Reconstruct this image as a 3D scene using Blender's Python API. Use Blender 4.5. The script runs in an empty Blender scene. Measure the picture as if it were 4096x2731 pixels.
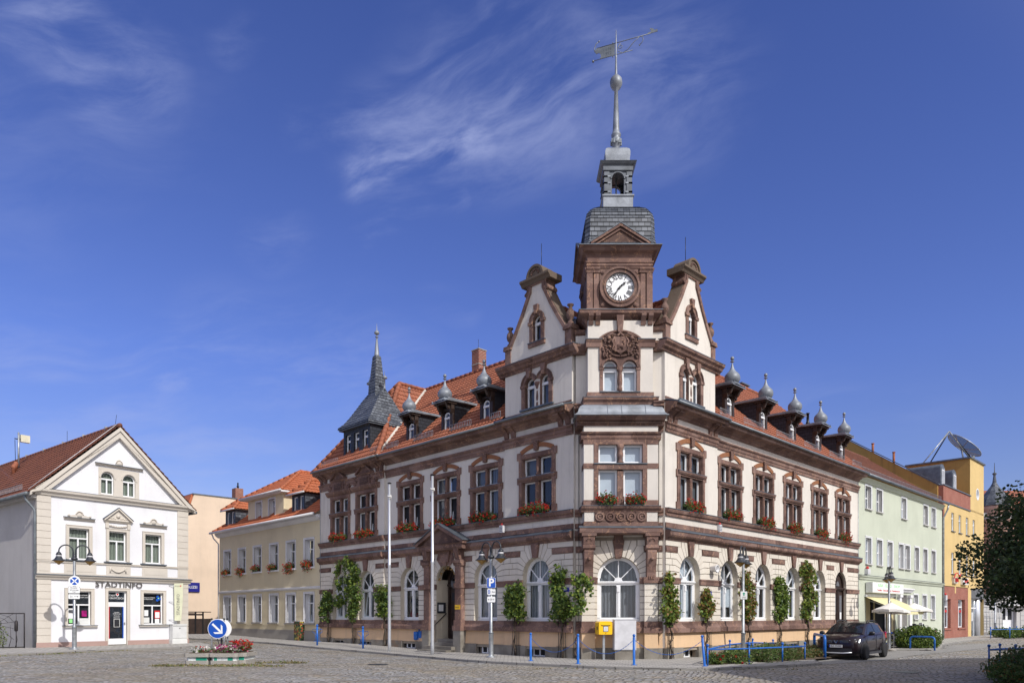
import bpy, bmesh, math, random
from mathutils import Matrix, Vector
from math import sin, cos, pi, radians, atan2, sqrt, hypot
R = random.Random(7)
scn = bpy.context.scene
C = scn.collection
# ---------------------------------------------------------------- camera
cam = bpy.data.cameras.new('camera'); camo = bpy.data.objects.new('camera', cam); C.objects.link(camo)
camo.location = (0, 0, 1.65); camo.rotation_euler = (pi/2, 0, 0)
cam.sensor_width = 36; cam.lens = 36*2916/4096; cam.shift_y = (2460-1365.5)/4096
cam.clip_start = .1; cam.clip_end = 3000
scn.camera = camo
# ---------------------------------------------------------------- light
SUN_EL = radians(39.5); SUN_AZ = atan2(.62, -.78)
scn.view_settings.view_transform = 'Standard'; scn.view_settings.look = 'None'
scn.view_settings.exposure = 0.0; scn.view_settings.gamma = 1
w = bpy.data.worlds.new('World'); scn.world = w; w.use_nodes = True
nt = w.node_tree; nt.nodes.clear()
def nd(nt, t, **k):
    n = nt.nodes.new(t)
    for a, b in k.items():
        if a.startswith('i_'):
            kk = a[2:]; n.inputs[int(kk) if kk.isdigit() else kk].default_value = b
        else: setattr(n, a, b)
    return n
def lk(nt, a, b): nt.links.new(a, b)
sky = nd(nt, 'ShaderNodeTexSky', sky_type='NISHITA', sun_disc=False, sun_elevation=SUN_EL, sun_rotation=SUN_AZ,
         air_density=1.0, dust_density=.3, ozone_density=2.5, altitude=100)
tc = nd(nt, 'ShaderNodeTexCoord')
sep = nd(nt, 'ShaderNodeSeparateXYZ'); lk(nt, tc.outputs['Generated'], sep.inputs[0])
el = nd(nt, 'ShaderNodeMapRange', i_1=0.0, i_2=.75); lk(nt, sep.outputs[2], el.inputs[0])
tint = nd(nt, 'ShaderNodeValToRGB'); lk(nt, el.outputs[0], tint.inputs[0])
e = tint.color_ramp.elements
e[0].position = 0; e[0].color = (1.22, 1.07, 1.22, 1); e[1].position = 1; e[1].color = (.90, .99, 1.84, 1)
x = tint.color_ramp.elements.new(.42); x.color = (1.10, 1.16, 1.96, 1)
mul = nd(nt, 'ShaderNodeMix', data_type='RGBA', blend_type='MULTIPLY', i_0=1.0)
lk(nt, sky.outputs[0], mul.inputs[6]); lk(nt, tint.outputs[0], mul.inputs[7])
# cirrus: streaky noise, gathered into a few patches placed by direction
def vmath(op, a, b=None):
    n = nd(nt, 'ShaderNodeVectorMath', operation=op)
    if hasattr(a, 'links'): lk(nt, a, n.inputs[0])
    else: n.inputs[0].default_value = a
    if b is not None:
        if hasattr(b, 'links'): lk(nt, b, n.inputs[1])
        else: n.inputs[1].default_value = b
    return n
def mth(nt, op, a, b=None, c=None, clamp=False):
    n = nd(nt, 'ShaderNodeMath', operation=op, use_clamp=clamp)
    for i, v in enumerate((a, b, c)):
        if v is None: continue
        if hasattr(v, 'links'): lk(nt, v, n.inputs[i])
        else: n.inputs[i].default_value = v
    return n.outputs[0]
nrm = vmath('NORMALIZE', tc.outputs['Generated'])
def sky_dir(fx, fy):
    v = Vector(((fx-2048)/2916, 1, (2460-fy)/2916)); return v.normalized()
warp = nd(nt, 'ShaderNodeTexNoise', i_Scale=3.0, i_Detail=3.0); lk(nt, nrm.outputs[0], warp.inputs['Vector'])
wsub = vmath('SUBTRACT', warp.outputs['Color'], (.5, .5, .5))
wsc = vmath('SCALE', wsub.outputs[0]); wsc.inputs['Scale'].default_value = .10
wp = vmath('ADD', nrm.outputs[0], wsc.outputs[0])
acc = None
# centre, second point along the streak, half length, half width, strength
for (x0, y0), (x1, y1), hw, st, ns in [((1470, 710), (1960, 580), .020, 1.0, 1), ((1600, 600), (2300, 440), .045, .62, 1), ((1850, 420), (2700, 330), .055, .42, 1), ((1180, 500), (1480, 500), .012, .4, 2), ((1380, 480), (1800, 380), .014, .5, 2),
                                    ((230, 60), (430, 300), .045, .62, 2), ((640, 1500), (760, 1520), .010, .85, 2), ((850, 1420), (1500, 1480), .05, .34, 1),
                                    ((1450, 990), (1850, 800), .010, .55, 2), ((-100, 1450), (500, 1550), .07, .34, 1), ((300, 1860), (1100, 1880), .05, .42, 1),
                                    ((3200, 1620), (3700, 1640), .03, .13, 1), ((2000, 80), (2150, 85), .014, .35, 2), ((1080, 980), (1180, 950), .02, .25, 1),
                                    ((880, 200), (960, 120), .014, .3, 2), ((1750, 1230), (1850, 1240), .014, .25, 1), ((0, 500), (300, 300), .09, .14, 1)]:
    a = sky_dir(x0, y0); b = sky_dir(x1, y1)
    ab = b-a; L2 = ab.length_squared
    pa = vmath('SUBTRACT', wp.outputs[0], tuple(a))
    dt = vmath('DOT_PRODUCT', pa.outputs[0], tuple(ab))
    h = mth(nt, 'DIVIDE', dt.outputs['Value'], L2, clamp=True)
    sc = vmath('SCALE', tuple(ab)); lk(nt, h, sc.inputs['Scale'])
    df = vmath('SUBTRACT', pa.outputs[0], sc.outputs[0])
    ln = vmath('LENGTH', df.outputs[0])
    f = nd(nt, 'ShaderNodeMapRange', interpolation_type='SMOOTHSTEP', i_1=hw*2.2, i_2=0.0, i_3=0.0, i_4=st); lk(nt, ln.outputs['Value'], f.inputs[0])
    acc = f.outputs[0] if acc is None else mth(nt, 'MAXIMUM', acc, f.outputs[0])
mp = nd(nt, 'ShaderNodeMapping'); mp.vector_type = 'TEXTURE'; mp.inputs['Rotation'].default_value = (0, radians(-12), 0); mp.inputs['Scale'].default_value = (.22, .2, .055)
wsc2 = vmath('SCALE', wsub.outputs[0]); wsc2.inputs['Scale'].default_value = .13
wp2 = vmath('ADD', nrm.outputs[0], wsc2.outputs[0])
lk(nt, wp2.outputs[0], mp.inputs[0])
cn = nd(nt, 'ShaderNodeTexNoise', i_Scale=1.3, i_Detail=10.0, i_Roughness=.60, i_Distortion=.25); lk(nt, mp.outputs[0], cn.inputs['Vector'])
cr = nd(nt, 'ShaderNodeMapRange', interpolation_type='SMOOTHSTEP', i_1=.36, i_2=.74); lk(nt, cn.outputs['Fac'], cr.inputs[0])
cf = mth(nt, 'MULTIPLY', acc, cr.outputs[0]); cf = mth(nt, 'MULTIPLY', cf, .85, clamp=True)
cm = nd(nt, 'ShaderNodeMix', data_type='RGBA'); lk(nt, cf, cm.inputs[0]); lk(nt, mul.outputs[2], cm.inputs[6]); cm.inputs[7].default_value = (6.2, 7.0, 11.0, 1)
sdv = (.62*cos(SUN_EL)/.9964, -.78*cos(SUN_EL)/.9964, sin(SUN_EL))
gd = vmath('DOT_PRODUCT', nrm.outputs[0], sdv)          # pale sky glow added round the sun, behind the camera, as fill light
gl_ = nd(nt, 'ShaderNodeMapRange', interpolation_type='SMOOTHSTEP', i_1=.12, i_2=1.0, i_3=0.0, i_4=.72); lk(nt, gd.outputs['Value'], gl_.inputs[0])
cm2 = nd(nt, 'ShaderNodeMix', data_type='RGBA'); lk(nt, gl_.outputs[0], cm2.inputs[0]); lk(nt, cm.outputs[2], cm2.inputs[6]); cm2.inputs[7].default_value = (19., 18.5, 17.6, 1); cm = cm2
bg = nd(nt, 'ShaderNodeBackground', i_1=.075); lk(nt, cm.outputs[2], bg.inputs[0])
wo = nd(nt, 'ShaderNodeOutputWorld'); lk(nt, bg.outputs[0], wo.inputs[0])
sl = bpy.data.lights.new('sun', 'SUN'); so = bpy.data.objects.new('sun', sl); C.objects.link(so)
sl.energy = 3.7; sl.angle = radians(.53); sl.color = (1, .955, .89)
sd = Vector((.62*cos(SUN_EL)/.9964, -.78*cos(SUN_EL)/.9964, sin(SUN_EL)))
so.rotation_euler = sd.to_track_quat('Z', 'Y').to_euler(); so.location = sd*200

# ---------------------------------------------------------------- materials
def newmat(name):
    m = bpy.data.materials.new(name); m.use_nodes = True
    n = m.node_tree; b = n.nodes['Principled BSDF']; return m, n, b
def coords(n, kind='Object', scale=None):
    t = nd(n, 'ShaderNodeTexCoord'); o = t.outputs[kind]
    if scale:
        mp = nd(n, 'ShaderNodeMapping'); mp.inputs['Scale'].default_value = scale; lk(n, o, mp.inputs[0]); o = mp.outputs[0]
    return o
def mixc(n, fac, a, b, mode='MIX'):
    x = nd(n, 'ShaderNodeMix', data_type='RGBA', blend_type=mode)
    for i, v in ((0, fac), (6, a), (7, b)):
        if hasattr(v, 'links'): lk(n, v, x.inputs[i])
        else: x.inputs[i].default_value = v if i == 0 else (*v, 1) if len(v) == 3 else v
    return x.outputs[2]
def noise(n, co, scale, detail=4, rough=.55, dist=0):
    x = nd(n, 'ShaderNodeTexNoise', i_Scale=scale, i_Detail=detail, i_Roughness=rough, i_Distortion=dist); lk(n, co, x.inputs['Vector']); return x.outputs['Fac']
def rng(n, v, a, b, c=0., d=1., smooth=True):
    x = nd(n, 'ShaderNodeMapRange', i_1=a, i_2=b, i_3=c, i_4=d)
    if smooth: x.interpolation_type = 'SMOOTHSTEP'
    lk(n, v, x.inputs[0]); return x.outputs[0]
def bump(n, b, h, dist, strength=1.):
    x = nd(n, 'ShaderNodeBump', i_Distance=dist, i_Strength=strength); lk(n, h, x.inputs['Height']); lk(n, x.outputs[0], b.inputs['Normal'])
def rgb(c, k): return tuple(min(1, v*k) for v in c)
def plain(name, col, rough=.6, metal=0., var=.12, vs=3., bs=0., bd=.004, spec=.5, coat=0):
    m, n, b = newmat(name); b.inputs['Roughness'].default_value = rough; b.inputs['Metallic'].default_value = metal
    b.inputs['Specular IOR Level'].default_value = spec
    if coat: b.inputs['Coat Weight'].default_value = coat; b.inputs['Coat Roughness'].default_value = .03
    co = coords(n)
    if var:
        f = noise(n, co, vs, 5); f = rng(n, f, .3, .7)
        lk(n, mixc(n, f, rgb(col, 1-var), rgb(col, 1+var)), b.inputs['Base Color'])
    else: b.inputs['Base Color'].default_value = (*col, 1)
    if bs: bump(n, b, noise(n, co, bs, 3), bd)
    return m
def stucco(name, col, stain=.25, grain=55, dirt=(.30, .27, .24), bd=.012):
    m, n, b = newmat(name); b.inputs['Roughness'].default_value = .92; b.inputs['Specular IOR Level'].default_value = .2
    co = coords(n)
    big = rng(n, noise(n, co, .5, 5, .6), .35, .75)
    c = mixc(n, big, rgb(col, 1.03), rgb(col, .90))
    st = noise(n, coords(n, 'Object', (2.6, 2.6, .20)), 1.3, 7, .7)
    c = mixc(n, mth(n, 'MULTIPLY', rng(n, st, .48, .80), stain), c, dirt)
    s2 = noise(n, co, 1.1, 6, .7); c = mixc(n, mth(n, 'MULTIPLY', rng(n, s2, .55, .75), stain*.6), c, rgb(dirt, 1.4))
    fine = noise(n, co, grain, 3, .6)
    c = mixc(n, mth(n, 'MULTIPLY', rng(n, fine, .3, .7), .18), c, rgb(col, .62))
    lk(n, c, b.inputs['Base Color']); bump(n, b, fine, bd)
    return m
def porphyry(name, k=1.):
    m, n, b = newmat(name); b.inputs['Roughness'].default_value = .82; b.inputs['Specular IOR Level'].default_value = .3
    co = coords(n)
    f = rng(n, noise(n, co, .9, 5, .6), .34, .68)
    c = mixc(n, f, rgb((.115, .066, .055), k), rgb((.205, .124, .102), k))
    # stone to stone change of tone (blocks about 0.7 m)
    v = nd(n, 'ShaderNodeTexVoronoi', i_Scale=1.5); v.distance = 'CHEBYCHEV'; lk(n, co, v.inputs['Vector'])
    sp = nd(n, 'ShaderNodeSeparateColor'); lk(n, v.outputs['Color'], sp.inputs[0])
    c = mixc(n, mth(n, 'MULTIPLY', rng(n, sp.outputs[0], .35, 1.), .65), c, rgb((.28, .185, .155), k))
    c = mixc(n, mth(n, 'MULTIPLY', rng(n, sp.outputs[1], .55, 1.), .6), c, rgb((.075, .044, .039), k))
    g = noise(n, co, 38, 4, .7)
    c = mixc(n, mth(n, 'MULTIPLY', rng(n, g, .45, .75), .35), c, rgb((.33, .20, .155), k))
    # pale and orange veins
    vn = noise(n, co, 1.7, 4, .55, 1.2); vv = mth(n, 'ABSOLUTE', mth(n, 'SUBTRACT', vn, .5))
    c = mixc(n, mth(n, 'MULTIPLY', rng(n, vv, .014, .0), .7), c, rgb((.46, .27, .17), k))
    lk(n, c, b.inputs['Base Color']); bump(n, b, g, .010)
    return m
def brickmat(name, c1, c2, mortar, bw=.24, bh=.075, mw=.012, rough=.85, off=.5, bd=.01, spec=.3, metal=0, offf=2):
    m, n, b = newmat(name); b.inputs['Roughness'].default_value = rough; b.inputs['Specular IOR Level'].default_value = spec; b.inputs['Metallic'].default_value = metal
    co = coords(n, 'UV')
    t = nd(n, 'ShaderNodeTexBrick', offset=off, offset_frequency=offf, i_Scale=1.0, i_5=mw, i_6=.1, i_7=0., i_8=bw, i_9=bh)
    t.inputs['Color1'].default_value = (*c1, 1); t.inputs['Color2'].default_value = (*c2, 1); t.inputs['Mortar'].default_value = (*mortar, 1)
    lk(n, co, t.inputs['Vector'])
    f = rng(n, noise(n, coords(n), 1.3, 5), .3, .7)
    c = mixc(n, mth(n, 'MULTIPLY', f, .35), t.outputs['Color'], rgb(c1, .6))
    lk(n, c, b.inputs['Base Color'])
    inv = mth(n, 'SUBTRACT', 1., t.outputs['Fac']); bump(n, b, inv, bd)
    return m
MT = {}
MT['cream'] = stucco('cream_roughcast', (.70, .655, .595), .38)
MT['block'] = stucco('cream_rusticated_block', (.72, .665, .58), .38, 40)
MT['mortar'] = plain('joint', (.30, .26, .21), .95)
MT['reveal'] = stucco('reveal_render', (.62, .55, .44), .2)
MT['peach'] = stucco('peach_plinth_render', (.72, .50, .31), .35)
MT['por'] = porphyry('porphyry_stone')
MT['pord'] = porphyry('porphyry_weathered', .68)
MT['porw'] = stucco('lichen_weathered_stone', (.15, .115, .09), .5, 30, (.09, .085, .06))
MT['arch'] = brickmat('orange_arch_brick', (.36, .15, .065), (.30, .12, .055), (.22, .12, .08), .075, .5, .012)
def stone():
    m, n, b = newmat('grey_base_stone'); b.inputs['Roughness'].default_value = .9
    co = coords(n); f = rng(n, noise(n, co, 1.1, 6, .6), .32, .7); c = mixc(n, f, (.12, .105, .085), (.27, .25, .215))
    r_ = rng(n, noise(n, co, .8, 4, .6, .5), .58, .72); c = mixc(n, mth(n, 'MULTIPLY', r_, .6), c, (.24, .12, .05))
    g = noise(n, co, 45, 3, .7); c = mixc(n, mth(n, 'MULTIPLY', g, .3), c, (.36, .33, .29)); lk(n, c, b.inputs['Base Color']); bump(n, b, g, .012); return m
MT['stone'] = stone()
MT['zinc'] = plain('zinc_sheet', (.215, .235, .265), .50, .25, .28, 2.2, 9, .004)
MT['leadd'] = plain('dark_weathered_zinc', (.10, .113, .132), .5, .2, .25, 3)
MT['lead'] = plain('lead_flashing', (.12, .14, .165), .5, .4, .2, 3)
MT['gutter'] = plain('gutter_zinc', (.16, .18, .20), .5, .3, .2, 3)
MT['white'] = plain('white_window_paint', (.80, .81, .83), .35, 0, .03, 3)
MT['whitewall'] = stucco('white_wall_paint', (.76, .765, .80), .26, 30, (.5, .47, .43), .004)
MT['beige'] = stucco('beige_trim_paint', (.60, .555, .495), .14, 30, (.4, .36, .3), .004)
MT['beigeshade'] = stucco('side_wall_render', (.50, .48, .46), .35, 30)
MT['pinkbase'] = stucco('pink_granite_base', (.42, .29, .26), .2, 60)
MT['kcream'] = stucco('yellow_cream_render', (.70, .61, .42), .18)
MT['kgrey'] = stucco('grey_base_render', (.33, .31, .28), .4)
MT['kwhite'] = stucco('white_reveal_paint', (.70, .70, .72), .25, 20)
MT['pale'] = stucco('pale_peach_wall', (.70, .56, .43), .2, 30)
MT['green'] = stucco('pale_green_render', (.52, .555, .455), .28, 45, (.36, .40, .30))
MT['yellow'] = stucco('yellow_render', (.63, .465, .215), .22, 45, (.45, .30, .10))
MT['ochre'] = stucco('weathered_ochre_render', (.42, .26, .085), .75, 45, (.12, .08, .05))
MT['pinkwall'] = stucco('pink_render', (.62, .38, .30), .2)
MT['greywall'] = stucco('pale_grey_render', (.55, .54, .53), .2)
MT['redbrick'] = brickmat('red_brick', (.34, .085, .055), (.28, .07, .05), (.42, .28, .22))
MT['chimbrick'] = brickmat('chimney_brick', (.30, .085, .05), (.24, .07, .045), (.42, .33, .28))
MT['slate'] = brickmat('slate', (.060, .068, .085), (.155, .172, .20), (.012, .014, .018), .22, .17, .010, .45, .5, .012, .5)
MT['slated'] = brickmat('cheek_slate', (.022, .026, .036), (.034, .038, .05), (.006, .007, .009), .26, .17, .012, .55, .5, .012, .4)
def tilemat(name, c1, c2, c3):
    m, n, b = newmat(name); b.inputs['Roughness'].default_value = .72; b.inputs['Specular IOR Level'].default_value = .35
    co = coords(n, 'UV', (1/.22, 1/.34, 1)); fl = nd(n, 'ShaderNodeVectorMath', operation='FLOOR'); lk(n, co, fl.inputs[0])
    wn = nd(n, 'ShaderNodeTexWhiteNoise', noise_dimensions='2D'); lk(n, fl.outputs[0], wn.inputs['Vector'])
    c = mixc(n, wn.outputs['Value'], c1, c2); c = mixc(n, mth(n, 'MULTIPLY', rng(n, wn.outputs['Value'], .80, .95), .45), c, rgb(c3, .8))
    f = rng(n, noise(n, coords(n), .8, 6, .65), .5, .72); c = mixc(n, mth(n, 'MULTIPLY', f, .55), c, c3)
    g = noise(n, coords(n), 30, 3); c = mixc(n, mth(n, 'MULTIPLY', g, .25), c, rgb(c1, .6)); lk(n, c, b.inputs['Base Color']); return m
MT['tile'] = tilemat('orange_roof_tile', (.33, .115, .062), (.27, .09, .05), (.15, .065, .04))
MT['tileb'] = tilemat('bright_roof_tile', (.46, .145, .065), (.38, .115, .05), (.25, .09, .045))
MT['tiled'] = tilemat('old_brown_roof_tile', (.19, .072, .042), (.15, .055, .036), (.09, .045, .032))
MT['wooddark'] = plain('dark_brown_wood', (.030, .016, .011), .55, 0, .3, 4, 12, .006)
MT['black'] = plain('black_metal', (.014, .014, .016), .4, .3, .1)
MT['iron'] = plain('dark_wrought_iron', (.035, .030, .032), .6, .4, .2)
MT['anth'] = plain('anthracite_paint', (.032, .036, .044), .4, .1, .1)
MT['galv'] = plain('galvanised_steel', (.36, .38, .40), .45, .6, .25, 6)
MT['alu'] = plain('satin_aluminium', (.60, .62, .66), .35, .5, .04)
MT['blue'] = plain('blue_paint', (.012, .12, .46), .38, 0, .15, 5)
MT['signblue'] = plain('sign_blue', (.005, .075, .42), .4, 0, .04)
MT['polblue'] = plain('police_blue', (.008, .012, .20), .4, 0, .03)
MT['signwhite'] = plain('sign_white', (.78, .79, .80), .4, 0, .04)
MT['ink'] = plain('dark_lettering', (.03, .03, .035), .5, 0, 0)
MT['lettergrey'] = plain('grey_metal_letters', (.13, .12, .115), .45, .3, .05)
MT['gold'] = plain('brass_letters', (.42, .27, .10), .4, .6, .1)
MT['yellowpost'] = plain('postal_yellow', (.86, .50, .01), .35, 0, .05)
MT['cab'] = plain('cabinet_grey', (.58, .58, .60), .5, 0, .12, 2.5)
MT['cabl'] = plain('cabinet_pale', (.66, .67, .66), .5, 0, .06)
MT['red'] = plain('red_paint', (.55, .02, .02), .4, 0, .05)
MT['amber'] = plain('amber_lamp_cover', (.34, .20, .05), .35, 0, .1)
MT['dial'] = plain('clock_dial_white', (.86, .87, .88), .35, 0, .02)
MT['conc'] = plain('washed_concrete', (.33, .31, .28), .95, 0, .3, 60, 90, .01)
MT['rubber'] = plain('tyre_rubber', (.014, .014, .015), .8, 0, .1)
MT['greenband'] = plain('green_band', (.01, .26, .17), .5, 0, .2, 8)
MT['whiteband'] = plain('worn_white_band', (.62, .66, .66), .5, 0, .25, 9)
MT['rim'] = plain('dark_grey_alloy', (.05, .05, .055), .35, .6, .05)
MT['chrome'] = plain('chrome', (.7, .7, .72), .12, 1, 0)
MT['plastic'] = plain('grey_black_plastic', (.032, .032, .038), .6, 0, .1)
MT['soil'] = plain('soil', (.09, .065, .04), .95, 0, .3, 8, 20, .03)
MT['lightgreen'] = plain('pale_green_lettering', (.30, .72, .28), .5, 0, 0)
MT['canvas'] = plain('yellow_awning_canvas', (.68, .62, .36), .8, 0, .06, 3)
MT['canvasst'] = plain('awning_stripe', (.56, .50, .27), .8, 0, .06)
MT['umbrella'] = plain('white_parasol_cloth', (.74, .72, .68), .85, 0, .06, 2)
MT['shopcream'] = plain('cream_shop_panel', (.62, .53, .30), .6, 0, .08)
MT['banner'] = plain('pale_green_banner', (.60, .61, .44), .7, 0, .08)
MT['tan'] = plain('tan_wood', (.40, .25, .12), .6, 0, .1)
MT['clothd'] = plain('dark_goods', (.03, .03, .05), .9, 0, .3)
MT['aerial'] = plain('aerial_panel', (.60, .56, .42), .6, 0, .1)
def carpaint():
    m, n, b = newmat('dark_aubergine_paint'); b.inputs['Base Color'].default_value = (.010, .0045, .0075, 1); b.inputs['Metallic'].default_value = 0
    b.inputs['Roughness'].default_value = .35; b.inputs['Coat Weight'].default_value = .55; b.inputs['Coat Roughness'].default_value = .05; b.inputs['Specular IOR Level'].default_value = .2; return m
MT['car'] = carpaint()
def glass(name, tintc=(.86, .91, .94), ior=1.65):
    m, n, b = newmat(name); n.nodes.remove(b)
    o = n.nodes['Material Output']; t = nd(n, 'ShaderNodeBsdfTransparent'); t.inputs[0].default_value = (*tintc, 1)
    g = nd(n, 'ShaderNodeBsdfGlossy', i_1=.015); g.inputs[0].default_value = (.93, .96, 1, 1)
    nz = noise(n, coords(n), .9, 2); bp = nd(n, 'ShaderNodeBump', i_Distance=.03, i_Strength=.25); lk(n, nz, bp.inputs['Height']); lk(n, bp.outputs[0], g.inputs['Normal'])
    ge = nd(n, 'ShaderNodeNewGeometry'); dp_ = nd(n, 'ShaderNodeVectorMath', operation='DOT_PRODUCT'); lk(n, ge.outputs['Normal'], dp_.inputs[0]); lk(n, ge.outputs['Incoming'], dp_.inputs[1])
    c1 = mth(n, 'SUBTRACT', 1., mth(n, 'ABSOLUTE', dp_.outputs['Value']), clamp=True); F0 = ((ior-1)/(ior+1))**2
    f_ = mth(n, 'MULTIPLY_ADD', mth(n, 'POWER', c1, 5.), 1-F0, F0); mx = nd(n, 'ShaderNodeMixShader'); lk(n, f_, mx.inputs[0]); lk(n, t.outputs[0], mx.inputs[1]); lk(n, g.outputs[0], mx.inputs[2]); lk(n, mx.outputs[0], o.inputs[0])
    return m
MT['glass'] = glass('window_glass')
MT['carglass'] = glass('car_glass', (.16, .18, .18), 1.6)
MT['dark'] = plain('dark_interior', (.020, .022, .028), .9, 0, .3, 1.5)
MT['grey'] = plain('grey_interior', (.11, .115, .125), .9, 0, .3, 1.5)
MT['blind'] = plain('pale_blind', (.55, .58, .62), .85, 0, .05)
def folds(name, c):
    m, n, b = newmat(name); b.inputs['Roughness'].default_value = .9
    co = coords(n); wv = nd(n, 'ShaderNodeTexWave', i_Scale=2.2, i_Distortion=1.8, i_Detail=2.0); wv.bands_direction = 'X'; lk(n, co, wv.inputs['Vector'])
    lk(n, mixc(n, wv.outputs['Fac'], rgb(c, .72), rgb(c, 1.1)), b.inputs['Base Color']); bump(n, b, wv.outputs['Fac'], .03); return m
MT['curtain'] = folds('grey_white_curtain', (.40, .41, .44))
MT['curtaind'] = folds('grey_curtain', (.16, .165, .185))
MT['curtg'] = folds('green_grey_vertical_blind', (.26, .28, .22))
def leafmat(name, c, tr=.35):
    m, n, b = newmat(name); b.inputs['Roughness'].default_value = .45; b.inputs['Specular IOR Level'].default_value = .35
    co = coords(n); f = rng(n, noise(n, co, 5, 3), .3, .7); cc = mixc(n, f, rgb(c, .7), rgb(c, 1.25)); lk(n, cc, b.inputs['Base Color'])
    t = nd(n, 'ShaderNodeBsdfTranslucent'); lk(n, cc, t.inputs[0]); mx = nd(n, 'ShaderNodeMixShader', i_0=tr)
    lk(n, b.outputs[0], mx.inputs[1]); lk(n, t.outputs[0], mx.inputs[2]); lk(n, mx.outputs[0], n.nodes['Material Output'].inputs[0]); return m
MT['lf1'] = leafmat('vine_leaf_green', (.15, .225, .045)); MT['lf2'] = leafmat('vine_leaf_dark', (.07, .125, .035)); MT['lf3'] = leafmat('vine_leaf_yellow_green', (.24, .29, .05))
MT['lf4'] = leafmat('leaf_rust', (.24, .14, .05)); MT['lf5'] = leafmat('geranium_leaf', (.11, .16, .05)); MT['lfd'] = leafmat('maple_leaf_dark', (.045, .070, .026), .25); MT['lfd2'] = leafmat('maple_leaf_mid', (.075, .105, .035), .25)
MT['petr'] = leafmat('red_petal', (.52, .022, .018), .3); MT['pet2'] = leafmat('magenta_petal', (.42, .015, .20), .3); MT['petw'] = leafmat('white_petal', (.75, .72, .68), .3); MT['petp'] = leafmat('pink_petal', (.65, .20, .28), .3)
MT['bark'] = plain('bark', (.075, .055, .040), .95, 0, .3, 8, 25, .02)
MT['dry'] = leafmat('dry_grass', (.25, .21, .10), .3)
def cobble():
    m, n, b = newmat('granite_setts'); b.inputs['Roughness'].default_value = .78; b.inputs['Specular IOR Level'].default_value = .45
    t = nd(n, 'ShaderNodeTexCoord'); o = t.outputs['UV']
    dn = nd(n, 'ShaderNodeTexNoise', i_Scale=.35, i_Detail=2.0); lk(n, o, dn.inputs['Vector'])
    s1 = nd(n, 'ShaderNodeVectorMath', operation='SUBTRACT'); lk(n, dn.outputs['Color'], s1.inputs[0]); s1.inputs[1].default_value = (.5, .5, .5)
    s2 = nd(n, 'ShaderNodeVectorMath', operation='SCALE', i_Scale=1.6); lk(n, s1.outputs[0], s2.inputs[0])
    s3 = nd(n, 'ShaderNodeVectorMath', operation='ADD'); lk(n, o, s3.inputs[0]); lk(n, s2.outputs[0], s3.inputs[1])
    mp = nd(n, 'ShaderNodeMapping'); mp.inputs['Scale'].default_value = (5.0, 7.2, 1); mp.inputs['Rotation'].default_value = (0, 0, .3); lk(n, s3.outputs[0], mp.inputs[0])
    v = nd(n, 'ShaderNodeTexVoronoi', i_Scale=1.0); v.inputs['Randomness'].default_value = .55; v.voronoi_dimensions = '2D'; lk(n, mp.outputs[0], v.inputs['Vector'])
    ve = nd(n, 'ShaderNodeTexVoronoi', i_Scale=1.0); ve.feature = 'DISTANCE_TO_EDGE'; ve.voronoi_dimensions = '2D'; ve.inputs['Randomness'].default_value = .55; lk(n, mp.outputs[0], ve.inputs['Vector'])
    sp = nd(n, 'ShaderNodeSeparateColor'); lk(n, v.outputs['Color'], sp.inputs[0])
    c = mixc(n, sp.outputs[0], (.19, .185, .18), (.45, .44, .43))
    c = mixc(n, mth(n, 'MULTIPLY', rng(n, sp.outputs[1], .7, 1.), .7), c, (.40, .31, .21))
    c = mixc(n, mth(n, 'MULTIPLY', rng(n, sp.outputs[2], .8, 1.), .6), c, (.10, .105, .115))
    pz = rng(n, noise(n, o, .16, 6, .7), .40, .62); c = mixc(n, mth(n, 'MULTIPLY', pz, .50), c, (.33, .265, .175))
    pz3 = rng(n, noise(n, coords(n, 'UV', (.5, 1.4, 1)), .45, 6, .75), .44, .60); c = mixc(n, mth(n, 'MULTIPLY', pz3, .30), c, (.43, .43, .43))
    pz2 = rng(n, noise(n, o, .55, 5, .7), .52, .7); c = mixc(n, mth(n, 'MULTIPLY', pz2, .38), c, (.20, .16, .10))
    jt = rng(n, ve.outputs['Distance'], .02, .15)
    c = mixc(n, jt, mixc(n, rng(n, noise(n, o, .9, 4), .42, .6), (.060, .050, .038), (.115, .10, .05)), c)
    lk(n, c, b.inputs['Base Color'])
    h = mth(n, 'ADD', rng(n, ve.outputs['Distance'], .0, .32), mth(n, 'MULTIPLY', noise(n, o, 30, 3), .35)); h = mth(n, 'ADD', h, mth(n, 'MULTIPLY', sp.outputs[1], .5))
    bump(n, b, h, .028); return m
MT['cobble'] = cobble()
MT['paver'] = brickmat('concrete_pavers', (.43, .41, .38), (.36, .345, .32), (.13, .12, .11), .30, .30, .012, .9, .5, .01)
MT['paver2'] = brickmat('smooth_small_pavers', (.34, .33, .315), (.29, .285, .275), (.16, .15, .14), .2, .1, .01, .9, .5, .006)
MT['kerb'] = brickmat('kerb_stone', (.27, .26, .245), (.21, .20, .19), (.05, .045, .04), 1.0, .5, .02, .9, 0, .01)

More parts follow.
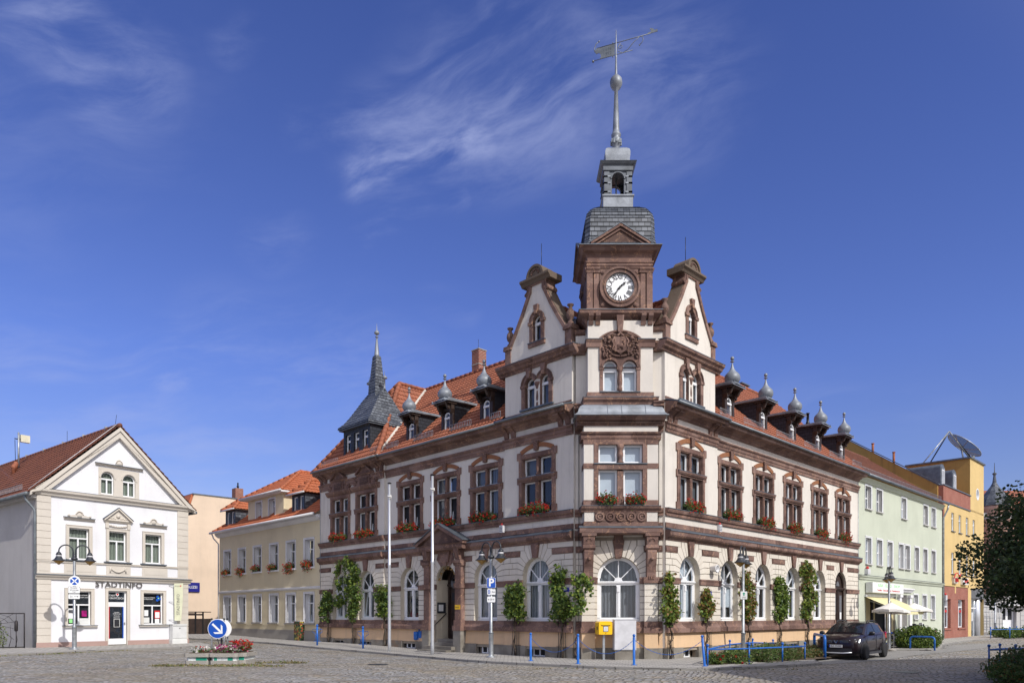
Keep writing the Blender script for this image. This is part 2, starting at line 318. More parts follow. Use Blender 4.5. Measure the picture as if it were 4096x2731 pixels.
# ---------------------------------------------------------------- mesh kit
class MB:
    def __init__(s): s.v = []; s.f = []; s.m = []; s.sm = []; s.ml = []; s.T = None
    def mi(s, k):
        if k not in s.ml: s.ml.append(k)
        return s.ml.index(k)
    def add(s, vs, fs, k, smooth=False):
        o = len(s.v); T = s.T
        s.v += [tuple(T @ Vector(p)) for p in vs] if T else [tuple(p) for p in vs]
        i = s.mi(k)
        for f in fs: s.f.append([o+a for a in f]); s.m.append(i); s.sm.append(smooth)
    def poly(s, pts, k): s.add(pts, [list(range(len(pts)))], k)
    def box(s, x0, x1, y0, y1, z0, z1, k):
        if x0 > x1: x0, x1 = x1, x0
        if y0 > y1: y0, y1 = y1, y0
        s.add([(x0, y0, z0), (x1, y0, z0), (x1, y1, z0), (x0, y1, z0), (x0, y0, z1), (x1, y0, z1), (x1, y1, z1), (x0, y1, z1)],
              [(0, 1, 5, 4), (1, 2, 6, 5), (2, 3, 7, 6), (3, 0, 4, 7), (4, 5, 6, 7), (3, 2, 1, 0)], k)
    def prism(s, pts, y0, y1, k):           # polygon in x,z extruded in y
        n = len(pts); vs = [(x, y0, z) for x, z in pts]+[(x, y1, z) for x, z in pts]
        s.add(vs, [list(range(n)), list(range(2*n-1, n-1, -1))]+[(i, i+n, (i+1) % n+n, (i+1) % n) for i in range(n)], k)
    def prz(s, pts, z0, z1, k):             # polygon in x,y extruded in z
        n = len(pts); vs = [(x, y, z0) for x, y in pts]+[(x, y, z1) for x, y in pts]
        s.add(vs, [list(range(n)), list(range(2*n-1, n-1, -1))]+[(i, i+n, (i+1) % n+n, (i+1) % n) for i in range(n)], k)
    def mold(s, prof, x0, x1, k, off=0.):   # profile (out,z) run along x
        n = len(prof); vs = [(x0, -o-off, z) for o, z in prof]+[(x1, -o-off, z) for o, z in prof]
        s.add(vs, [list(range(n)), list(range(2*n-1, n-1, -1))]+[(i, i+n, (i+1) % n+n, (i+1) % n) for i in range(n)], k)
    def lathe(s, prof, cx, cy, k, n=20, smooth=True, rot=0., sx=1., sy=1.):
        vs = []; fs = []
        for r, z in prof:
            for i in range(n):
                a = 2*pi*i/n+rot; vs.append((cx+r*cos(a)*sx, cy+r*sin(a)*sy, z))
        for j in range(len(prof)-1):
            for i in range(n): fs.append((j*n+i, j*n+(i+1) % n, (j+1)*n+(i+1) % n, (j+1)*n+i))
        fs.append(list(range(n))[::-1]); fs.append([(len(prof)-1)*n+i for i in range(n)])
        s.add(vs, fs, k, smooth)
    def sq(s, prof, cx, cy, k): s.lathe([(r*sqrt(2), z) for r, z in prof], cx, cy, k, 4, False, pi/4)
    def tube(s, path, r, k, n=8, caps=True):
        P = [Vector(p) for p in path]; rs = r if isinstance(r, (list, tuple)) else [r]*len(P)
        vs = []; fs = []; prev = None
        for i, p in enumerate(P):
            d = (P[min(i+1, len(P)-1)]-P[max(i-1, 0)]).normalized()
            a = prev if prev and abs(prev.dot(d)) < .95 else (Vector((0, 0, 1)) if abs(d.z) < .9 else Vector((1, 0, 0)))
            u = (a-d*a.dot(d)).normalized(); v = d.cross(u); prev = u
            for j in range(n):
                t = 2*pi*j/n; vs.append(p+u*cos(t)*rs[i]+v*sin(t)*rs[i])
        for i in range(len(P)-1):
            for j in range(n): fs.append((i*n+j, i*n+(j+1) % n, (i+1)*n+(j+1) % n, (i+1)*n+j))
        if caps: fs.append(list(range(n))[::-1]); fs.append([(len(P)-1)*n+j for j in range(n)])
        s.add(vs, fs, k, True)
    def ball(s, c, r, k, n=12, sz=1.):
        s.lathe([(max(.001, r*sin(pi*i/(n//2))), c[2]-r*sz*cos(pi*i/(n//2))) for i in range(n//2+1)], c[0], c[1], k, n)
    def disc(s, cx, cz, r, y0, y1, k, n=32): s.prism([(cx+r*cos(2*pi*i/n), cz+r*sin(2*pi*i/n)) for i in range(n)], y0, y1, k)
    def ring(s, cx, cz, r0, r1, y0, y1, k, n=32, a0=0., a1=2*pi, sides=True):
        full = abs(a1-a0-2*pi) < 1e-6
        for i in range(n):
            a = a0+(a1-a0)*i/n; b = a0+(a1-a0)*(i+1)/n
            q = [(cx+r0*cos(a), cz+r0*sin(a)), (cx+r1*cos(a), cz+r1*sin(a)), (cx+r1*cos(b), cz+r1*sin(b)), (cx+r0*cos(b), cz+r0*sin(b))]
            vs = [(x, y0, z) for x, z in q]+[(x, y1, z) for x, z in q]
            fs = [(0, 1, 2, 3), (7, 6, 5, 4), (1, 5, 6, 2), (0, 3, 7, 4)]
            if not full and i == 0: fs.append((0, 4, 5, 1))
            if not full and i == n-1: fs.append((3, 2, 6, 7))
            s.add(vs, fs, k)
    def text(s, txt, x, z, size, k, y=0., th=.01, align='CENTER', rot=0., sx=1., bold=0.):
        cu = bpy.data.curves.new('t', 'FONT'); cu.body = txt; cu.size = size; cu.align_x = align; cu.align_y = 'CENTER'; cu.extrude = th/2; cu.offset = bold; cu.resolution_u = 2
        o = bpy.data.objects.new('t', cu); C.objects.link(o); bpy.context.view_layer.update()
        me = bpy.data.meshes.new_from_object(o.evaluated_get(bpy.context.evaluated_depsgraph_get()))
        ca, sa = cos(rot), sin(rot)
        vs = []
        for v in me.vertices:
            a, b = v.co.x*sx, v.co.y
            vs.append((x+a*ca-b*sa, y-v.co.z, z+a*sa+b*ca))
        s.add(vs, [list(p.vertices) for p in me.polygons], k)
        bpy.data.objects.remove(o); bpy.data.curves.remove(cu); bpy.data.meshes.remove(me)
    def mesh(s, name):
        me = bpy.data.meshes.new(name); me.from_pydata(s.v, [], s.f)
        for k in s.ml: me.materials.append(MT[k])
        me.polygons.foreach_set('material_index', s.m); me.polygons.foreach_set('use_smooth', s.sm)
        bm = bmesh.new(); bm.from_mesh(me)
        if len(bm.faces) < 60000: bmesh.ops.recalc_face_normals(bm, faces=bm.faces)
        uv = bm.loops.layers.uv.new('UVMap'); Z = Vector((0, 0, 1))
        for f in bm.faces:
            n = f.normal
            if abs(n.z) > .985: t = Vector((1, 0, 0)); b = Vector((0, 1, 0))
            else: t = Z.cross(n).normalized(); b = n.cross(t)
            for l in f.loops: l[uv].uv = (l.vert.co.dot(t), l.vert.co.dot(b))
        bm.to_mesh(me); bm.free(); me.update()
        return me
def link(name, me, parent=None, mx=None):
    o = bpy.data.objects.new(name, me); C.objects.link(o)
    if parent: o.parent = parent
    if mx is not None: o.matrix_local = mx
    return o
def obj(name, mb, parent=None, mx=None): return link(name, mb.mesh(name), parent, mx)
def tag(o, label=None, cat=None, group=None, kind=None):
    for k, v in (('label', label), ('category', cat), ('group', group), ('kind', kind)):
        if v: o[k] = v
    return o
def thing(name, label, cat, loc=(0, 0, 0), rot=0., group=None):
    o = bpy.data.objects.new(name, None); C.objects.link(o); o.empty_display_size = .2
    o.location = loc; o.rotation_euler = (0, 0, rot); tag(o, label, cat, group); return o
def copy_tree(o, parent=None, mx=None):
    c = o.copy(); C.objects.link(c); c.parent = parent
    if mx is not None: c.matrix_local = mx
    for ch in list(o.children): copy_tree(ch, c)
    return c
def frame(P, d, z=0.):
    n = hypot(*d); dx, dy = d[0]/n, d[1]/n
    return Matrix(((dx, -dy, 0, P[0]), (dy, dx, 0, P[1]), (0, 0, 1, z), (0, 0, 0, 1)))
FL = frame((2.42, 27.7), (.7028, -.7114)); FR = frame((5.63, 27.3), (.7114, .7028)); FC = frame((2.42, 27.7), (3.21, -.4)); FO = frame((0, 27.0), (1, 0))
FS = frame((-21.43, 32.9), (.6138, .7895), .16)
def W(F, u, out, z=0.): return F @ Vector((u, -out, z))
GP = [(-10.6, 41, .16), (-21, 51, .3), (-21, 32, .17), (-17, 38, .17), (0, 27.5, 0), (4, 25, 0), (5.7, 27.3, 0), (12.4, 31, -.2), (15.5, 32.3, -.27), (20, 39, -.23), (35.5, 57, -.02), (31, 53, -.03), (-9, 22, .05), (8, 20, -.06), (0, 12, 0), (14, 20, -.15), (9.5, 31.0, -.03), (13.4, 34.9, -.06), (18, 39.5, -.1)]
def gz(x, y):
    a = b = 0.
    for px, py, z in GP:
        q = 1/((px-x)**2+(py-y)**2+2.0)**1.5; a += q*z; b += q
    return a/b
def leaf_cloud(mb, pts, size, mats, wts, nb=None, rng_=R, flat=.0):
    # pts: list of positions; one six-sided leaf per point
    for p in pts:
        s_ = size*rng_.uniform(.65, 1.25)
        a = Vector((rng_.gauss(0, 1), rng_.gauss(0, 1), rng_.gauss(0, 1))).normalized()
        if nb is not None: a = (a+nb*1.3).normalized()
        t = Vector((rng_.gauss(0, 1), rng_.gauss(0, 1), rng_.gauss(0, 1))); t = (t-a*t.dot(a)).normalized(); b = a.cross(t)
        k = rng_.choices(mats, wts)[0]; P = Vector(p)
        o = len(mb.v)
        for x, y, z in ((0, -.5, 0), (.48, -.22, .12), (.36, .32, .05), (0, .56, -.06), (-.36, .32, .05), (-.48, -.22, .12)):
            mb.v.append(tuple(P+t*x*s_+b*y*s_+a*z*s_))
        mb.f.append([o, o+1, o+2, o+3]); mb.f.append([o, o+3, o+4, o+5]); i = mb.mi(k); mb.m += [i, i]; mb.sm += [False, False]
def tiles(mb, P0, U, V, poly, k='tile', tw=.22, th=.34):
    # corrugated, lapped tile courses filling a convex polygon given in (u,v) metres on the slope plane
    U = Vector(U).normalized(); V = Vector(V).normalized(); N = U.cross(V).normalized(); P0 = Vector(P0)
    if N.z < 0: N = -N
    vmax = max(p[1] for p in poly); v0 = min(p[1] for p in poly); v = v0
    def span(v):
        xs = []
        for i in range(len(poly)):
            (a, b), (c, d) = poly[i], poly[(i+1) % len(poly)]
            if (b-v)*(d-v) <= 0 and abs(b-d) > 1e-9: xs.append(a+(c-a)*(v-b)/(d-b))
        return (min(xs), max(xs)) if len(xs) > 1 else None
    prof = [(0, .0), (.18, .022), (.42, .034), (.66, .022), (.8, .0)]
    while v < vmax-.02:
        h = min(th, vmax-v); s0 = span(v+.01); s1 = span(min(v+h, vmax)-.01)
        if s0 and s1:
            a0, b0 = s0; a1, b1 = s1
            lo = min(a0, a1); hi = max(b0, b1); j = math.floor(lo/tw); us = []
            while j*tw < hi:
                for q, z in prof: us.append(((j+q)*tw, z))
                j += 1
            vs = []; fs = []; c = 0
            for u, z in us:
                ul = min(max(u, a0), b0); uh = min(max(u, a1), b1)
                vs += [P0+U*ul+V*v+N*(z+.012), P0+U*ul+V*v+N*(z+.045), P0+U*uh+V*(v+h)+N*(z+.008)]
            for i in range(len(us)-1):
                q = i*3; fs += [(q, q+3, q+4, q+1), (q+1, q+4, q+5, q+2)]
            mb.add(vs, fs, k)
        v += th
def ridge(mb, a, b, k='tile', r=.11):
    a = Vector(a); b = Vector(b); L = (b-a).length; n = max(1, int(L/.38)); d = (b-a)/n
    for i in range(n): mb.tube([a+d*i, a+d*(i+1.06)], [r*1.12, r*.92], k, 8)
# ================================================================ TOWN HALL
def arc(cx, cz, r, a0, a1, n): return [(cx+r*cos(a0+(a1-a0)*i/n), cz+r*sin(a0+(a1-a0)*i/n)) for i in range(n+1)]
def wall(mb, x0, x1, z0, z1, y, ops, k, depth=.3, rk=None, n=14):
    rk = rk or k; bb = []
    for o in ops:
        if o[0] == 'r': bb.append((o[1], o[2], o[3], o[4]))
        else: bb.append((o[1]-o[2], o[1]+o[2], o[3], o[4]+o[2]))
    xs = sorted({x0, x1} | {b[0] for b in bb} | {b[1] for b in bb}); zs = sorted({z0, z1} | {b[2] for b in bb} | {b[3] for b in bb})
    xs = [x for x in xs if x0 <= x <= x1]; zs = [z for z in zs if z0 <= z <= z1]
    for i in range(len(xs)-1):
        for j in range(len(zs)-1):
            cx = (xs[i]+xs[i+1])/2; cz = (zs[j]+zs[j+1])/2
            if any(b[0] < cx < b[1] and b[2] < cz < b[3] for b in bb): continue
            mb.poly([(xs[i], y, zs[j]), (xs[i+1], y, zs[j]), (xs[i+1], y, zs[j+1]), (xs[i], y, zs[j+1])], k)
    for o, b in zip(ops, bb):
        xa, xb, za, zb = b
        if o[0] == 'r': path = [(xa, za), (xa, zb), (xb, zb), (xb, za)]
        else:
            cx, r, zz, zs_ = o[1:]; A = arc(cx, zs_, r, pi, 0, n)
            for i in range(n):
                p, q = A[i], A[i+1]; mb.poly([(p[0], y, p[1]), (q[0], y, q[1]), (q[0], y, zb), (p[0], y, zb)], k)
            path = [(xa, za)]+A+[(xb, za)]
        for p, q in zip(path, path[1:]): mb.poly([(p[0], y, p[1]), (p[0], y+depth, p[1]), (q[0], y+depth, q[1]), (q[0], y, q[1])], rk)
        mb.poly([(xa, y, za), (xb, y, za), (xb, y+depth, za), (xa, y+depth, za)], rk)
def rustic(mb, x0, x1, arches, off, zs=3.23, K='block', doors=(), lowz=1.42):
    g = .013; P = .035; y0 = -off-P; y1 = -off+.0
    def blk(pts): mb.prism(pts, y0, y1, K)
    for i, (c, r) in enumerate(arches):
        for s in (-1, 1):
            j = i+s
            xe = (arches[j][0]+c)/2 if 0 <= j < len(arches) else (x0 if s < 0 else x1)
            e = abs(xe-c)-g; q = r/.735
            def pt(x, z): return (c+s*x, z)
            n = 6; h = (2.84-1.42)/n
            for t in range(n): blk([pt(r, 1.42+t*h+g), pt(e, 1.42+t*h+g), pt(e, 1.42+(t+1)*h-g), pt(r, 1.42+(t+1)*h-g)])
            mb.box(c+s*(r-.02), c+s*(e+g+.002), -off-.075, -off, 2.85, 3.07, 'por')
            mb.box(c+s*(r-.03), c+s*(e+g+.004), -off-.095, -off-.01, 3.015, 3.072, 'por')
            zk = [3.31, 3.55, 3.79, 4.02]; xk = [1.10*q, 1.04*q, .98*q, .86*q]; xk = [min(v, e-.05) for v in xk]
            ak = [atan2(z-zs, x) for z, x in zip(zk, xk)]
            def inn(a): return (c+s*r*cos(a), zs+r*sin(a))
            def seg(a, b): return [inn(a+(b-a)*t/3) for t in range(4)]
            d = g/r
            blk([pt(r, 3.07+g), pt(e, 3.07+g), pt(e, 3.31-g), pt(xk[0], 3.31-g)]+seg(max(ak[0]-d, 0), 0))
            for t in range(1, 4):
                top = zk[t]-g; bot = zk[t-1]+g; xm = (xk[t]+e)/2 if e-xk[t] > .35 else None
                a, b = ak[t-1]+d, ak[t]-d
                if xm:
                    xm += (.12 if t % 2 else -.1)*min(1, e-xk[t])
                    blk([pt(xk[t-1], bot), pt(xm-g, bot), pt(xm-g, top), pt(xk[t], top)]+seg(b, a)); blk([pt(xm+g, bot), pt(e, bot), pt(e, top), pt(xm+g, top)])
                else: blk([pt(xk[t-1], bot), pt(e, bot), pt(e, top), pt(xk[t], top)]+seg(b, a))
            x4, x5 = .62*q, .43*q; a3 = ak[3]; a4 = atan2(4.25-zs, x4); a5 = atan2(4.46-zs, x5); a6 = atan2(4.46-zs, .215)
            blk([pt(xk[3], 4.02+g), pt(xk[3]-.02, 4.26), pt(x4+g, 4.26)]+seg(a4-d, a3+d))
            blk([pt(x4-g, 4.26), pt(x4-g, 4.47), pt(x5+g, 4.47)]+seg(a5-d, a4+d))
            blk([pt(x5-g, 4.47), pt(.225, 4.47)]+seg(a6-d, a5+d))
            if e-xk[3] > .12:
                mb.box(c+s*(xk[3]+.03), c+s*(e+g), -off-.05, -off, 4.03, 4.25, 'por'); mb.box(c+s*(xk[3]+.10), c+s*(e+g), -off-.066, -off-.01, 4.075, 4.20, 'por')
            blk([pt(x4+.03, 4.275), pt(e, 4.275), pt(e, 4.48), pt(x4+.03, 4.48)])
        ap = zs+r
        mb.prism([(c-.115, ap-.03), (c+.115, ap-.03), (c+.21, 4.5), (c-.21, 4.5)], -off-.12, -off, 'por')
TH = thing('town_hall', 'large cream and red porphyry town hall with clock tower over its chamfered corner', 'town hall', (4, 27.5, 0))
TI = Matrix.Translation((-4, -27.5, 0))
def part(name, mb, F): return obj(name, mb, TH, TI @ F)
EX = .12
SEG = {'L': [(-18.6, -12.4, EX), (-12.4, -3.75, 0), (-3.75, 0, EX)], 'R': [(0, 3.8, EX), (3.8, 19.4, 0)]}
AR = {'L': [[(-16.55, .735), (-14.0, .735)], [(-10.45, .735), (-7.7, .70), (-5.03, .735)], [(-1.95, .735)]],
      'R': [[(1.68, .735)], [(4.95, .735), (7.97, .735), (11.04, .735), (14.11, .735), (16.86, .76)]]}
UP = {'L': [-16.5, -14.0, -10.4, -7.72, -5.03, -1.9], 'R': [1.78, 5.05, 8.07, 11.06, 14.14, 17.17]}
FF = {'L': FL, 'R': FR}
def offat(S, u):
    for a, b, o in SEG[S]:
        if a <= u <= b: return o
    return 0
CORN = [(0, 9.14), (.07, 9.14), (.12, 9.22), (.20, 9.26), (.24, 9.31), (.46, 9.34), (.50, 9.37), (.50, 9.46), (.55, 9.49), (.55, 9.54), (0, 9.66)]
FRZ = [(0, 8.52), (.05, 8.52), (.05, 8.62), (.08, 8.66), (.08, 8.76), (.14, 8.82), (.14, 8.88), (0, 8.92)]
SILL = [(0, 5.38), (.07, 5.38), (.07, 5.47), (.13, 5.52), (.16, 5.60), (.16, 5.65), (0, 5.67)]
MID = [(0, 4.47), (.06, 4.47), (.10, 4.55), (.20, 4.60), (.24, 4.66), (.24, 4.82), (0, 4.86)]
BASE = [(0, 1.0), (.15, 1.0), (.15, 1.17), (.07, 1.25), (.055, 1.30), (.055, 1.425), (0, 1.425)]
for S in 'LR':
    F = FF[S]
    for (a, b, off), ars in zip(SEG[S], AR[S]):
        m = MB(); ru = MB(); co = MB(); fl = MB()
        ops = [('a', c, r, 1.42 if c not in (-7.7, 16.86) else .3, 3.23) for c, r in ars]
        wall(m, a, b, -.6 if 0 else .3, 4.6, -off, ops, 'mortar', .30, 'reveal')
        ups = [('r', c-.99, c+.99, 5.66, 8.12) for c in UP[S] if a <= c <= b]
        wall(m, a, b, 4.6, 9.5, -off, ups, 'cream', .30, 'por')
        if off:
            for x in (a, b): m.poly([(x, -off, -.4), (x, .3, -.4), (x, .3, 9.6), (x, -off, 9.6)], 'cream')
        rustic(ru, a, b, ars, off)
        # plinth between doors
        cuts = [(c-r-.16, c+r+.16) for c, r in ars if c in (-7.7, 16.86)]
        xs = [a]+[v for cc in cuts for v in cc]+[b]
        for i in range(0, len(xs), 2):
            p, q = xs[i], xs[i+1]
            if q-p < .05: continue
            st = MB(); pl = MB(); st.mold(BASE, p, q, 'por', off)
            pl.mold([(-.02, .42), (.05, .42), (.0, 1.0), (-.02, 1.0)], p, q, 'peach', off)
            wins = [c for c, r in ars if p < c < q and c not in (-7.7, 16.86)]
            e = p
            for c in wins+[None]:
                f = q if c is None else c-.55
                st.box(e, f, -off-.085, .1, -.6, .43, 'stone')
                if c is None: break
                st.box(f, c+.55, .16, .3, -.6, .43, 'stone'); e = c+.55
            part('stone_base', st, F); part('plinth', pl, F)
        for nm, pr in (('string_course', MID), ('sill_course', SILL), ('frieze', FRZ), ('cornice', CORN), ('stone_band', [(0, 4.94), (.045, 4.94), (.045, 5.13), (0, 5.13)])):
            co = MB(); co.mold(pr, a, b, 'por', off); part(nm, co, F)
        fl.mold([(0, 4.865), (.245, 4.826), (.262, 4.80), (.262, 4.845), (.03, 4.935), (0, 4.94)], a, b, 'lead', off)
        part('flashing', fl, F); fl = MB()
        fl.mold([(0, 5.672), (.17, 5.654), (.175, 5.64), (.18, 5.668), (0, 5.69)], a, b, 'lead', off)
        part('flashing', fl, F); fl = MB()
        fl.tube([(a, -off-.60, 9.53), (b, -off-.60, 9.53)], .055, 'gutter', 10)
        part('gutter', fl, F); fl = MB()
        fl.mold([(.55, 9.542), (.60, 9.56), (.60, 9.575), (.05, 9.74), (0, 9.70)], a, b, 'lead', off)
        part('wall', m, F); part('rusticated_stonework', ru, F); part('flashing', fl, F)
    # corbels under the main cornice
    for u in {'L': [-18.35, -17.95, -12.95, -12.58, -3.6, -3.2, -.62, -.25], 'R': [.25, .62, 3.2, 3.6]}[S]:
        off = offat(S, u); cb = MB()
        cb.T = Matrix.Translation((u, 0, 0))
        pr = [(0, 8.92), (.07, 8.92), (.09, 9.02), (.13, 9.14), (.24, 9.22), (.34, 9.28), (.36, 9.33), (0, 9.33)]
        cb.mold(pr, -.11, .11, 'por', off)
        for d in (-.055, 0, .055): cb.mold([(o+.012, z) for o, z in pr[1:-1]]+[(.2, 9.30), (.02, 9.0)], d-.012, d+.012, 'por', off)
        cb.box(-.14, .14, -off-.38, -off, 9.27, 9.34, 'por'); part('corbel', cb, F)
# --- upper window with stone cross, relieving arch; x centred, wall face at y=0
def light(fr, gl, cu, x0, x1, z0, z1, y, ck, w_=.055, tilt=False, gap=.10):
    fr.box(x0, x1, y, y+.06, z0, z0+w_, 'white'); fr.box(x0, x1, y, y+.06, z1-w_, z1, 'white')
    fr.box(x0, x0+w_, y, y+.06, z0+w_, z1-w_, 'white'); fr.box(x1-w_, x1, y, y+.06, z0+w_, z1-w_, 'white')
    fr.box(x0+.01, x1-.01, y-.02, y, z0+.012, z0+.035, 'white')
    if tilt:
        t = Matrix.Translation((0, y+.07, z0+w_)) @ Matrix.Rotation(radians(-7), 4, 'X') @ Matrix.Translation((0, -y-.07, -z0-w_))
        fr.T = t; gl.T = t
        for a, b, c, d in ((x0+w_, x1-w_, z0+w_, z0+w_*2), (x0+w_, x1-w_, z1-w_*2, z1-w_), (x0+w_, x0+2*w_, z0+w_*2, z1-w_*2), (x1-2*w_, x1-w_, z0+w_*2, z1-w_*2)): fr.box(a, b, y+.06, y+.10, c, d, 'white')
        gl.box(x0+w_*1.5, x1-w_*1.5, y+.075, y+.085, z0+w_*1.5, z1-w_*1.5, 'glass'); fr.T = gl.T = None
    else: gl.poly([(x0+w_*.8, y+.035, z0+w_*.8), (x1-w_*.8, y+.035, z0+w_*.8), (x1-w_*.8, y+.035, z1-w_*.8), (x0+w_*.8, y+.035, z1-w_*.8)], 'glass')
    if ck:
        cu.poly([(x0, y+.035+gap, z0), (x1, y+.035+gap, z0), (x1, y+.035+gap, z1), (x0, y+.035+gap, z1)], ck)
def upwin(u, S, kinds, tilts=(), ped=False):
    s = MB(); fr = MB(); gl = MB(); cu = MB()
    for sx in (-1, 1):
        s.box(sx*.81, sx*.985, -.05, .30, 5.67, 7.97, 'por'); s.box(sx*.84, sx*.88, -.066, -.04, 5.95, 7.0, 'por'); s.box(sx*.84, sx*.88, -.066, -.04, 7.25, 7.93, 'por')
        for z0, z1 in ((5.665, 5.98), (6.95, 7.22)): s.box(sx*.815, sx*1.07, -.062, .05, z0, z1, 'por')
        if not ped:
            s.box(sx*.83, sx*1.08, -.062, .05, 7.93, 8.22, 'por')
    s.box(-.99, .99, -.055, .30, 7.965, 8.13, 'por'); s.box(-.80, .80, -.03, .28, 7.93, 7.97, 'por')
    s.box(-.085, .085, -.02, .28, 5.67, 6.98, 'por'); s.box(-.12, .12, -.06, .26, 5.665, 5.95, 'por'); s.box(-.04, .04, -.045, 0, 5.95, 6.9, 'por')
    s.box(-.98, .98, -.045, .29, 7.0, 7.165, 'por'); s.mold([(.03, 7.02), (.09, 7.06), (.13, 7.12), (.13, 7.17), (0, 7.18)], -1.0, 1.0, 'por'); s.mold([(0, 7.185), (.14, 7.172), (.14, 7.19), (0, 7.215)], -1.01, 1.01, 'lead')
    s.lathe([(.08, 7.21), (.09, 7.28), (.07, 7.30), (.05, 7.34), (.07, 7.45), (.08, 7.56), (.06, 7.72), (.055, 7.80), (.08, 7.84), (.10, 7.94)], 0, .04, 'por', 12)
    s.box(-.065, .065, .10, .28, 7.2, 7.94, 'por')
    for sx in (-1, 1): s.box(sx*.74, sx*.82, -.03, .1, 7.2, 7.40, 'por')
    if ped:
        s.mold([(0, 8.10), (.10, 8.14), (.16, 8.20), (.22, 8.30), (.22, 8.36), (0, 8.38)], -1.22, 1.22, 'por')
        s.box(-.50, .50, -.16, 0, 8.37, 8.86, 'por'); s.box(-.38, .38, -.19, -.15, 8.44, 8.72, 'pord')
        s.mold([(0, 8.84), (.20, 8.86), (.26, 8.93), (0, 8.95)], -.68, .68, 'por'); s.prism([(-.66, 8.95), (.66, 8.95), (0, 9.42)], -.12, 0, 'por')
        for sx in (-1, 1):
            s.T = Matrix(((sx, 0, 0, 0), (0, 1, 0, 0), (0, 0, 1, 0), (0, 0, 0, 1)))
            s.prism([(-.02, 9.42), (.70, 8.92), (.70, 9.01), (-.02, 9.52)], -.26, 0, 'por')
            s.ring(.92, 8.52, .055, .13, -.15, 0, 'por', 14); s.ring(.60, 8.72, .03, .09, -.15, 0, 'por', 12)
            s.prism([(.5, 8.37), (.98, 8.37), (.86, 8.46), (.70, 8.56), (.62, 8.74), (.5, 8.80)], -.10, 0, 'por')
        s.T = None
    else:
        s.ring(0, 6.607, 1.733, 1.905, -.04, .0, 'arch', 20, radians(90-29), radians(90+29))
        s.prism([(-.09, 8.20), (.09, 8.20), (.135, 8.56), (-.135, 8.56)], -.12, 0, 'por')
    k = 0
    for (z0, z1) in ((5.72, 7.0), (7.22, 7.93)):
        for (x0, x1) in ((-.81, -.085), (.085, .81)):
            light(fr, gl, cu, x0, x1, z0, z1, .15, kinds[k % len(kinds)], .055, k in tilts); k += 1
    off = offat(S, u); mx = TI @ FF[S] @ Matrix.Translation((u, -off, 0))
    w0 = obj('window', s, TH, mx); obj('frame', fr, w0); obj('pane', gl, w0); obj('curtain', cu, w0)
G4 = ['grey', 'grey', 'dark', 'grey']
upwin(-16.5, 'L', ['curtaind', 'curtaind', 'dark', 'grey'], ped=True); upwin(-14.0, 'L', ['curtaind', 'dark', 'dark', 'dark'], (1,), ped=True)
upwin(-10.4, 'L', ['dark', 'dark', 'dark', 'dark'], (0, 1)); upwin(-7.72, 'L', ['grey', 'dark', 'grey', 'dark'], (1,)); upwin(-5.03, 'L', ['dark', 'curtaind', 'grey', 'curtaind']); upwin(-1.9, 'L', ['dark', 'dark', 'grey', 'dark'])
upwin(1.78, 'R', ['curtaind', 'grey', 'grey', 'dark']); upwin(5.05, 'R', G4); upwin(8.07, 'R', ['dark', 'grey', 'dark', 'grey']); upwin(11.06, 'R', G4); upwin(14.14, 'R', ['grey', 'dark', 'dark', 'grey']); upwin(17.17, 'R', G4, (0,))
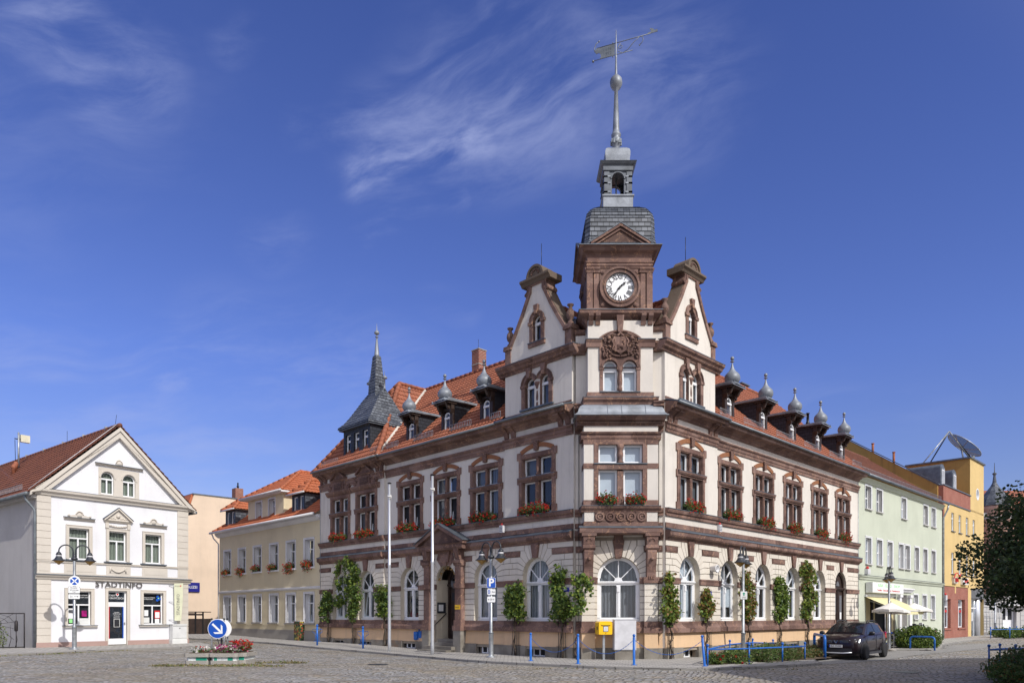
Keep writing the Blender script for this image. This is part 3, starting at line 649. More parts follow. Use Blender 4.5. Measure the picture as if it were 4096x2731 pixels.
# --- arched ground floor window
def gfwin(F, u, off, r, kind, y=.22, zs=3.23, zb=1.42, tz=2.86, tilt=False, roller=False):
    fr = MB(); gl = MB(); cu = MB(); y0 = y; R0 = r
    fr.box(-r, r, y0-.03, y0+.09, zb, zb+.07, 'white'); fr.box(-r, r, y0-.05, y0, zb+.07, zb+.10, 'white'); fr.box(-r, r, y0, y0+.07, zb+.10, zb+.15, 'white')
    for s in (-1, 1): fr.box(s*(r-.10), s*r, y0, y0+.08, zb+.1, zs, 'white'); fr.box(s*(r-.155), s*(r-.10), y0+.02, y0+.08, zb+.15, tz, 'white')
    fr.ring(0, zs, r-.10, r, y0, y0+.08, 'white', 20, 0, pi); fr.ring(0, zs, r-.13, r-.10, y0+.025, y0+.08, 'white', 20, 0, pi)
    fr.box(-r+.1, r-.1, y0-.01, y0+.08, tz, tz+.15, 'white'); fr.mold([(.01, tz+.04), (.05, tz+.06), (.07, tz+.10), (.07, tz+.125), (.01, tz+.14)], -r+.02, r-.02, 'white', -y0)
    fr.box(-.075, .075, y0-.01, y0+.075, zb+.15, tz, 'white'); fr.box(-.03, .03, y0-.035, y0-.01, zb+.2, tz-.05, 'white'); fr.box(-.05, .05, y0-.06, y0, tz-.26, tz-.04, 'white')
    fr.disc(0, tz+.15, .15, y0-.01, y0+.06, 'white', 20)
    cz = tz+.15
    for a in (45, 90, 135):
        a = radians(a)
        L = (zs-cz)*sin(a)+sqrt(max(0, ((zs-cz)*sin(a))**2+(r-.1)**2-(zs-cz)**2))
        p, q = (.12*cos(a), cz+.12*sin(a)), (L*cos(a), cz+L*sin(a)); nx, nz = -sin(a)*.016, cos(a)*.016
        fr.prism([(p[0]-nx, p[1]-nz), (q[0]-nx, q[1]-nz), (q[0]+nx, q[1]+nz), (p[0]+nx, p[1]+nz)], y0, y0+.05, 'white')
    if tilt:
        t = Matrix.Translation((0, y0+.08, zb+.15)) @ Matrix.Rotation(radians(-6), 4, 'X') @ Matrix.Translation((0, -y0-.08, -zb-.15)); fr.T = t
        for a, b, c, d in ((-r+.155, -.075, zb+.15, zb+.22), (-r+.155, -.075, tz-.07, tz), (-r+.155, -r+.22, zb+.22, tz-.07), (-.14, -.075, zb+.22, tz-.07)): fr.box(a, b, y0+.08, y0+.13, c, d, 'white')
        fr.T = None
    gl.poly([(x, y0+.04, z) for x, z in [(-r+.05, zb+.1), (r-.05, zb+.1)]+arc(0, zs, r-.06, 0, pi, 16)], 'glass')
    yy = y0+.22
    if kind:
        cu.poly([(x, yy, z) for x, z in [(-r+.02, zb), (r-.02, zb)]+arc(0, zs, r-.02, 0, pi, 16)], kind)
    if roller: cu.box(-r+.1, r-.12, yy-.12, yy-.1, 2.0, tz, 'blind')
    mx = TI @ F @ Matrix.Translation((u, -off, 0)); w0 = obj('window', fr, TH, mx); obj('pane', gl, w0); obj('curtain', cu, w0)
for u, k, t in ((-16.55, 'curtain', True), (-14.0, 'grey', True), (-10.45, 'dark', False), (-5.03, 'curtain', False), (-1.95, 'curtain', False)): gfwin(FL, u, offat('L', u), .735, k, tilt=t)
for u, k, ro in ((1.68, 'blind', False), (4.97, 'grey', True), (7.97, 'grey', False), (11.04, 'blind', False), (14.11, 'grey', False)): gfwin(FR, u, offat('R', u), .735, k, roller=ro)
# basement windows
for S in 'LR':
    for u in [c for l in AR[S] for c, r in l if c not in (-7.7, 16.86)]:
        fr = MB(); gl = MB()
        fr.box(-.36, .36, .0, .06, -.02, .04, 'white'); fr.box(-.36, .36, 0, .06, .37, .43, 'white')
        for x in (-.36, -.03, .30): fr.box(x, x+.06, 0.004, .056, .04, .37, 'white')
        fr.box(-.5, .5, -.14, .07, -.08, -.02, 'stone'); gl.box(-.34, .34, .03, .04, 0.01, .4, 'dark')
        w0 = obj('basement_window', fr, TH, TI @ FF[S] @ Matrix.Translation((u, .09, gz(*(FF[S] @ Vector((u, 0, 0)))[:2])*.8+.03))); obj('pane', gl, w0)
# --- doors
def door(name, F, u, off, r, y, z0, zs, glassd):
    d = MB(); g = MB(); h = MB()
    d.prism([(-r, z0), (r, z0)]+arc(0, zs, r, 0, pi, 18), y+.05, y+.10, 'wooddark')
    d.ring(0, zs, r-.12, r, y-.02, y+.05, 'wooddark', 20, 0, pi)
    for s in (-1, 1):
        d.box(s*(r-.10), s*r, y-.02, y+.05, z0, zs, 'wooddark'); d.box(s*.03, s*.10, y-.01, y+.05, z0, zs-.25, 'wooddark')
        for a, b in ((z0+.15, z0+.75), (z0+.9, z0+1.05)): d.box(s*.16, s*(r-.16), y+.0, y+.05, a, b, 'wooddark'); d.box(s*.22, s*(r-.22), y-.02, y+.05, a+.05, b-.05, 'wooddark')
        d.box(s*.16, s*(r-.16), y+.02, y+.05, z0+1.15, zs-.35, 'wooddark'); g.box(s*.24, s*(r-.24), y+.012, y+.02, z0+1.75, zs-.5, glassd)
        for i in range(9): d.ball((s*.135, y-.005, z0+.2+i*.27), .018, 'wooddark', 6); d.ball((s*(r-.13), y-.005, z0+.2+i*.27), .018, 'wooddark', 6)
    d.mold([(-y-.05, zs-.25), (-y+.05, zs-.22), (-y+.09, zs-.14), (-y+.09, zs-.10), (-y-.05, zs-.08)], -r+.02, r-.02, 'wooddark')
    g.prism([(-.22, zs+.0), (.22, zs+.0)]+arc(0, zs+.05, .22, 0, pi, 10), y+.012, y+.045, glassd)
    d.ring(0, zs+.05, .22, .28, y-.01, y+.05, 'wooddark', 12, 0, pi)
    h.tube([(.07, y-.05, z0+1.02), (.07, y-.07, z0+1.08), (.07, y-.05, z0+1.2)], .012, 'gold', 6)
    o = obj(name, d, TH, TI @ F @ Matrix.Translation((u, -off, 0))); obj('pane', g, o); obj('handle', h, o); return o
dr = door('door', FR, 16.86, 0, .76, .12, 0.0, 3.23, 'curtaind')
nb_ = MB(); nb_.box(.12, .34, .07, .078, 1.45, 1.82, 'signwhite'); obj('notice', nb_, dr)
st = MB(); st.box(-.8, .8, .0, .3, -.5, .02, 'stone')
for s in (-1, 1): st.box(s*.76, s*.92, -.04, .28, -.5, 1.42, 'stone'); st.box(s*.77, s*.93, -.09, .28, 1.0, 1.42, 'por')
part('door_surround', st, FR @ Matrix.Translation((16.86, 0, 0)))
door('door', FL, -7.62, 0, .66, .60, .60, 3.2, 'dark')
# entrance porch on the left wing
p = MB(); F = FL
for s in (-1, 1):
    c = -7.7+s*1.12
    p.box(c-.2, c+.2, -.27, .02, 1.42, 4.0, 'por'); p.box(c-.24, c+.24, -.31, .02, 1.17, 1.45, 'por'); p.box(c-.28, c+.28, -.36, .02, .98, 1.20, 'por'); p.box(c-.25, c+.25, -.33, .02, -.3, 1.0, 'stone')
    p.box(c-.24, c+.24, -.31, .02, 2.86, 3.08, 'por'); p.mold([(0, 3.85), (.28, 3.85), (.31, 3.93), (.36, 3.98), (.36, 4.10), (0, 4.12)], c-.27, c+.27, 'por')
    p.mold([(0, 4.12), (.30, 4.12), (.34, 4.25), (.40, 4.45), (.42, 4.60), (0, 4.60)], c-.15, c+.15, 'por')
    p.prism([(-7.7+s*.12, 4.0), (-7.7+s*.30, 3.86), (-7.7+s*.62, 4.2), (-7.7+s*.5, 4.48), (-7.7+s*.12, 4.5)], -.07, 0, 'por')
p.mold([(0, 4.58), (.40, 4.58), (.45, 4.66), (.45, 4.80), (.50, 4.84), (0, 4.86)], -9.3, -6.1, 'por')
p.prism([(-9.2, 4.86), (-6.2, 4.86), (-7.7, 5.55)], -.34, 0, 'pord')
for s in (-1, 1):
    p.prism([(-7.7, 5.58), (-7.7+s*1.68, 4.80), (-7.7+s*1.68, 4.95), (-7.7, 5.76)], -.50, 0, 'por')
p.prism([(-7.98, 4.05), (-7.42, 4.05), (-7.3, 4.58), (-8.1, 4.58)], -.16, 0, 'por')
pc = part('entrance_porch', p, F)
q = MB()
for s in (-1, 1): q.prism([(-7.7, 5.77), (-7.7+s*1.74, 4.93), (-7.7+s*1.74, 4.965), (-7.7, 5.81)], -.55, 0, 'lead')
obj('porch_roof', q, pc)
q = MB()
for i, ch in enumerate('RATHAUS'):
    a = radians(168-i*26); q.text(ch, -7.7+.60*cos(a), 3.2+.60*sin(a), .24, 'gold', .10, .03, rot=a-pi/2)
q.ring(-7.7, 3.2, .69, .70, .09, .10, 'black', 24, radians(5), radians(175)); obj('lettering', q, pc)
q = MB()
for i in range(4): q.box(-8.75+.10*i, -6.70, -.85+i*.30, .7, -.3, .12+.15*i, 'stone')
q.box(-8.45, -8.39, .30, .72, .1, 3.3, 'reveal'); q.box(-7.01, -6.9, .30, .72, .1, 3.3, 'reveal'); q.box(-8.46, -6.9, .3, .72, 3.9, 4.0, 'reveal'); q.box(-8.5, -6.9, .72, .8, .1, 4.0, 'wooddark')
obj('steps', q, pc)
q = MB(); q.tube([(-8.36, .55, 1.75), (-8.36, -.15, 1.2), (-8.36, -.2, 1.1)], .022, 'black'); obj('handrail', q, pc)
q = MB(); q.lathe([(.02, 3.35), (.07, 3.3), (.13, 3.22), (.11, 2.98), (.07, 2.92), (.02, 2.88)], -7.6, .35, 'grey', 6, False); q.lathe([(.14, 3.22), (.15, 3.24), (.05, 3.33)], -7.6, .35, 'black', 6, False); q.tube([(-7.6, .35, 3.34), (-7.6, .35, 3.88)], .012, 'black', 6); obj('lantern', q, pc)
q = MB(); q.box(-8.385, -8.34, .02, .50, 1.75, 2.25, 'anth'); q.box(-8.34, -8.325, .08, .34, 1.85, 2.15, 'signwhite'); obj('notice_case', q, pc)
q = MB(); q.box(-6.76, -6.42, -.285, -.27, 1.92, 2.12, 'yellowpost'); q.text('Standesamt', -6.59, 2.02, .055, 'ink', -.287, .004); obj('nameplate', q, pc)

# --- chamfered corner: ground floor, oriel, tower shaft (x is world x, y measured back from the oriel face)
m = MB(); ru = MB(); b = MB(); pl = MB()
wall(m, 0, 3.24, .3, 4.6, 0, [('a', 1.61, .80, 1.42, 3.05)], 'mortar', .3, 'reveal'); wall(m, 0, 3.24, 4.6, 12.35, 0, [], 'cream')
rustic(ru, 0, 3.24, [(1.61, .80)], 0, 3.07)
b.mold(BASE, 0, 3.24, 'por'); pl.mold([(-.02, .42), (.05, .42), (.0, 1.0), (-.02, 1.0)], 0, 3.24, 'peach'); b.box(0, 3.24, -.08, .2, -.6, .43, 'stone')
co = MB()
for pr in (MID, SILL, FRZ, CORN, [(0, 4.94), (.045, 4.94), (.045, 5.13), (0, 5.13)], [(0, 11.50), (.05, 11.50), (.08, 11.58), (.16, 11.62), (.28, 11.76), (.30, 11.84), (0, 11.88)], [(0, 12.25), (.1, 12.3), (.16, 12.42), (0, 12.45)]):
    for a_, b_ in ((-.03, .36), (2.88, 3.27)): co = MB(); co.mold(pr, a_, b_, 'por'); part('string_course', co, FC)
part('wall', m, FC); part('rusticated_stonework', ru, FC); part('stone_base', b, FC); part('plinth', pl, FC)
gfwin(FC, 1.61, 0, .80, 'curtaind', .2, 3.07, 1.42, 2.80)
o = MB(); F = FO
o.T = None
CX = 4.02
for s in (-1, 1):                       # piers and consoles
    c = CX+s*1.17; o = MB()
    o.box(c-.23, c+.23, .22, .75, 1.42, 3.0, 'block'); 
    for i in range(6): o.box(c-.245, c+.245, .19, .3, 1.43+i*.237, 1.645+i*.237, 'block')
    o.box(c-.29, c+.29, .10, .75, 1.0, 1.20, 'por'); o.box(c-.26, c+.26, .15, .75, 1.2, 1.43, 'por')
    o.box(c-.25, c+.25, .16, .75, .42, 1.0, 'peach'); o.box(c-.27, c+.27, .13, .75, -.6, .43, 'stone')
    o.box(c-.29, c+.29, .12, .7, 2.86, 3.08, 'por')
    o.T = Matrix.Translation((c, 0, 0))
    o.mold([(-.7, 3.08), (-.12, 3.08), (-.14, 3.25), (-.10, 3.45), (.02, 3.75), (.05, 4.0), (.02, 4.1), (-.7, 4.1)], -.17, .17, 'por')
    o.mold([(-.7, 4.08), (.03, 4.08), (.09, 4.14), (.09, 4.22), (.04, 4.26), (-.7, 4.26)], -.23, .23, 'por')
    o.mold([(-.7, 4.25), (.06, 4.25), (.10, 4.45), (.10, 4.60), (-.7, 4.6)], -.21, .21, 'por'); o.box(-.27, .27, -.14, .6, 4.58, 4.71, 'por')
    for k_ in range(5):
        a = radians(30+30*k_); o.ball((.10*cos(a), -.10, 4.37+.12*sin(a)), .032, 'por', 6)
    o.ball((0, -.04, 3.75), .07, 'por', 8)
    for dx in (-.08, 0, .08): o.box(dx-.02, dx+.02, .08, .2, 3.0, 3.12, 'por')
    o.T = None; part('corner_console', o, F)
o = MB(); o.prism([(CX-.10, 3.80), (CX+.10, 3.80), (CX+.17, 4.70), (CX-.17, 4.70)], .40, .7, 'por')
part('keystone', o, F)
o = MB()
o.box(2.50, 5.56, -.14, .75, 4.70, 4.88, 'por'); o.box(2.53, 5.53, -.11, .75, 4.665, 4.70, 'por'); o.mold([(-.1, 4.885), (.16, 4.883), (.16, 4.90), (0, 4.97), (-.1, 4.97)], 2.48, 5.58, 'lead')
o.box(2.655, 5.42, -.02, .75, 4.95, 5.125, 'por'); o.box(2.68, 3.05, -.005, .75, 5.12, 5.48, 'cream'); o.box(4.99, 5.39, -.005, .75, 5.12, 5.48, 'cream')
o.box(3.05, 4.99, -.03, .4, 5.12, 5.48, 'pord')
for i in range(5):
    c = 3.245+i*.388; o.ring(c, 5.30, .115, .17, -.075, -.03, 'por', 18); o.ring(c, 5.30, .03, .085, -.065, -.03, 'por', 12, radians(30), radians(300))
o.mold([(-.7, 5.47), (.03, 5.47), (.06, 5.54), (.13, 5.60), (.16, 5.68), (-.7, 5.69)], 2.56, 5.50, 'por'); o.mold([(-.7, 5.692), (.17, 5.684), (.17, 5.70), (-.7, 5.715)], 2.55, 5.51, 'lead')
wall(o, 2.66, 5.41, 5.70, 8.70, 0, [('r', 3.05, 5.0, 5.72, 8.16)], 'cream', .25, 'por')
for x in (2.66, 5.41): o.poly([(x, 0, 4.9), (x, .8, 4.9), (x, .8, 8.7), (x, 0, 8.7)], 'cream')
for z0, z1 in ((5.715, 5.92), (7.08, 7.28), (7.98, 8.16)):
    for x0, x1 in ((2.645, 3.03), (5.01, 5.425)): o.box(x0, x1, -.02, .75, z0, z1-.003, 'por')
for s in (-1, 1): o.box(CX+s*.82, CX+s*.985, -.03, .24, 5.72, 8.15, 'por')
o.box(CX-.985, CX+.985, -.025, .24, 7.98, 8.155, 'por'); o.box(CX-.11, CX+.11, .02, .24, 5.72, 7.0, 'por'); o.box(CX-.14, CX+.14, -.02, .2, 5.72, 6.05, 'por')
o.box(CX-.98, CX+.98, -.037, .235, 7.05, 7.24, 'por'); o.mold([(.035, 7.22), (.08, 7.25), (.08, 7.28), (-.2, 7.295)], CX-.99, CX+.99, 'lead')
o.lathe([(.12, 7.28), (.13, 7.34), (.085, 7.38), (.07, 7.44), (.11, 7.55), (.115, 7.66), (.08, 7.78), (.12, 7.84), (.15, 7.98)], CX, .08, 'por', 14)
o.mold([(-.7, 8.155), (.03, 8.155), (.06, 8.22), (.06, 8.30), (.12, 8.36), (.14, 8.42), (-.7, 8.44)], 2.56, 5.52, 'por')
o.mold([(-.7, 8.66), (.04, 8.66), (.07, 8.72), (.07, 8.80), (.18, 8.84), (.24, 8.90), (.30, 8.94), (.30, 9.0), (-.7, 9.0)], 2.40, 5.64, 'por')
for i in range(46): o.box(2.5+i*.0672, 2.535+i*.0672, -.14, -.05, 8.735, 8.80, 'pord')
og = part('oriel', o, F)
fr = MB(); gl = MB(); cu = MB()
for x0, x1 in ((CX-.82, CX-.11), (CX+.11, CX+.82)):
    for z0, z1 in ((5.76, 7.05), (7.29, 7.98)):
        light(fr, gl, cu, x0, x1, z0, z1, .14, 'blind', .075)
obj('window_frame', fr, og); obj('pane', gl, og); obj('curtain', cu, og)
o = MB(); prof = [(1.72, 9.0), (1.66, 9.05), (1.60, 9.12), (1.56, 9.25), (1.50, 9.36), (1.40, 9.44), (1.30, 9.46)]
for (r0, z0), (r1, z1) in zip(prof, prof[1:]):
    q0, q1 = r0-1.38, r1-1.38
    o.poly([(CX-r0, -q0, z0), (CX+r0, -q0, z0), (CX+r1, -q1, z1), (CX-r1, -q1, z1)], 'zinc')
    for s in (-1, 1): o.poly([(CX+s*r0, -q0, z0), (CX+s*r0, .9, z0), (CX+s*r1, .9, z1), (CX+s*r1, -q1, z1)], 'zinc')
o.box(CX-1.73, CX+1.73, -.35, .8, 8.985, 9.01, 'zinc')
for x in (CX-.5, CX+.02, CX+.9): o.tube([(x, -(r-1.38)-.008, z) for r, z in prof], .012, 'zinc', 5)
obj('oriel_roof', o, og)
# tower
T_ = MB()
wall(T_, 2.82, 5.24, 9.4, 12.6, .1, [('a', 3.65, .265, 9.95, 10.86), ('a', 4.37, .265, 9.95, 10.86)], 'cream', .22, 'por')
for x in (2.82, 5.24): T_.poly([(x, .1, 9.4), (x, 3.0, 9.4), (x, 3.0, 12.6), (x, .1, 12.6)], 'cream')
T_.poly([(2.82, 3., 9.4), (5.24, 3., 9.4), (5.24, 3., 12.6), (2.82, 3., 12.6)], 'cream')
T_.mold([(-1, 9.46), (.0, 9.46), (.02, 9.54), (.10, 9.62), (.12, 9.70), (-1, 9.72)], 2.64, 5.42, 'por', -.1+.08); T_.mold([(-1, 9.721), (.13, 9.705), (.13, 9.725), (-1, 9.745)], 2.62, 5.44, 'lead', -.02)
T_.box(2.79, 5.27, .07, 3.0, 9.74, 9.935, 'por'); T_.box(3.27, 4.77, .03, .3, 9.93, 9.96, 'lead')
for s in (-1, 1):
    T_.box(4.01+s*.63, 4.01+s*.75, .07, .3, 9.95, 11.2, 'por'); T_.box(4.01+s*.60, 4.01+s*.77, .05, .3, 10.76, 10.86, 'por')
    c = 4.01+s*.36
    T_.ring(c, 10.86, .265, .36, .03, .3, 'por', 16, 0, pi); T_.ring(c, 10.86, .36, .41, .06, .3, 'pord', 16, 0, pi)
T_.lathe([(.09, 9.95), (.09, 10.1), (.06, 10.14), (.085, 10.22), (.095, 10.35), (.075, 10.6), (.065, 10.66), (.09, 10.7), (.10, 10.86)], 4.01, .1, 'por', 12); T_.box(3.9, 4.12, .04, .25, 10.76, 10.87, 'por')
wall(T_, 3.28, 4.74, 10.86, 11.15, .05, [('a', 3.65, .262, 10.86, 10.86), ('a', 4.37, .262, 10.86, 10.86)], 'por', .15, 'por')
T_.prism([(3.26, 11.14), (4.76, 11.14), (4.76, 11.92)]+arc(4.01, 11.02, 1.14, radians(49), radians(131), 12)+[(3.26, 11.92)], .05, .3, 'pord')
T_.ring(4.01, 11.02, 1.14, 1.20, .0, .3, 'por', 14, radians(49), radians(131))
for s in (-1, 1): T_.box(4.01+s*.69, 4.01+s*.76, .03, .2, 10.88, 11.9, 'por')
for x0, x1 in ((2.75, 3.34), (4.68, 5.31)): T_.mold([(-1, 11.60), (.02, 11.60), (.03, 11.75), (.09, 11.86), (-1, 11.87)], x0, x1, 'por', -.1+.04); T_.box(x0-.02, x1+.02, -.04, .5, 11.872, 11.895, 'lead')
T_.prism([(3.93, 12.12), (4.09, 12.12), (4.15, 12.75), (3.87, 12.75)], -.06, .2, 'por')
for x in (2.84, 3.10, 4.79, 5.05):
    T_.T = Matrix.Translation((x, 0, 0)); T_.mold([(-.2, 12.42), (-.06, 12.42), (.0, 12.55), (.14, 12.70), (.16, 12.78), (-.2, 12.78)], 0, .17, 'por'); T_.T = None
for s, x in ((-1, 2.82), (1, 5.24)): 
    for yy in (.2, .5, 2.3, 2.6): T_.prism([(x, 12.42), (x+s*.18, 12.72), (x+s*.18, 12.78), (x, 12.78)], yy, yy+.16, 'por')
cc = (4.03, 1.5)
T_.sq([(1.22, 12.60), (1.34, 12.70), (1.42, 12.76), (1.52, 12.84), (1.54, 12.95), (1.2, 12.97)], *cc, 'por'); T_.sq([(1.2, 12.972), (1.56, 12.956), (1.56, 12.975), (1.2, 12.99)], *cc, 'lead')
T_.sq([(1.26, 12.975), (1.26, 13.10), (1.23, 13.14)], 4.03, 1.5, 'por'); T_.sq([(1.17, 13.05), (1.17, 15.3)], 4.03, 1.5, 'pord')
for fx in range(4):                     # pilasters on the four sides of the clock stage
    T_.T = Matrix.Translation((4.03, 1.5, 0)) @ Matrix.Rotation(fx*pi/2, 4, 'Z')
    for s in (-1, 1):
        T_.box(s*1.01, s*1.22, -1.235, -1.1, 13.1, 14.5, 'por'); T_.box(s*.78, s*.965, -1.215, -1.1, 13.1, 14.5, 'por')
        T_.mold([(1.0, 14.46), (1.25, 14.46), (1.26, 14.52), (1.30, 14.58), (1.30, 14.64), (1.0, 14.66)], *(sorted((s*.74, s*1.24))), 'por')
        for z in (13.27, 14.5-.0): T_.disc(s*.62, z, .085, -1.23, -1.1, 'por', 14)
        for z in (13.27, 14.5-.0): T_.disc(s*.62, z, .045, -1.26, -1.1, 'por', 10)
    T_.box(-.75, .75, -1.19, -1.1, 13.1, 14.62, 'pord')
T_.T = None
T_.sq([(1.20, 14.64), (1.22, 14.70), (1.24, 14.72), (1.24, 14.80), (1.27, 14.83), (1.27, 14.88), (1.21, 14.90), (1.21, 15.10), (1.26, 15.16), (1.38, 15.22), (1.44, 15.30), (1.52, 15.36), (1.2, 15.38)], 4.03, 1.5, 'por')
T_.sq([(1.2, 15.382), (1.54, 15.362), (1.54, 15.385), (1.2, 15.42)], 4.03, 1.5, 'lead')
for fx in range(4):
    T_.T = Matrix.Translation((4.03, 1.5, 0)) @ Matrix.Rotation(fx*pi/2, 4, 'Z')
    T_.prism([(-1.0, 15.39), (1.0, 15.39), (0, 16.08)], -1.40, -1.1, 'pord')
    for s in (-1, 1):
        T_.prism([(0, 16.06), (s*1.10, 15.38), (s*1.10, 15.47), (0, 16.17)], -1.52, -.6, 'por'); T_.prism([(0, 16.172), (s*1.13, 15.46), (s*1.13, 15.485), (0, 16.195)], -1.54, -.6, 'lead'); T_.prism([(0, 15.95), (s*.95, 15.36), (s*.95, 15.42), (0, 16.03)], -1.46, -1.3, 'por')
    T_.box(-1.05, 1.05, -1.50, -1.3, 15.385, 15.42, 'lead')
T_.T = None
tw = part('clock_tower', T_, F)
fr = MB(); gl = MB(); cu = MB()
for c in (3.65, 4.37):
    r = .262
    fr.ring(c, 10.86, r-.06, r, .2, .26, 'white', 14, 0, pi)
    for s in (-1, 1): fr.box(c+s*(r-.06), c+s*r, .2, .26, 9.96, 10.86, 'white')
    fr.box(c-r, c+r, .2, .26, 9.96, 10.02, 'white'); fr.box(c-r, c+r, .18, .26, 10.70, 10.82, 'white')
    gl.poly([(x, .23, z) for x, z in [(c-r+.03, 9.98), (c+r-.03, 9.98)]+arc(c, 10.86, r-.03, 0, pi, 10)], 'glass')
    cu.poly([(x, .33, z) for x, z in [(c-r, 9.96), (c+r, 9.96)]+arc(c, 10.86, r, 0, pi, 10)], 'blind')
obj('window_frame', fr, tw); obj('pane', gl, tw); obj('curtain', cu, tw)
# coat of arms relief
q = MB(); RR = random.Random(3)
q.prism([(3.80, 11.95), (4.22, 11.95), (4.24, 11.65), (4.17, 11.42), (4.01, 11.30), (3.85, 11.42), (3.78, 11.65)], -.04, .06, 'por')
q.ring(4.01, 11.62, .22, .26, -.06, .05, 'por', 18, radians(200), radians(340))
q.T = Matrix.Translation((4.01, -.06, 11.63)); q.lathe([(.02, -.08), (.06, -.05), (.07, 0), (.05, .05), (.02, .07)], 0, 0, 'por', 8, True, 0, 1.7, .5); q.T = None
for dx in (-.09, -.05, .05, .09): q.tube([(4.01+dx, -.06, 11.60), (4.01+dx*1.1, -.06, 11.48)], .014, 'por', 5)
q.ball((4.13, -.06, 11.70), .035, 'por', 8); q.tube([(4.13, -.06, 11.70), (4.10, -.06, 11.80), (4.15, -.06, 11.83)], .012, 'por', 5)
for i in range(7): q.ball((4.01+.03*(i-3), -.03, 12.0+.03*(3-abs(i-3))), .045, 'por', 8)
for s in (-1, 1):
    q.ball((4.01+s*.42, -.05, 11.90), .075, 'por', 10); q.tube([(4.01+s*.15, -.02, 12.02), (4.01+s*.3, -.04, 12.06), (4.01+s*.45, -.04, 11.99), (4.01+s*.6, -.02, 11.93)], [.02, .04, .04, .015], 'por', 6)
    q.tube([(4.01+s*.2, -.02, 11.95), (4.01+s*.3, -.04, 11.8), (4.01+s*.24, -.05, 11.65), (4.01+s*.3, -.04, 11.5), (4.01+s*.16, -.03, 11.4)], .035, 'por', 6)
    for i in range(46):
        x = 4.01+s*RR.uniform(.27, .68); z = RR.uniform(11.2, 11.9); q.ball((x, RR.uniform(-.03, .05), z), RR.uniform(.025, .06), 'por', 7)
    for i in range(16):
        a = radians(200+i*9); q.ball((4.01+s*(.02+.40*abs(cos(a))), .02, 11.45+.2*sin(a)), .04, 'por', 6)
obj('coat_of_arms', q, tw)
ck = MB()
ck.ring(4.03, 13.89, .52, .60, .16, .4, 'por', 40); ck.ring(4.03, 13.89, .60, .68, .19, .4, 'pord', 40); ck.ring(4.03, 13.89, .68, .76, .15, .4, 'por', 40); ck.disc(4.03, 13.89, .525, .24, .3, 'dial', 48)
clk = part('clock', ck, F)
q = MB()
for i, t in enumerate(['XII', 'I', 'II', 'III', 'IIII', 'V', 'VI', 'VII', 'VIII', 'IX', 'X', 'XI']):
    a = pi/2-i*pi/6; q.text(t, 4.03+.385*cos(a), 13.89+.385*sin(a), .25, 'ink', .235, .006, rot=a-pi/2, sx=.70, bold=.006)
for i in range(60):
    a = 2*pi*i/60; q.disc(4.03+.495*cos(a), 13.89+.495*sin(a), .009, .234, .24, 'ink', 6)
q.ring(4.03, 13.89, .52, .53, .15, .24, 'ink', 40); obj('numerals', q, clk)
q = MB()
for a, L, wd in ((radians(90-48), .31, .028), (radians(90-216), .40, .022)):
    d = (cos(a), sin(a)); n = (-d[1], d[0])
    def P(l, s): return (4.03+d[0]*l+n[0]*s, 13.89+d[1]*l+n[1]*s)
    q.prism([P(-.12, wd), P(-.12, -wd), P(L*.6, -wd*.9), P(L*.68, -wd*2), P(L*.8, -wd), P(L, 0), P(L*.8, wd), P(L*.68, wd*2), P(L*.6, wd*.9)], .20, .215, 'ink')
q.disc(4.03, 13.89, .045, .19, .22, 'ink', 12); obj('hands', q, clk)
# dome, lantern, spire, vane
d = MB(); pr = [(1.44, 15.42), (1.34, 15.58), (1.30, 15.80), (1.29, 16.15), (1.28, 16.48), (1.22, 16.74), (1.09, 16.95), (.90, 17.09), (.6, 17.17)]
for i in range(len(pr)-1):
    (r0, z0), (r1, z1) = pr[i], pr[i+1]
    for fx in range(4):
        d.T = Matrix.Translation((4.05, 1.5, 0)) @ Matrix.Rotation(fx*pi/2, 4, 'Z'); n = max(1, round((z1-z0+abs(r1-r0))/.15))
        c0 = 0
        for j in range(n):
            ra, rb = r0+(r1-r0)*j/n, r0+(r1-r0)*(j+1)/n; za, zb = z0+(z1-z0)*j/n, z0+(z1-z0)*(j+1)/n
            d.poly([(-ra*.877, -ra-.022, za), (ra*.877, -ra-.022, za), (rb*.877, -rb, zb), (-rb*.877, -rb, zb)], 'slate'); d.poly([(-ra*.877, -ra-.022, za), (ra*.877, -ra-.022, za), (ra*.877, -ra, za), (-ra*.877, -ra, za)], 'slate')
            d.poly([(ra*.877, -ra-.022, za), (ra+.022, -ra*.877, za), (rb, -rb*.877, zb), (rb*.877, -rb, zb)], 'slate')
d.T = None; part('dome', d, F)
l = MB(); c = (4.07, 1.5)
l.sq([(.60, 17.1), (.57, 17.2), (.57, 17.66), (.61, 17.70), (.61, 17.75), (.5, 17.78)], *c, 'zinc')
for fx in range(4):
    l.T = Matrix.Translation((*c, 0)) @ Matrix.Rotation(fx*pi/2, 4, 'Z')
    wall(l, -.5, .5, 17.78, 18.72, -.5, [('a', 0, .235, 17.78, 18.40)], 'leadd', .12, 'leadd')
    for s in (-1, 1):
        l.box(s*.33, s*.53, -.535, -.4, 17.78, 18.66, 'leadd')
        for z in (17.86, 18.2, 18.45): l.box(s*.29, s*.55, -.55, -.4, z, z+.05, 'zinc')
    l.ring(0, 18.4, .235, .28, -.53, -.4, 'leadd', 12, 0, pi)
l.T = None
l.sq([(.50, 18.66), (.57, 18.70), (.57, 18.86), (.64, 18.92), (.70, 19.0), (.4, 19.03)], *c, 'leadd')
l.sq([(.56, 19.02), (.49, 19.07), (.46, 19.18), (.48, 19.34), (.485, 19.48), (.45, 19.60), (.36, 19.69), (.18, 19.74), (.12, 19.78)], *c, 'zinc')
l.tube([(c[0], c[1], 17.7), (c[0], c[1], 18.7)], .03, 'gutter')
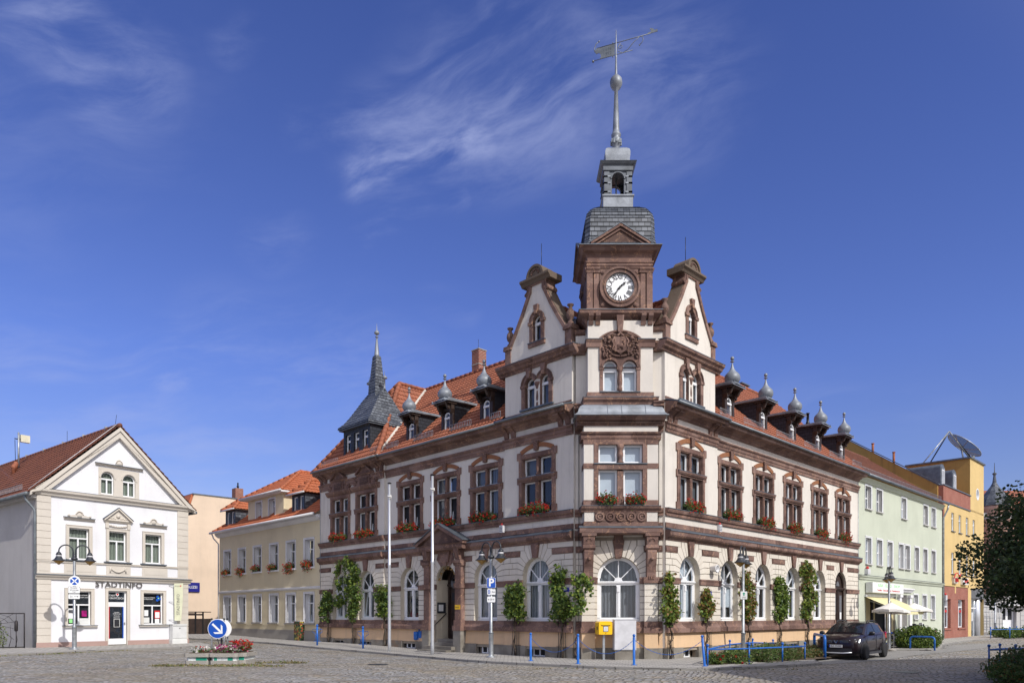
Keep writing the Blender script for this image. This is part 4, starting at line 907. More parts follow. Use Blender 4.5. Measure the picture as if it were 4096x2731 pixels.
part('lantern', l, F)
s_ = MB()
s_.lathe([(.12, 19.76), (.09, 19.85), (.15, 19.95), (.21, 20.1), (.19, 20.22), (.13, 20.28), (.19, 20.36), (.19, 20.42), (.14, 20.5), (.13, 20.6), (.068, 22.15), (.16, 22.22), (.235, 22.36), (.245, 22.46), (.22, 22.58), (.14, 22.68), (.06, 22.72), (.05, 22.8), (.032, 23.4), (.04, 23.42), (.04, 23.5), (.028, 23.52), (.024, 24.1), (.010, 24.5), (.003, 24.52)], *c, 'zinc', 14)
for i in range(12):
    a = i*pi/6; s_.box(c[0]+.19*cos(a)-.03, c[0]+.19*cos(a)+.03, c[1]+.19*sin(a)-.03, c[1]+.19*sin(a)+.03, 20.0+.04*(i % 2), 20.15+.05*(i % 2), 'gutter')
s_.sq([(.02, 0), (.02, 0)], 0, 0, 'zinc') if 0 else None
sp = part('spire', s_, F)
v = MB(); v.T = Matrix.Translation((c[0], c[1], 0)) @ Matrix.Rotation(atan2(-.353, .935), 4, 'Z')
v.prism([(-.05, 23.55), (-.05, 23.98), (-.62, 23.98), (-.78, 24.02), (-.86, 23.9), (-.80, 23.78), (-.68, 23.80), (-.62, 23.72), (-.60, 23.62), (-.66, 23.55)], -.008, .008, 'gutter')
v.tube([(-.75, 0, 24.0), (1.35, 0, 24.0)], .016, 'gutter', 6); v.tube([(-.9, 0, 23.54), (.65, 0, 23.55)], .014, 'gutter', 6)
v.tube([(-.84, 0, 23.86), (-.88, 0, 24.0), (-.80, 0, 24.18), (-.70, 0, 24.24)], .018, 'gutter', 6); v.ball((-.68, 0, 24.25), .035, 'gutter', 8); v.ball((-.92, 0, 23.53), .05, 'gutter', 8)
v.tube([(.28, 0, 23.55), (.45, 0, 23.62), (.7, 0, 23.85), (.92, 0, 24.0)], .014, 'gutter', 6)
v.tube([(.92, 0, 24.0)]+[(.98+.08*cos(radians(a)), 0, 23.86+.13*sin(radians(a))) for a in (80, 40, 0, -40, -80)]+[(.93, 0, 23.68)], .014, 'gutter', 6); v.ball((.92, 0, 23.67), .03, 'gutter', 6)
v.tube([(.10+.12*(1-i/14)*cos(i*.7+1.5)+.08, 0, 23.82+.12*(1-i/14)*sin(i*.7+1.5)) for i in range(12)], .013, 'gutter', 6); v.tube([(.18, 0, 23.94), (.06, 0, 23.8), (.08, 0, 23.65), (.25, 0, 23.56)], .013, 'gutter', 6)
v.prism([(1.2, 24.0), (1.62, 24.0), (1.60, 24.10), (1.5, 24.08), (1.46, 24.14), (1.36, 24.20), (1.30, 24.18), (1.36, 24.12), (1.34, 24.06), (1.25, 24.05)], -.008, .008, 'gutter')
for z in (23.5, 24.03): v.ball((-.13, 0, z), .03, 'gutter', 6)
v.text('1596', -.35, 23.85, .17, 'lead', -.009, .004); v.text('1992', -.35, 23.67, .17, 'lead', -.009, .004); v.T = None
v.T = None; obj('weather_vane', v, sp)
# ---------------------------------------------------------------- gable storeys, roofs, dormers
def gable(S, c):
    F = FF[S] @ Matrix.Translation((c, -EX, 0)); m = MB(); b = MB()
    wall(m, -1.82, 1.82, 9.7, 11.6, 0, [('a', -.40, .25, 9.97, 10.9), ('a', .40, .25, 9.97, 10.9)], 'cream', .2, 'por')
    for x in (-1.82, 1.82): m.poly([(x, 0, 9.7), (x, 3.6, 9.7), (x, 3.6, 11.9), (x, 0, 11.9)], 'cream')
    def hw(z):
        P = [(11.8, 1.5), (12.6, 1.5), (12.61, 1.44), (13.2, 1.06), (13.8, .70), (14.3, .44), (14.55, .30), (14.8, .30)]
        for (a, x), (d, y) in zip(P, P[1:]):
            if a <= z <= d: return x+(y-x)*(z-a)/(d-a)
        return .3
    zz = [11.85, 12.25, 12.5, 12.6, 12.62, 12.9, 13.15, 13.35, 13.42, 13.49, 13.54, 13.57, 13.7, 14.0, 14.3, 14.55, 14.8]
    def hole(z):
        if z < 12.5 or z >= 13.57: return 0
        return .22 if z <= 13.35 else sqrt(max(0, .22**2-(z-13.35)**2))
    for a, d in zip(zz, zz[1:]):
        ha, hd = (hole(a), hole(d)) if a >= 12.5 and d <= 13.571 else (0, 0)
        for s in (-1, 1): m.poly([(s*ha, -.0, a), (s*hw(a), 0, a), (s*hw(d), 0, d), (s*hd, 0, d)], 'cream')
    A = [(-.22, 12.5)]+arc(0, 13.35, .22, pi, 0, 12)+[(.22, 12.5)]
    for p, q in zip(A, A[1:]): m.poly([(p[0], 0, p[1]), (q[0], 0, q[1]), (q[0], .22, q[1]), (p[0], .22, p[1])], 'por')
    m.poly([(-.45, .3, 11.9), (.45, .3, 11.9), (.45, .3, 13.8), (-.45, .3, 13.8)], 'dark')
    g = part('gable', m, F)
    b.box(-1.80, 1.80, -.03, .1, 9.74, 9.84, 'por')
    for s in (-1, 1):
        b.box(s*.65, s*.84, -.05, .16, 9.90, 10.9, 'por'); b.box(s*.62, s*.88, -.08, .16, 10.80, 10.92, 'por')
        b.ring(s*.40, 10.9, .25, .44, -.05, .16, 'por', 16, 0 if s > 0 else radians(22), pi if s < 0 else radians(158)); b.ring(s*.40, 10.9, .38, .45, -.08, -.04, 'pord', 16, 0 if s > 0 else radians(25), pi if s < 0 else radians(155))
        b.prism([(s*.40-.07, 11.13), (s*.40+.07, 11.13), (s*.40+.14, 11.55), (s*.40-.14, 11.55)], -.13, 0, 'por')
        # corner pedestals and urns
        b.box(s*1.48, s*1.80, -.03, .35, 11.84, 12.58, 'por'); b.box(s*1.42, s*1.86, -.09, .42, 12.56, 12.64, 'por'); b.box(s*1.46, s*1.86, -.07, .38, 12.64, 12.74, 'por')
        b.lathe([(.15, 12.74), (.12, 12.84), (.07, 12.90), (.06, 12.94), (.13, 13.02), (.16, 13.14), (.14, 13.27), (.08, 13.36), (.06, 13.42), (.13, 13.50), (.13, 13.53), (.02, 13.54)], s*1.64, .12, 'pord', 12)
        # raking coping
        P = [(1.50, 12.58), (1.44, 12.62), (1.06, 13.2), (.70, 13.8), (.44, 14.3), (.30, 14.55), (.30, 14.8)]
        for (x0, z0), (x1, z1) in zip(P[1:], P[2:]):
            b.prism([(s*x0, z0), (s*(x0+.13), z0+.05), (s*(x1+.13), z1+.05 if z1 < 14.79 else z1), (s*x1, z1)], -.07, .0, 'por'); b.prism([(s*(x0+.02), z0), (s*(x0+.15), z0+.06), (s*(x1+.15), z1+.06 if z1 < 14.79 else z1), (s*(x1+.02), z1)], 0.0, .55, 'porw')
        b.prism([(s*.42, 14.5), (s*.58, 14.42), (s*.62, 14.56), (s*.52, 14.68), (s*.50, 14.8), (s*.36, 14.8)], -.05, .5, 'por'); b.ring(s*.56, 14.50, .02, .075, -.08, .5, 'por', 10)
    b.T = Matrix(((1, 0, 0, 0), (0, 1, 0, 0), (0, 0, 1, 0), (0, 0, 0, 1)))
    b.mold([(-3.6, 11.50), (.05, 11.50), (.08, 11.58), (.16, 11.62), (.20, 11.70), (.28, 11.76), (.30, 11.84), (-3.6, 11.88)], -2.12, 2.12, 'por'); b.mold([(-.1, 11.885), (.31, 11.845), (.31, 11.865), (-.1, 11.905)], -2.13, 2.13, 'lead')
    b.box(-.55, .55, -.06, .5, 14.78, 14.84, 'por'); b.mold([(-.6, 14.83), (.08, 14.83), (.14, 14.92), (.22, 14.98), (.22, 15.06), (-.6, 15.08)], -.78, .78, 'porw')
    b.prism([(-.48, 15.07), (.48, 15.07)]+arc(0, 15.07, .44, 0, pi, 16), -.12, .52, 'porw'); b.ring(0, 15.07, .37, .46, -.17, .54, 'porw', 16, 0, pi)
    for i in range(7):
        a = radians(15+25*i); b.ball((.20*cos(a), -.12, 15.13+.20*sin(a)), .05, 'pord', 6)
    b.ring(0, 13.35, .22, .36, -.04, .12, 'por', 16, 0, pi); b.ring(0, 13.35, .36, .41, -.07, .0, 'por', 16, 0, pi); b.box(-.45, .45, -.07, .1, 12.34, 12.50, 'por'); b.box(-.47, .47, -.09, .1, 12.50, 12.53, 'lead')
    for s in (-1, 1): b.box(s*.22, s*.40, -.04, .12, 12.5, 13.35, 'por'); b.box(s*.22, s*.46, -.08, .12, 13.24, 13.36, 'por')
    b.prism([(-.06, 13.60), (.06, 13.60), (.12, 13.96), (-.12, 13.96)], -.12, 0, 'por')
    b.lathe([(.085, 9.93), (.085, 10.1), (.055, 10.14), (.08, 10.22), (.09, 10.33), (.07, 10.56), (.055, 10.62), (.09, 10.68), (.1, 10.76), (.15, 10.84), (.15, 10.92)], 0, .06, 'por', 12); b.box(-.06, .06, .06, .22, 9.97, 10.9, 'por')
    b.box(-.9, .9, -.1, .12, 9.88, 9.94, 'lead')
    obj('gable_stonework', b, g)
    q = MB(); q.tube([(0, .25, 15.5), (0, .25, 16.5)], .012, 'black', 5); obj('lightning_rod', q, g)
    fr = MB(); gl = MB(); cu = MB()
    for cx, zb, zs_, r, y in ((-.40, 9.97, 10.9, .25, .14), (.40, 9.97, 10.9, .25, .14), (0, 12.5, 13.35, .22, .13)):
        fr.ring(cx, zs_, r-.05, r, y, y+.06, 'white', 12, 0, pi); fr.box(cx-r, cx+r, y, y+.06, zb, zb+.06, 'white'); fr.box(cx-r, cx+r, y-.02, y+.06, zs_-.14, zs_-.03, 'white')
        for s in (-1, 1): fr.box(cx+s*(r-.055), cx+s*r, y, y+.06, zb, zs_, 'white')
        gl.poly([(x, y+.03, z) for x, z in [(cx-r, zb), (cx+r, zb)]+arc(cx, zs_, r, 0, pi, 10)], 'glass')
        cu.poly([(x, y+.09, z) for x, z in [(cx-r-.02, zb), (cx+r+.02, zb)]+arc(cx, zs_, r+.02, 0, pi, 10)], 'grey' if cx else 'dark')
    obj('window_frame', fr, g); obj('pane', gl, g); obj('curtain', cu, g)
    r = MB(); sl_ = hypot(1.78, 2.25)
    tiles(r, (-1.78, .35, 12.0), (0, 1, 0), (1.78, 0, 2.25), [(0, 0), (2.2, 0), (4.6, sl_), (0, sl_)]); tiles(r, (1.78, .35, 12.0), (0, -1, 0), (-1.78, 0, 2.25), [(0, 0), (-2.2, 0), (-4.6, sl_), (0, sl_)])
    ridge(r, (0, .35, 14.28), (0, 4.9, 14.28)); obj('gable_roof', r, g)
gable('L', -1.9); gable('R', 1.8)
RS = 5.14/5.5
rf = MB(); LS = hypot(5.5, 5.14)
tiles(rf, (0, -.5, 9.52), (1, 0, 0), (0, 5.5, 5.14), [(-12.55, 0), (-3.74, 0), (-3.74, LS), (-15.6, LS)]); tiles(rf, (0, -.5, 9.52), (1, 0, 0), (0, 5.5, 5.14), [(-3.74, 4.2), (-.6, 4.2), (-2.5, LS), (-3.74, LS)])
ph = 14.60-9.52; s3 = hypot(3.6, ph)
tiles(rf, (0, -.5, 9.52), (1, 0, 0), (0, 3.6, ph), [(-18.75, 0), (-12.45, 0), (-15.6, s3)], 'tile')
sr = hypot(3.15, ph)
tiles(rf, (-12.45, 0, 9.52), (0, 1, 0), (-3.15, 0, ph), [(-.5, 0), (-.49, 0), (5.0, sr), (3.1, sr)], 'tile')
tiles(rf, (-18.75, 0, 9.52), (0, -1, 0), (3.15, 0, ph), [(.5, 0), (-9, 0), (-9, sr), (-3.1, sr)], 'tile')
ridge(rf, (-12.45, -.5, 9.58), (-15.6, 3.1, 14.66), r=.13); ridge(rf, (-18.75, -.5, 9.58), (-15.6, 3.1, 14.66), r=.13); ridge(rf, (-15.6, 3.1, 14.68), (-15.6, 5.1, 14.68)); ridge(rf, (-15.6, 5.0, 14.72), (-2.4, 5.0, 14.72))
rf.poly([(-18.75, 5.0, 14.66), (-2.4, 5.0, 14.66), (-7.9, 10.5, 9.7), (-18.75, 10.5, 9.5)], 'tile')
o = part('roof', rf, FL)
q = MB(); q.tube([(-12.42, -.52, 9.57), (-15.6, 5.0, 14.74)], .10, 'beige', 4); obj('valley_flashing', q, o)
rf = MB(); tiles(rf, (0, -.5, 9.52), (1, 0, 0), (0, 5.5, 5.14), [(3.64, 0), (19.45, 0), (19.45, LS), (3.64, LS)]); tiles(rf, (0, -.5, 9.52), (1, 0, 0), (0, 5.5, 5.14), [(.6, 4.2), (3.64, 4.2), (3.64, LS), (2.5, LS)])
ridge(rf, (2.4, 5.0, 14.72), (19.45, 5.0, 14.72)); rf.poly([(2.4, 5.0, 14.66), (19.45, 5.0, 14.66), (19.45, 10.5, 9.7), (8.4, 10.5, 9.5)], 'tile')
part('roof', rf, FR)
m = MB(); m.poly([(19.4, .1, -.4), (19.4, 10.4, -.4), (19.4, 10.4, 9.62), (19.4, 5, 14.6), (19.4, .1, 9.62)], 'cream'); m.poly([(8.4, 10.4, -.4), (19.4, 10.4, -.4), (19.4, 10.4, 9.62), (8.4, 10.4, 9.62)], 'cream'); part('rear_wall', m, FR)
m = MB(); m.poly([(-18.6, 0, -.4), (-18.6, 10.4, -.4), (-18.6, 10.4, 9.62), (-18.6, 0, 9.62)], 'cream'); m.poly([(-7.9, 10.4, -.4), (-18.6, 10.4, -.4), (-18.6, 10.4, 9.62), (-7.9, 10.4, 9.62)], 'cream'); part('rear_wall', m, FL)
def rz(y): return 9.52+(y+.5)*RS
# one dormer, copied
d = MB()
for s in (-1, 1):
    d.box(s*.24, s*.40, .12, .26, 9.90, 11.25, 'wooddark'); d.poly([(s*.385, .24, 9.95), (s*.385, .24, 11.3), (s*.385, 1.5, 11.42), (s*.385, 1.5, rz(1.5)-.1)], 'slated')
    d.prism([(s*.40, 10.85), (s*.46, 11.0), (s*.46, 11.28), (s*.24, 11.28), (s*.24, 10.95)], .0, .2, 'wooddark')
    d.T = Matrix.Translation((s*.32, 0, 0)); d.mold([(-.15, 10.78), (-.08, 10.82), (-.02, 10.95), (.12, 11.02), (.18, 11.15), (.26, 11.28), (-.15, 11.28)], -.06, .06, 'wooddark'); d.T = None
d.box(-.40, .40, .11, .26, 10.98, 11.10, 'wooddark'); d.box(-.42, .42, .08, .26, 9.86, 9.97, 'lead'); d.box(-.25, .25, .24, .3, 9.9, 11.0, 'wooddark')
d.box(-.50, .50, -.22, .3, 11.22, 11.31, 'wooddark')
dm = obj('dormer', d, TH)
q = MB(); q.T = Matrix(((0, 1, 0, 0), (-1, 0, 0, 0), (0, 0, 1, 0), (0, 0, 0, 1)))  # profile along x
q.mold([(-1.95, 11.42), (-1.0, 11.36), (.28, 11.30), (.34, 11.285), (.34, 11.315), (.28, 11.35), (0, 11.40), (-1.0, 11.46), (-1.95, 11.48)], -.57, .57, 'zinc'); q.T = None
me = q; m2 = MB(); m2.mold([(-1.95, 11.42), (-1.0, 11.36), (.28, 11.30), (.34, 11.285), (.34, 11.315), (.28, 11.35), (0, 11.40), (-1.0, 11.46), (-1.95, 11.48)], -.57, .57, 'zinc')
m2.box(-.58, -.55, -.30, 1.6, 11.36, 11.44, 'zinc'); m2.box(.55, .58, -.30, 1.6, 11.36, 11.44, 'zinc'); obj('dormer_roof', m2, dm)
q = MB(); q.sq([(.36, 11.36), (.31, 11.40), (.25, 11.45), (.22, 11.50)], 0, .0, 'zinc')
q.lathe([(.20, 11.49), (.27, 11.54), (.325, 11.63), (.335, 11.73), (.31, 11.83), (.24, 11.92), (.155, 12.0), (.095, 12.09), (.05, 12.22), (.026, 12.36), (.024, 12.40), (.085, 12.41), (.085, 12.43), (.024, 12.45), (.024, 12.48), (.05, 12.485), (.075, 12.53), (.08, 12.56), (.07, 12.60), (.04, 12.635), (.005, 12.65)], 0, 0, 'zinc', 14)
obj('onion_dome', q, dm)
q = MB(); g = MB(); r = .195
q.ring(0, 10.72, r-.045, r, .16, .24, 'white', 12, 0, pi); q.box(-r, r, .16, .24, 10.06, 10.12, 'white'); q.box(-r, r, .14, .24, 10.62, 10.70, 'white')
for s in (-1, 1): q.box(s*(r-.05), s*r, .16, .24, 10.06, 10.72, 'white')
g.poly([(x, .2, z) for x, z in [(-r, 10.08), (r, 10.08)]+arc(0, 10.72, r, 0, pi, 10)], 'glass')
for s in (-1, 1): q.box(s*.195, s*.25, .13, .24, 10.0, 11.0, 'wooddark')
w0 = obj('dormer_window', q, dm); w0 = obj('pane', g, dm)
base = dm
first = True
for S, us in (('L', [-10.5, -7.8, -5.15]), ('R', [5.25, 8.3, 11.32, 14.32, 17.4])):
    for u in us:
        mx = TI @ FF[S] @ Matrix.Translation((u, 0, 0))
        if first: dm.matrix_local = mx; first = False
        else: copy_tree(dm, TH, mx)
    ed = {'L': [(-18.3, -16.6), (-13.5, -12.8), (-12.1, -11.1), (-9.9, -8.4), (-7.2, -5.75), (-4.55, -3.9)], 'R': [(3.85, 4.7), (5.85, 7.75), (8.9, 10.8), (11.9, 13.8), (14.9, 16.9), (18.0, 19.3)]}[S]
    for a, b in ed:
        q = MB(); n = int((b-a)/.105)
        for z in (9.93, 10.15): q.tube([(a, -.22, z), (b, -.22, z)], .012, 'galv', 4)
        for i in range(n+1): x = a+(b-a)*i/n; q.box(x-.006, x+.006, -.226, -.214, 9.93, 10.15, 'galv')
        for x in (a+.1, (a+b)/2, b-.1): q.tube([(x, -.22, 9.93), (x, -.15, rz(-.15)), (x, 0.05, rz(.05)+.03)], .014, 'galv', 4)
        part('snow_guard', q, FF[S])
# spired slate turret on the left pavilion
t = MB(); c = -15.08
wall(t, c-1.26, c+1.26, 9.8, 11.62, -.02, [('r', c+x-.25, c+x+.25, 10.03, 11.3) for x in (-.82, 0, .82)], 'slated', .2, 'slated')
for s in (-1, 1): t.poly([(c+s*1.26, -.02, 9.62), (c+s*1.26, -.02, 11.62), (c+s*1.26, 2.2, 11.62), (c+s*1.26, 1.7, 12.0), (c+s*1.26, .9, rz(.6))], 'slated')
t.box(c-1.42, c+1.42, -.07, .1, 9.72, 9.86, 'lead')
lv = [(11.60, 1.46, 1.5), (11.70, 1.46, 1.5), (11.95, 1.26, 1.24), (12.3, 1.08, 1.0), (12.8, .92, .68), (13.3, .80, .36), (13.72, .70, .04)]
yc = 1.25
for (z0, a0, b0), (z1, a1, b1) in zip(lv, lv[1:]):
    n = max(1, round((z1-z0)/.15))
    for i in range(n):
        f, g_ = i/n, (i+1)/n; za, zb = z0+(z1-z0)*f, z0+(z1-z0)*g_; xa, xb = a0+(a1-a0)*f+.02, a0+(a1-a0)*g_; ya, yb = b0+(b1-b0)*f+.02, b0+(b1-b0)*g_
        P = [(-xa, -ya, za), (xa, -ya, za), (xa, ya, za), (-xa, ya, za)]; Q = [(-xb, -yb, zb), (xb, -yb, zb), (xb, yb, zb), (-xb, yb, zb)]
        t.add([(c+x, yc+y, z) for x, y, z in P+Q], [(0, 1, 5, 4), (1, 2, 6, 5), (2, 3, 7, 6), (3, 0, 4, 7)], 'slate')
t.box(c-1.42, c+1.42, yc-1.46, yc+1.46, 11.52, 11.60, 'lead')
pr = [(.50, 12.4), (.40, 12.8), (.345, 13.2), (.32, 13.6)]+[(.32-.17*i/12, 13.6+2.0*i/12) for i in range(1, 13)]
for (r0, z0), (r1, z1) in zip(pr, pr[1:]): t.sq([(r0+.018, z0), (r1, z1)], c, yc, 'slate')
tt = part('turret_dormer', t, FL)
q = MB(); q.lathe([(.15, 15.58), (.135, 15.66), (.045, 16.55), (.03, 16.6), (.09, 16.62), (.09, 16.65), (.03, 16.68), (.03, 16.74), (.10, 16.78), (.145, 16.84), (.12, 16.92), (.06, 16.98), (.03, 17.0), (.02, 17.1), (.003, 17.4)], c, yc, 'zinc', 12)
obj('finial', q, tt)
for s in (-1, 1): q = MB(); q.lathe([(.07, 13.65), (.05, 13.75), (.04, 14.2), (.14, 14.24), (.15, 14.30), (.06, 14.38), (.02, 14.42), (.004, 14.66)], c+s*.72, yc, 'zinc', 12); obj('finial', q, tt)
fr = MB(); gl = MB(); cu = MB()
for x in (-.82, 0, .82): light(fr, gl, cu, c+x-.24, c+x+.24, 10.04, 10.95, .08, 'dark', .05); light(fr, gl, cu, c+x-.24, c+x+.24, 10.95, 11.29, .08, 'dark', .05)
obj('window_frame', fr, tt); obj('pane', gl, tt); obj('curtain', cu, tt)
# chimneys
q = MB(); q.box(-11.65, -11.1, 5.05, 5.6, 14.0, 15.95, 'chimbrick'); q.box(-11.67, -11.08, 5.03, 5.62, 15.15, 15.2, 'conc'); q.box(-11.68, -11.07, 5.02, 5.63, 15.95, 16.0, 'conc')
o = part('chimney', q, FL); q = MB(); q.tube([(-11.4, 5.3, 16.), (-11.4, 5.3, 16.6)], .012, 'black', 4); obj('lightning_rod', q, o)
q = MB(); q.box(15.9, 16.7, 5.2, 5.8, 14.0, 15.05, 'chimbrick'); q.box(15.82, 16.78, 5.12, 5.88, 15.05, 15.12, 'lead'); part('chimney', q, FR)
q = MB(); q.T = Matrix.Translation((-.72, 1.3, 12.98)); q.T = Matrix.Translation((-.95, .9, 13.30)) @ Matrix.Rotation(radians(51.7), 4, 'Y'); q.box(-.45, .45, 0, .6, .02, .10, 'zinc'); q.box(-.38, .38, .06, .54, .101, .105, 'glass'); q.T = None; part('skylight', q, FL)
# small fittings
for F, u, off in ((FL, -3.72, EX), (FR, 3.86, 0)):
    q = MB(); q.box(u-.10, u+.10, -off-.25, -off-.12, 5.07, 5.36, 'cab'); 
    for i in range(4): q.box(u-.08, u+.08, -off-.256, -off-.25, 5.12+i*.06, 5.14+i*.06, 'grey')
    q.lathe([(.05, 5.36), (.05, 5.42), (.01, 5.46)], u, -off-.19, 'red', 8); part('alarm_siren', q, F)
q = MB(); q.T = Matrix.Translation((3.25, -EX-.05, 3.52)) @ Matrix.Rotation(radians(90), 4, 'X'); q.lathe([(.12, -.1), (.12, .2), (.16, .24), (.16, .28), (.12, .28), (.10, .05), (.02, .05)], 0, 0, 'cab', 16); q.T = None; part('vent_pipe', q, FR)
q = MB(); q.box(2.74, 3.20, -EX-.10, -EX-.07, 2.46, 2.62, 'polblue'); q.text('Breitstraße', 2.97, 2.54, .085, 'signwhite', -EX-.101, .004, sx=1.0); part('street_name_plate', q, FR)
q = MB(); q.box(-.62, -.16, -EX-.10, -EX-.07, 2.55, 2.71, 'polblue'); q.text('Markt', -.39, 2.63, .10, 'signwhite', -EX-.101, .004); part('street_name_plate', q, FL)
for F, x, o_ in ((FC, .12, .03), (FC, 3.1, .03)):
    q = MB(); pth = [(x, -o_, .5), (x, -o_, 4.4), (x, -.3, 4.5), (x, -.3, 4.9), (x, -o_, 5.1), (x, -o_, 8.5)]; q.tube(pth, .012, 'black', 5); part('lightning_cable', q, F)
for F, x, off in ((FL, -18.5, EX), (FR, 19.28, 0)):
    q = MB(); q.tube([(x, -off-.06, .2), (x, -off-.06, 9.2)], .014, 'galv', 5); part('lightning_cable', q, F)
# ================================================================ other buildings
FS = frame((-21.43, 32.9), (.6138, .7895))
def house(name, label, cat, loc): 
    h = thing(name, label, cat, loc); return h, Matrix.Translation(-Vector(loc))
def hp(h, I, name, mb, F, parent=None): return obj(name, mb, parent or h, None if parent else I @ F)
def rectwin(h, I, F, x0, x1, z0, z1, y, kind, off=0., name='window', cross=True, fw=.05, mat='white', sill=None, trans=.68, mul=.5, tilt=False):
    fr = MB(); gl = MB(); cu = MB()
    fr.box(x0, x1, y, y+.07, z0, z0+fw, mat); fr.box(x0, x1, y, y+.07, z1-fw, z1, mat); fr.box(x0, x0+fw, y+.002, y+.068, z0+fw, z1-fw, mat); fr.box(x1-fw, x1, y+.002, y+.068, z0+fw, z1-fw, mat)
    if cross:
        zt = z0+(z1-z0)*trans; fr.box(x0+fw, x1-fw, y-.01, y+.06, zt-fw*.6, zt+fw*.6, mat)
        if mul: xm = x0+(x1-x0)*mul; fr.box(xm-fw*.6, xm+fw*.6, y-.008, y+.055, z0+fw, zt-fw*.6, mat)
    if sill: fr.box(x0-.12, x1+.12, -.10, y, z0-.06, z0-.002, sill)
    if tilt:
        xm = x0+(x1-x0)*.5; t = Matrix.Translation((0, y+.08, z0+.05)) @ Matrix.Rotation(radians(-8), 4, 'X') @ Matrix.Translation((0, -y-.08, -z0-.05)); fr.T = t
        zt = z0+(z1-z0)*trans
        for a, b, c, d in ((x0+fw, xm, z0+fw, z0+2*fw), (x0+fw, xm, zt-2*fw, zt-fw), (x0+fw, x0+2*fw, z0+2*fw, zt-2*fw), (xm-fw, xm, z0+2*fw, zt-2*fw)): fr.box(a, b, y+.08, y+.12, c, d, mat)
        fr.T = None
    gl.poly([(x0+.02, y+.035, z0+.02), (x1-.02, y+.035, z0+.02), (x1-.02, y+.035, z1-.02), (x0+.02, y+.035, z1-.02)], 'glass')
    cu.poly([(x0-.02, y+.14, z0-.02), (x1+.02, y+.14, z0-.02), (x1+.02, y+.14, z1+.02), (x0-.02, y+.14, z1+.02)], kind)
    o = obj(name, fr, h, I @ F @ Matrix.Translation((0, -off, 0))); obj('pane', gl, o); obj('curtain', cu, o); return o
# ---------------- tourist information house
H, I = house('gabled_house', 'white gabled tourist information house with beige quoins and brown tiled roof', 'house', (-19.3, 36, .16))
F = FS; m = MB()
GW = [(1.26, 2.27), (4.73, 5.73)]; FW = [(1.31, 2.18), (3.08, 3.90), (4.81, 5.63)]
ops = [('r', a, b, 1.2, 2.79) for a, b in GW]+[('r', 3.04, 3.92, .22, 2.85)]+[('r', a, b, 4.29, 5.74) for a, b in FW]
wall(m, 0, 7.02, .42, 7.25, 0, ops, 'whitewall', .2, 'beige')
hz = lambda x: 7.4+(3.35-abs(x-3.51))*.98
zs_ = [7.25, 7.48, 8.3, 8.45, 8.55, 8.61, 9.4, 10.6]
AT = [(3.02, .30), (4.04, .30)]
# attic wall with two arched openings
m.poly([(.2, 0, 7.25), (2.60, 0, 7.25), (2.60, 0, hz(2.60)), (.16, 0, 7.4)], 'whitewall'); m.poly([(6.82, 0, 7.25), (4.53, 0, 7.25), (4.53, 0, hz(4.53)), (6.86, 0, 7.4)], 'whitewall')
wall(m, 2.60, 4.53, 7.25, 8.78, 0, [('a', c, r, 7.50, 8.28) for c, r in AT], 'beige', .16, 'beige'); m.poly([(2.6, 0, 8.78), (4.53, 0, 8.78), (4.53, 0, hz(4.53)), (3.51, 0, 10.7), (2.6, 0, hz(2.6))], 'whitewall')
hp(H, I, 'front_wall', m, F)
b = MB()
for x0, x1 in ((-.03, .55), (6.47, 7.05)):
    for i in range(9): b.box(x0, x1, -.05, .1, .42+i*.332, .725+i*.332, 'beige')
    b.box(x0+.02, x1-.02, -.03, .1, .4, 7.2, 'beige'); b.box(x0, x1, -.045, .1, 3.5, 3.62, 'beige'); b.box(x0, x1, -.045, .1, 4.05, 4.17, 'beige'); b.box(x0+.1, x1-.1, -.045, .1, 3.68, 4.0, 'beige')
    for i in range(9): b.box(x0, x1, -.05, .1, 4.20+i*.325, 4.50+i*.325, 'beige')
b.mold([(0, 3.30), (.08, 3.30), (.12, 3.38), (.20, 3.44), (.22, 3.50), (0, 3.53)], -.1, 7.15, 'beige'); b.mold([(0, 3.532), (.25, 3.50), (.25, 3.52), (0, 3.56)], -.12, 7.2, 'lead')
b.box(.53, 6.5, -.02, .1, 3.53, 3.62, 'beige'); b.mold([(0, 4.08), (.05, 4.08), (.08, 4.16), (0, 4.19)], .0, 7.05, 'beige')
for (x0, x1) in ((1.1, 2.5), (2.95, 4.1), (4.66, 5.95)): b.box(x0, x1, -.022, .1, 3.6, 4.1, 'beige'); b.box(x0+.12, x1-.12, -.035, .1, 3.70, 3.98, 'beige')
b.mold([(0, 7.12), (.10, 7.12), (.14, 7.22), (.24, 7.28), (.26, 7.38), (0, 7.42)], -.12, 7.15, 'beige'); b.mold([(0, 7.421), (.27, 7.385), (.27, 7.40), (0, 7.44)], .42, 6.62, 'lead')
for s in (-1, 1):
    c = 3.51
    b.prism([(c, 10.78), (c+s*3.85, 7.02), (c+s*3.85, 7.25), (c+s*3.30, 7.36), (c+s*3.05, 7.38), (c, 10.30)], -.20, .0, 'beige'); b.prism([(c, 10.80), (c+s*3.8, 7.16), (c+s*3.45, 7.27), (c, 10.62)], -.27, -.19, 'beige')
def surround(b, x0, x1, z0, z1, w_=.14, p=.045, k='beige'):
    b.box(x0-w_, x0, -p, .05, z0-.02, z1+w_, k); b.box(x1, x1+w_, -p, .05, z0-.02, z1+w_, k); b.box(x0, x1, -p, .05, z1, z1+w_, k); b.box(x0-w_-.0, x0-w_+.03, -p-.02, 0, z0, z1+w_, k); b.box(x1+w_-.03, x1+w_, -p-.02, 0, z0, z1+w_, k); b.box(x0-w_, x1+w_, -p-.02, 0, z1+w_-.03, z1+w_+.001, k)
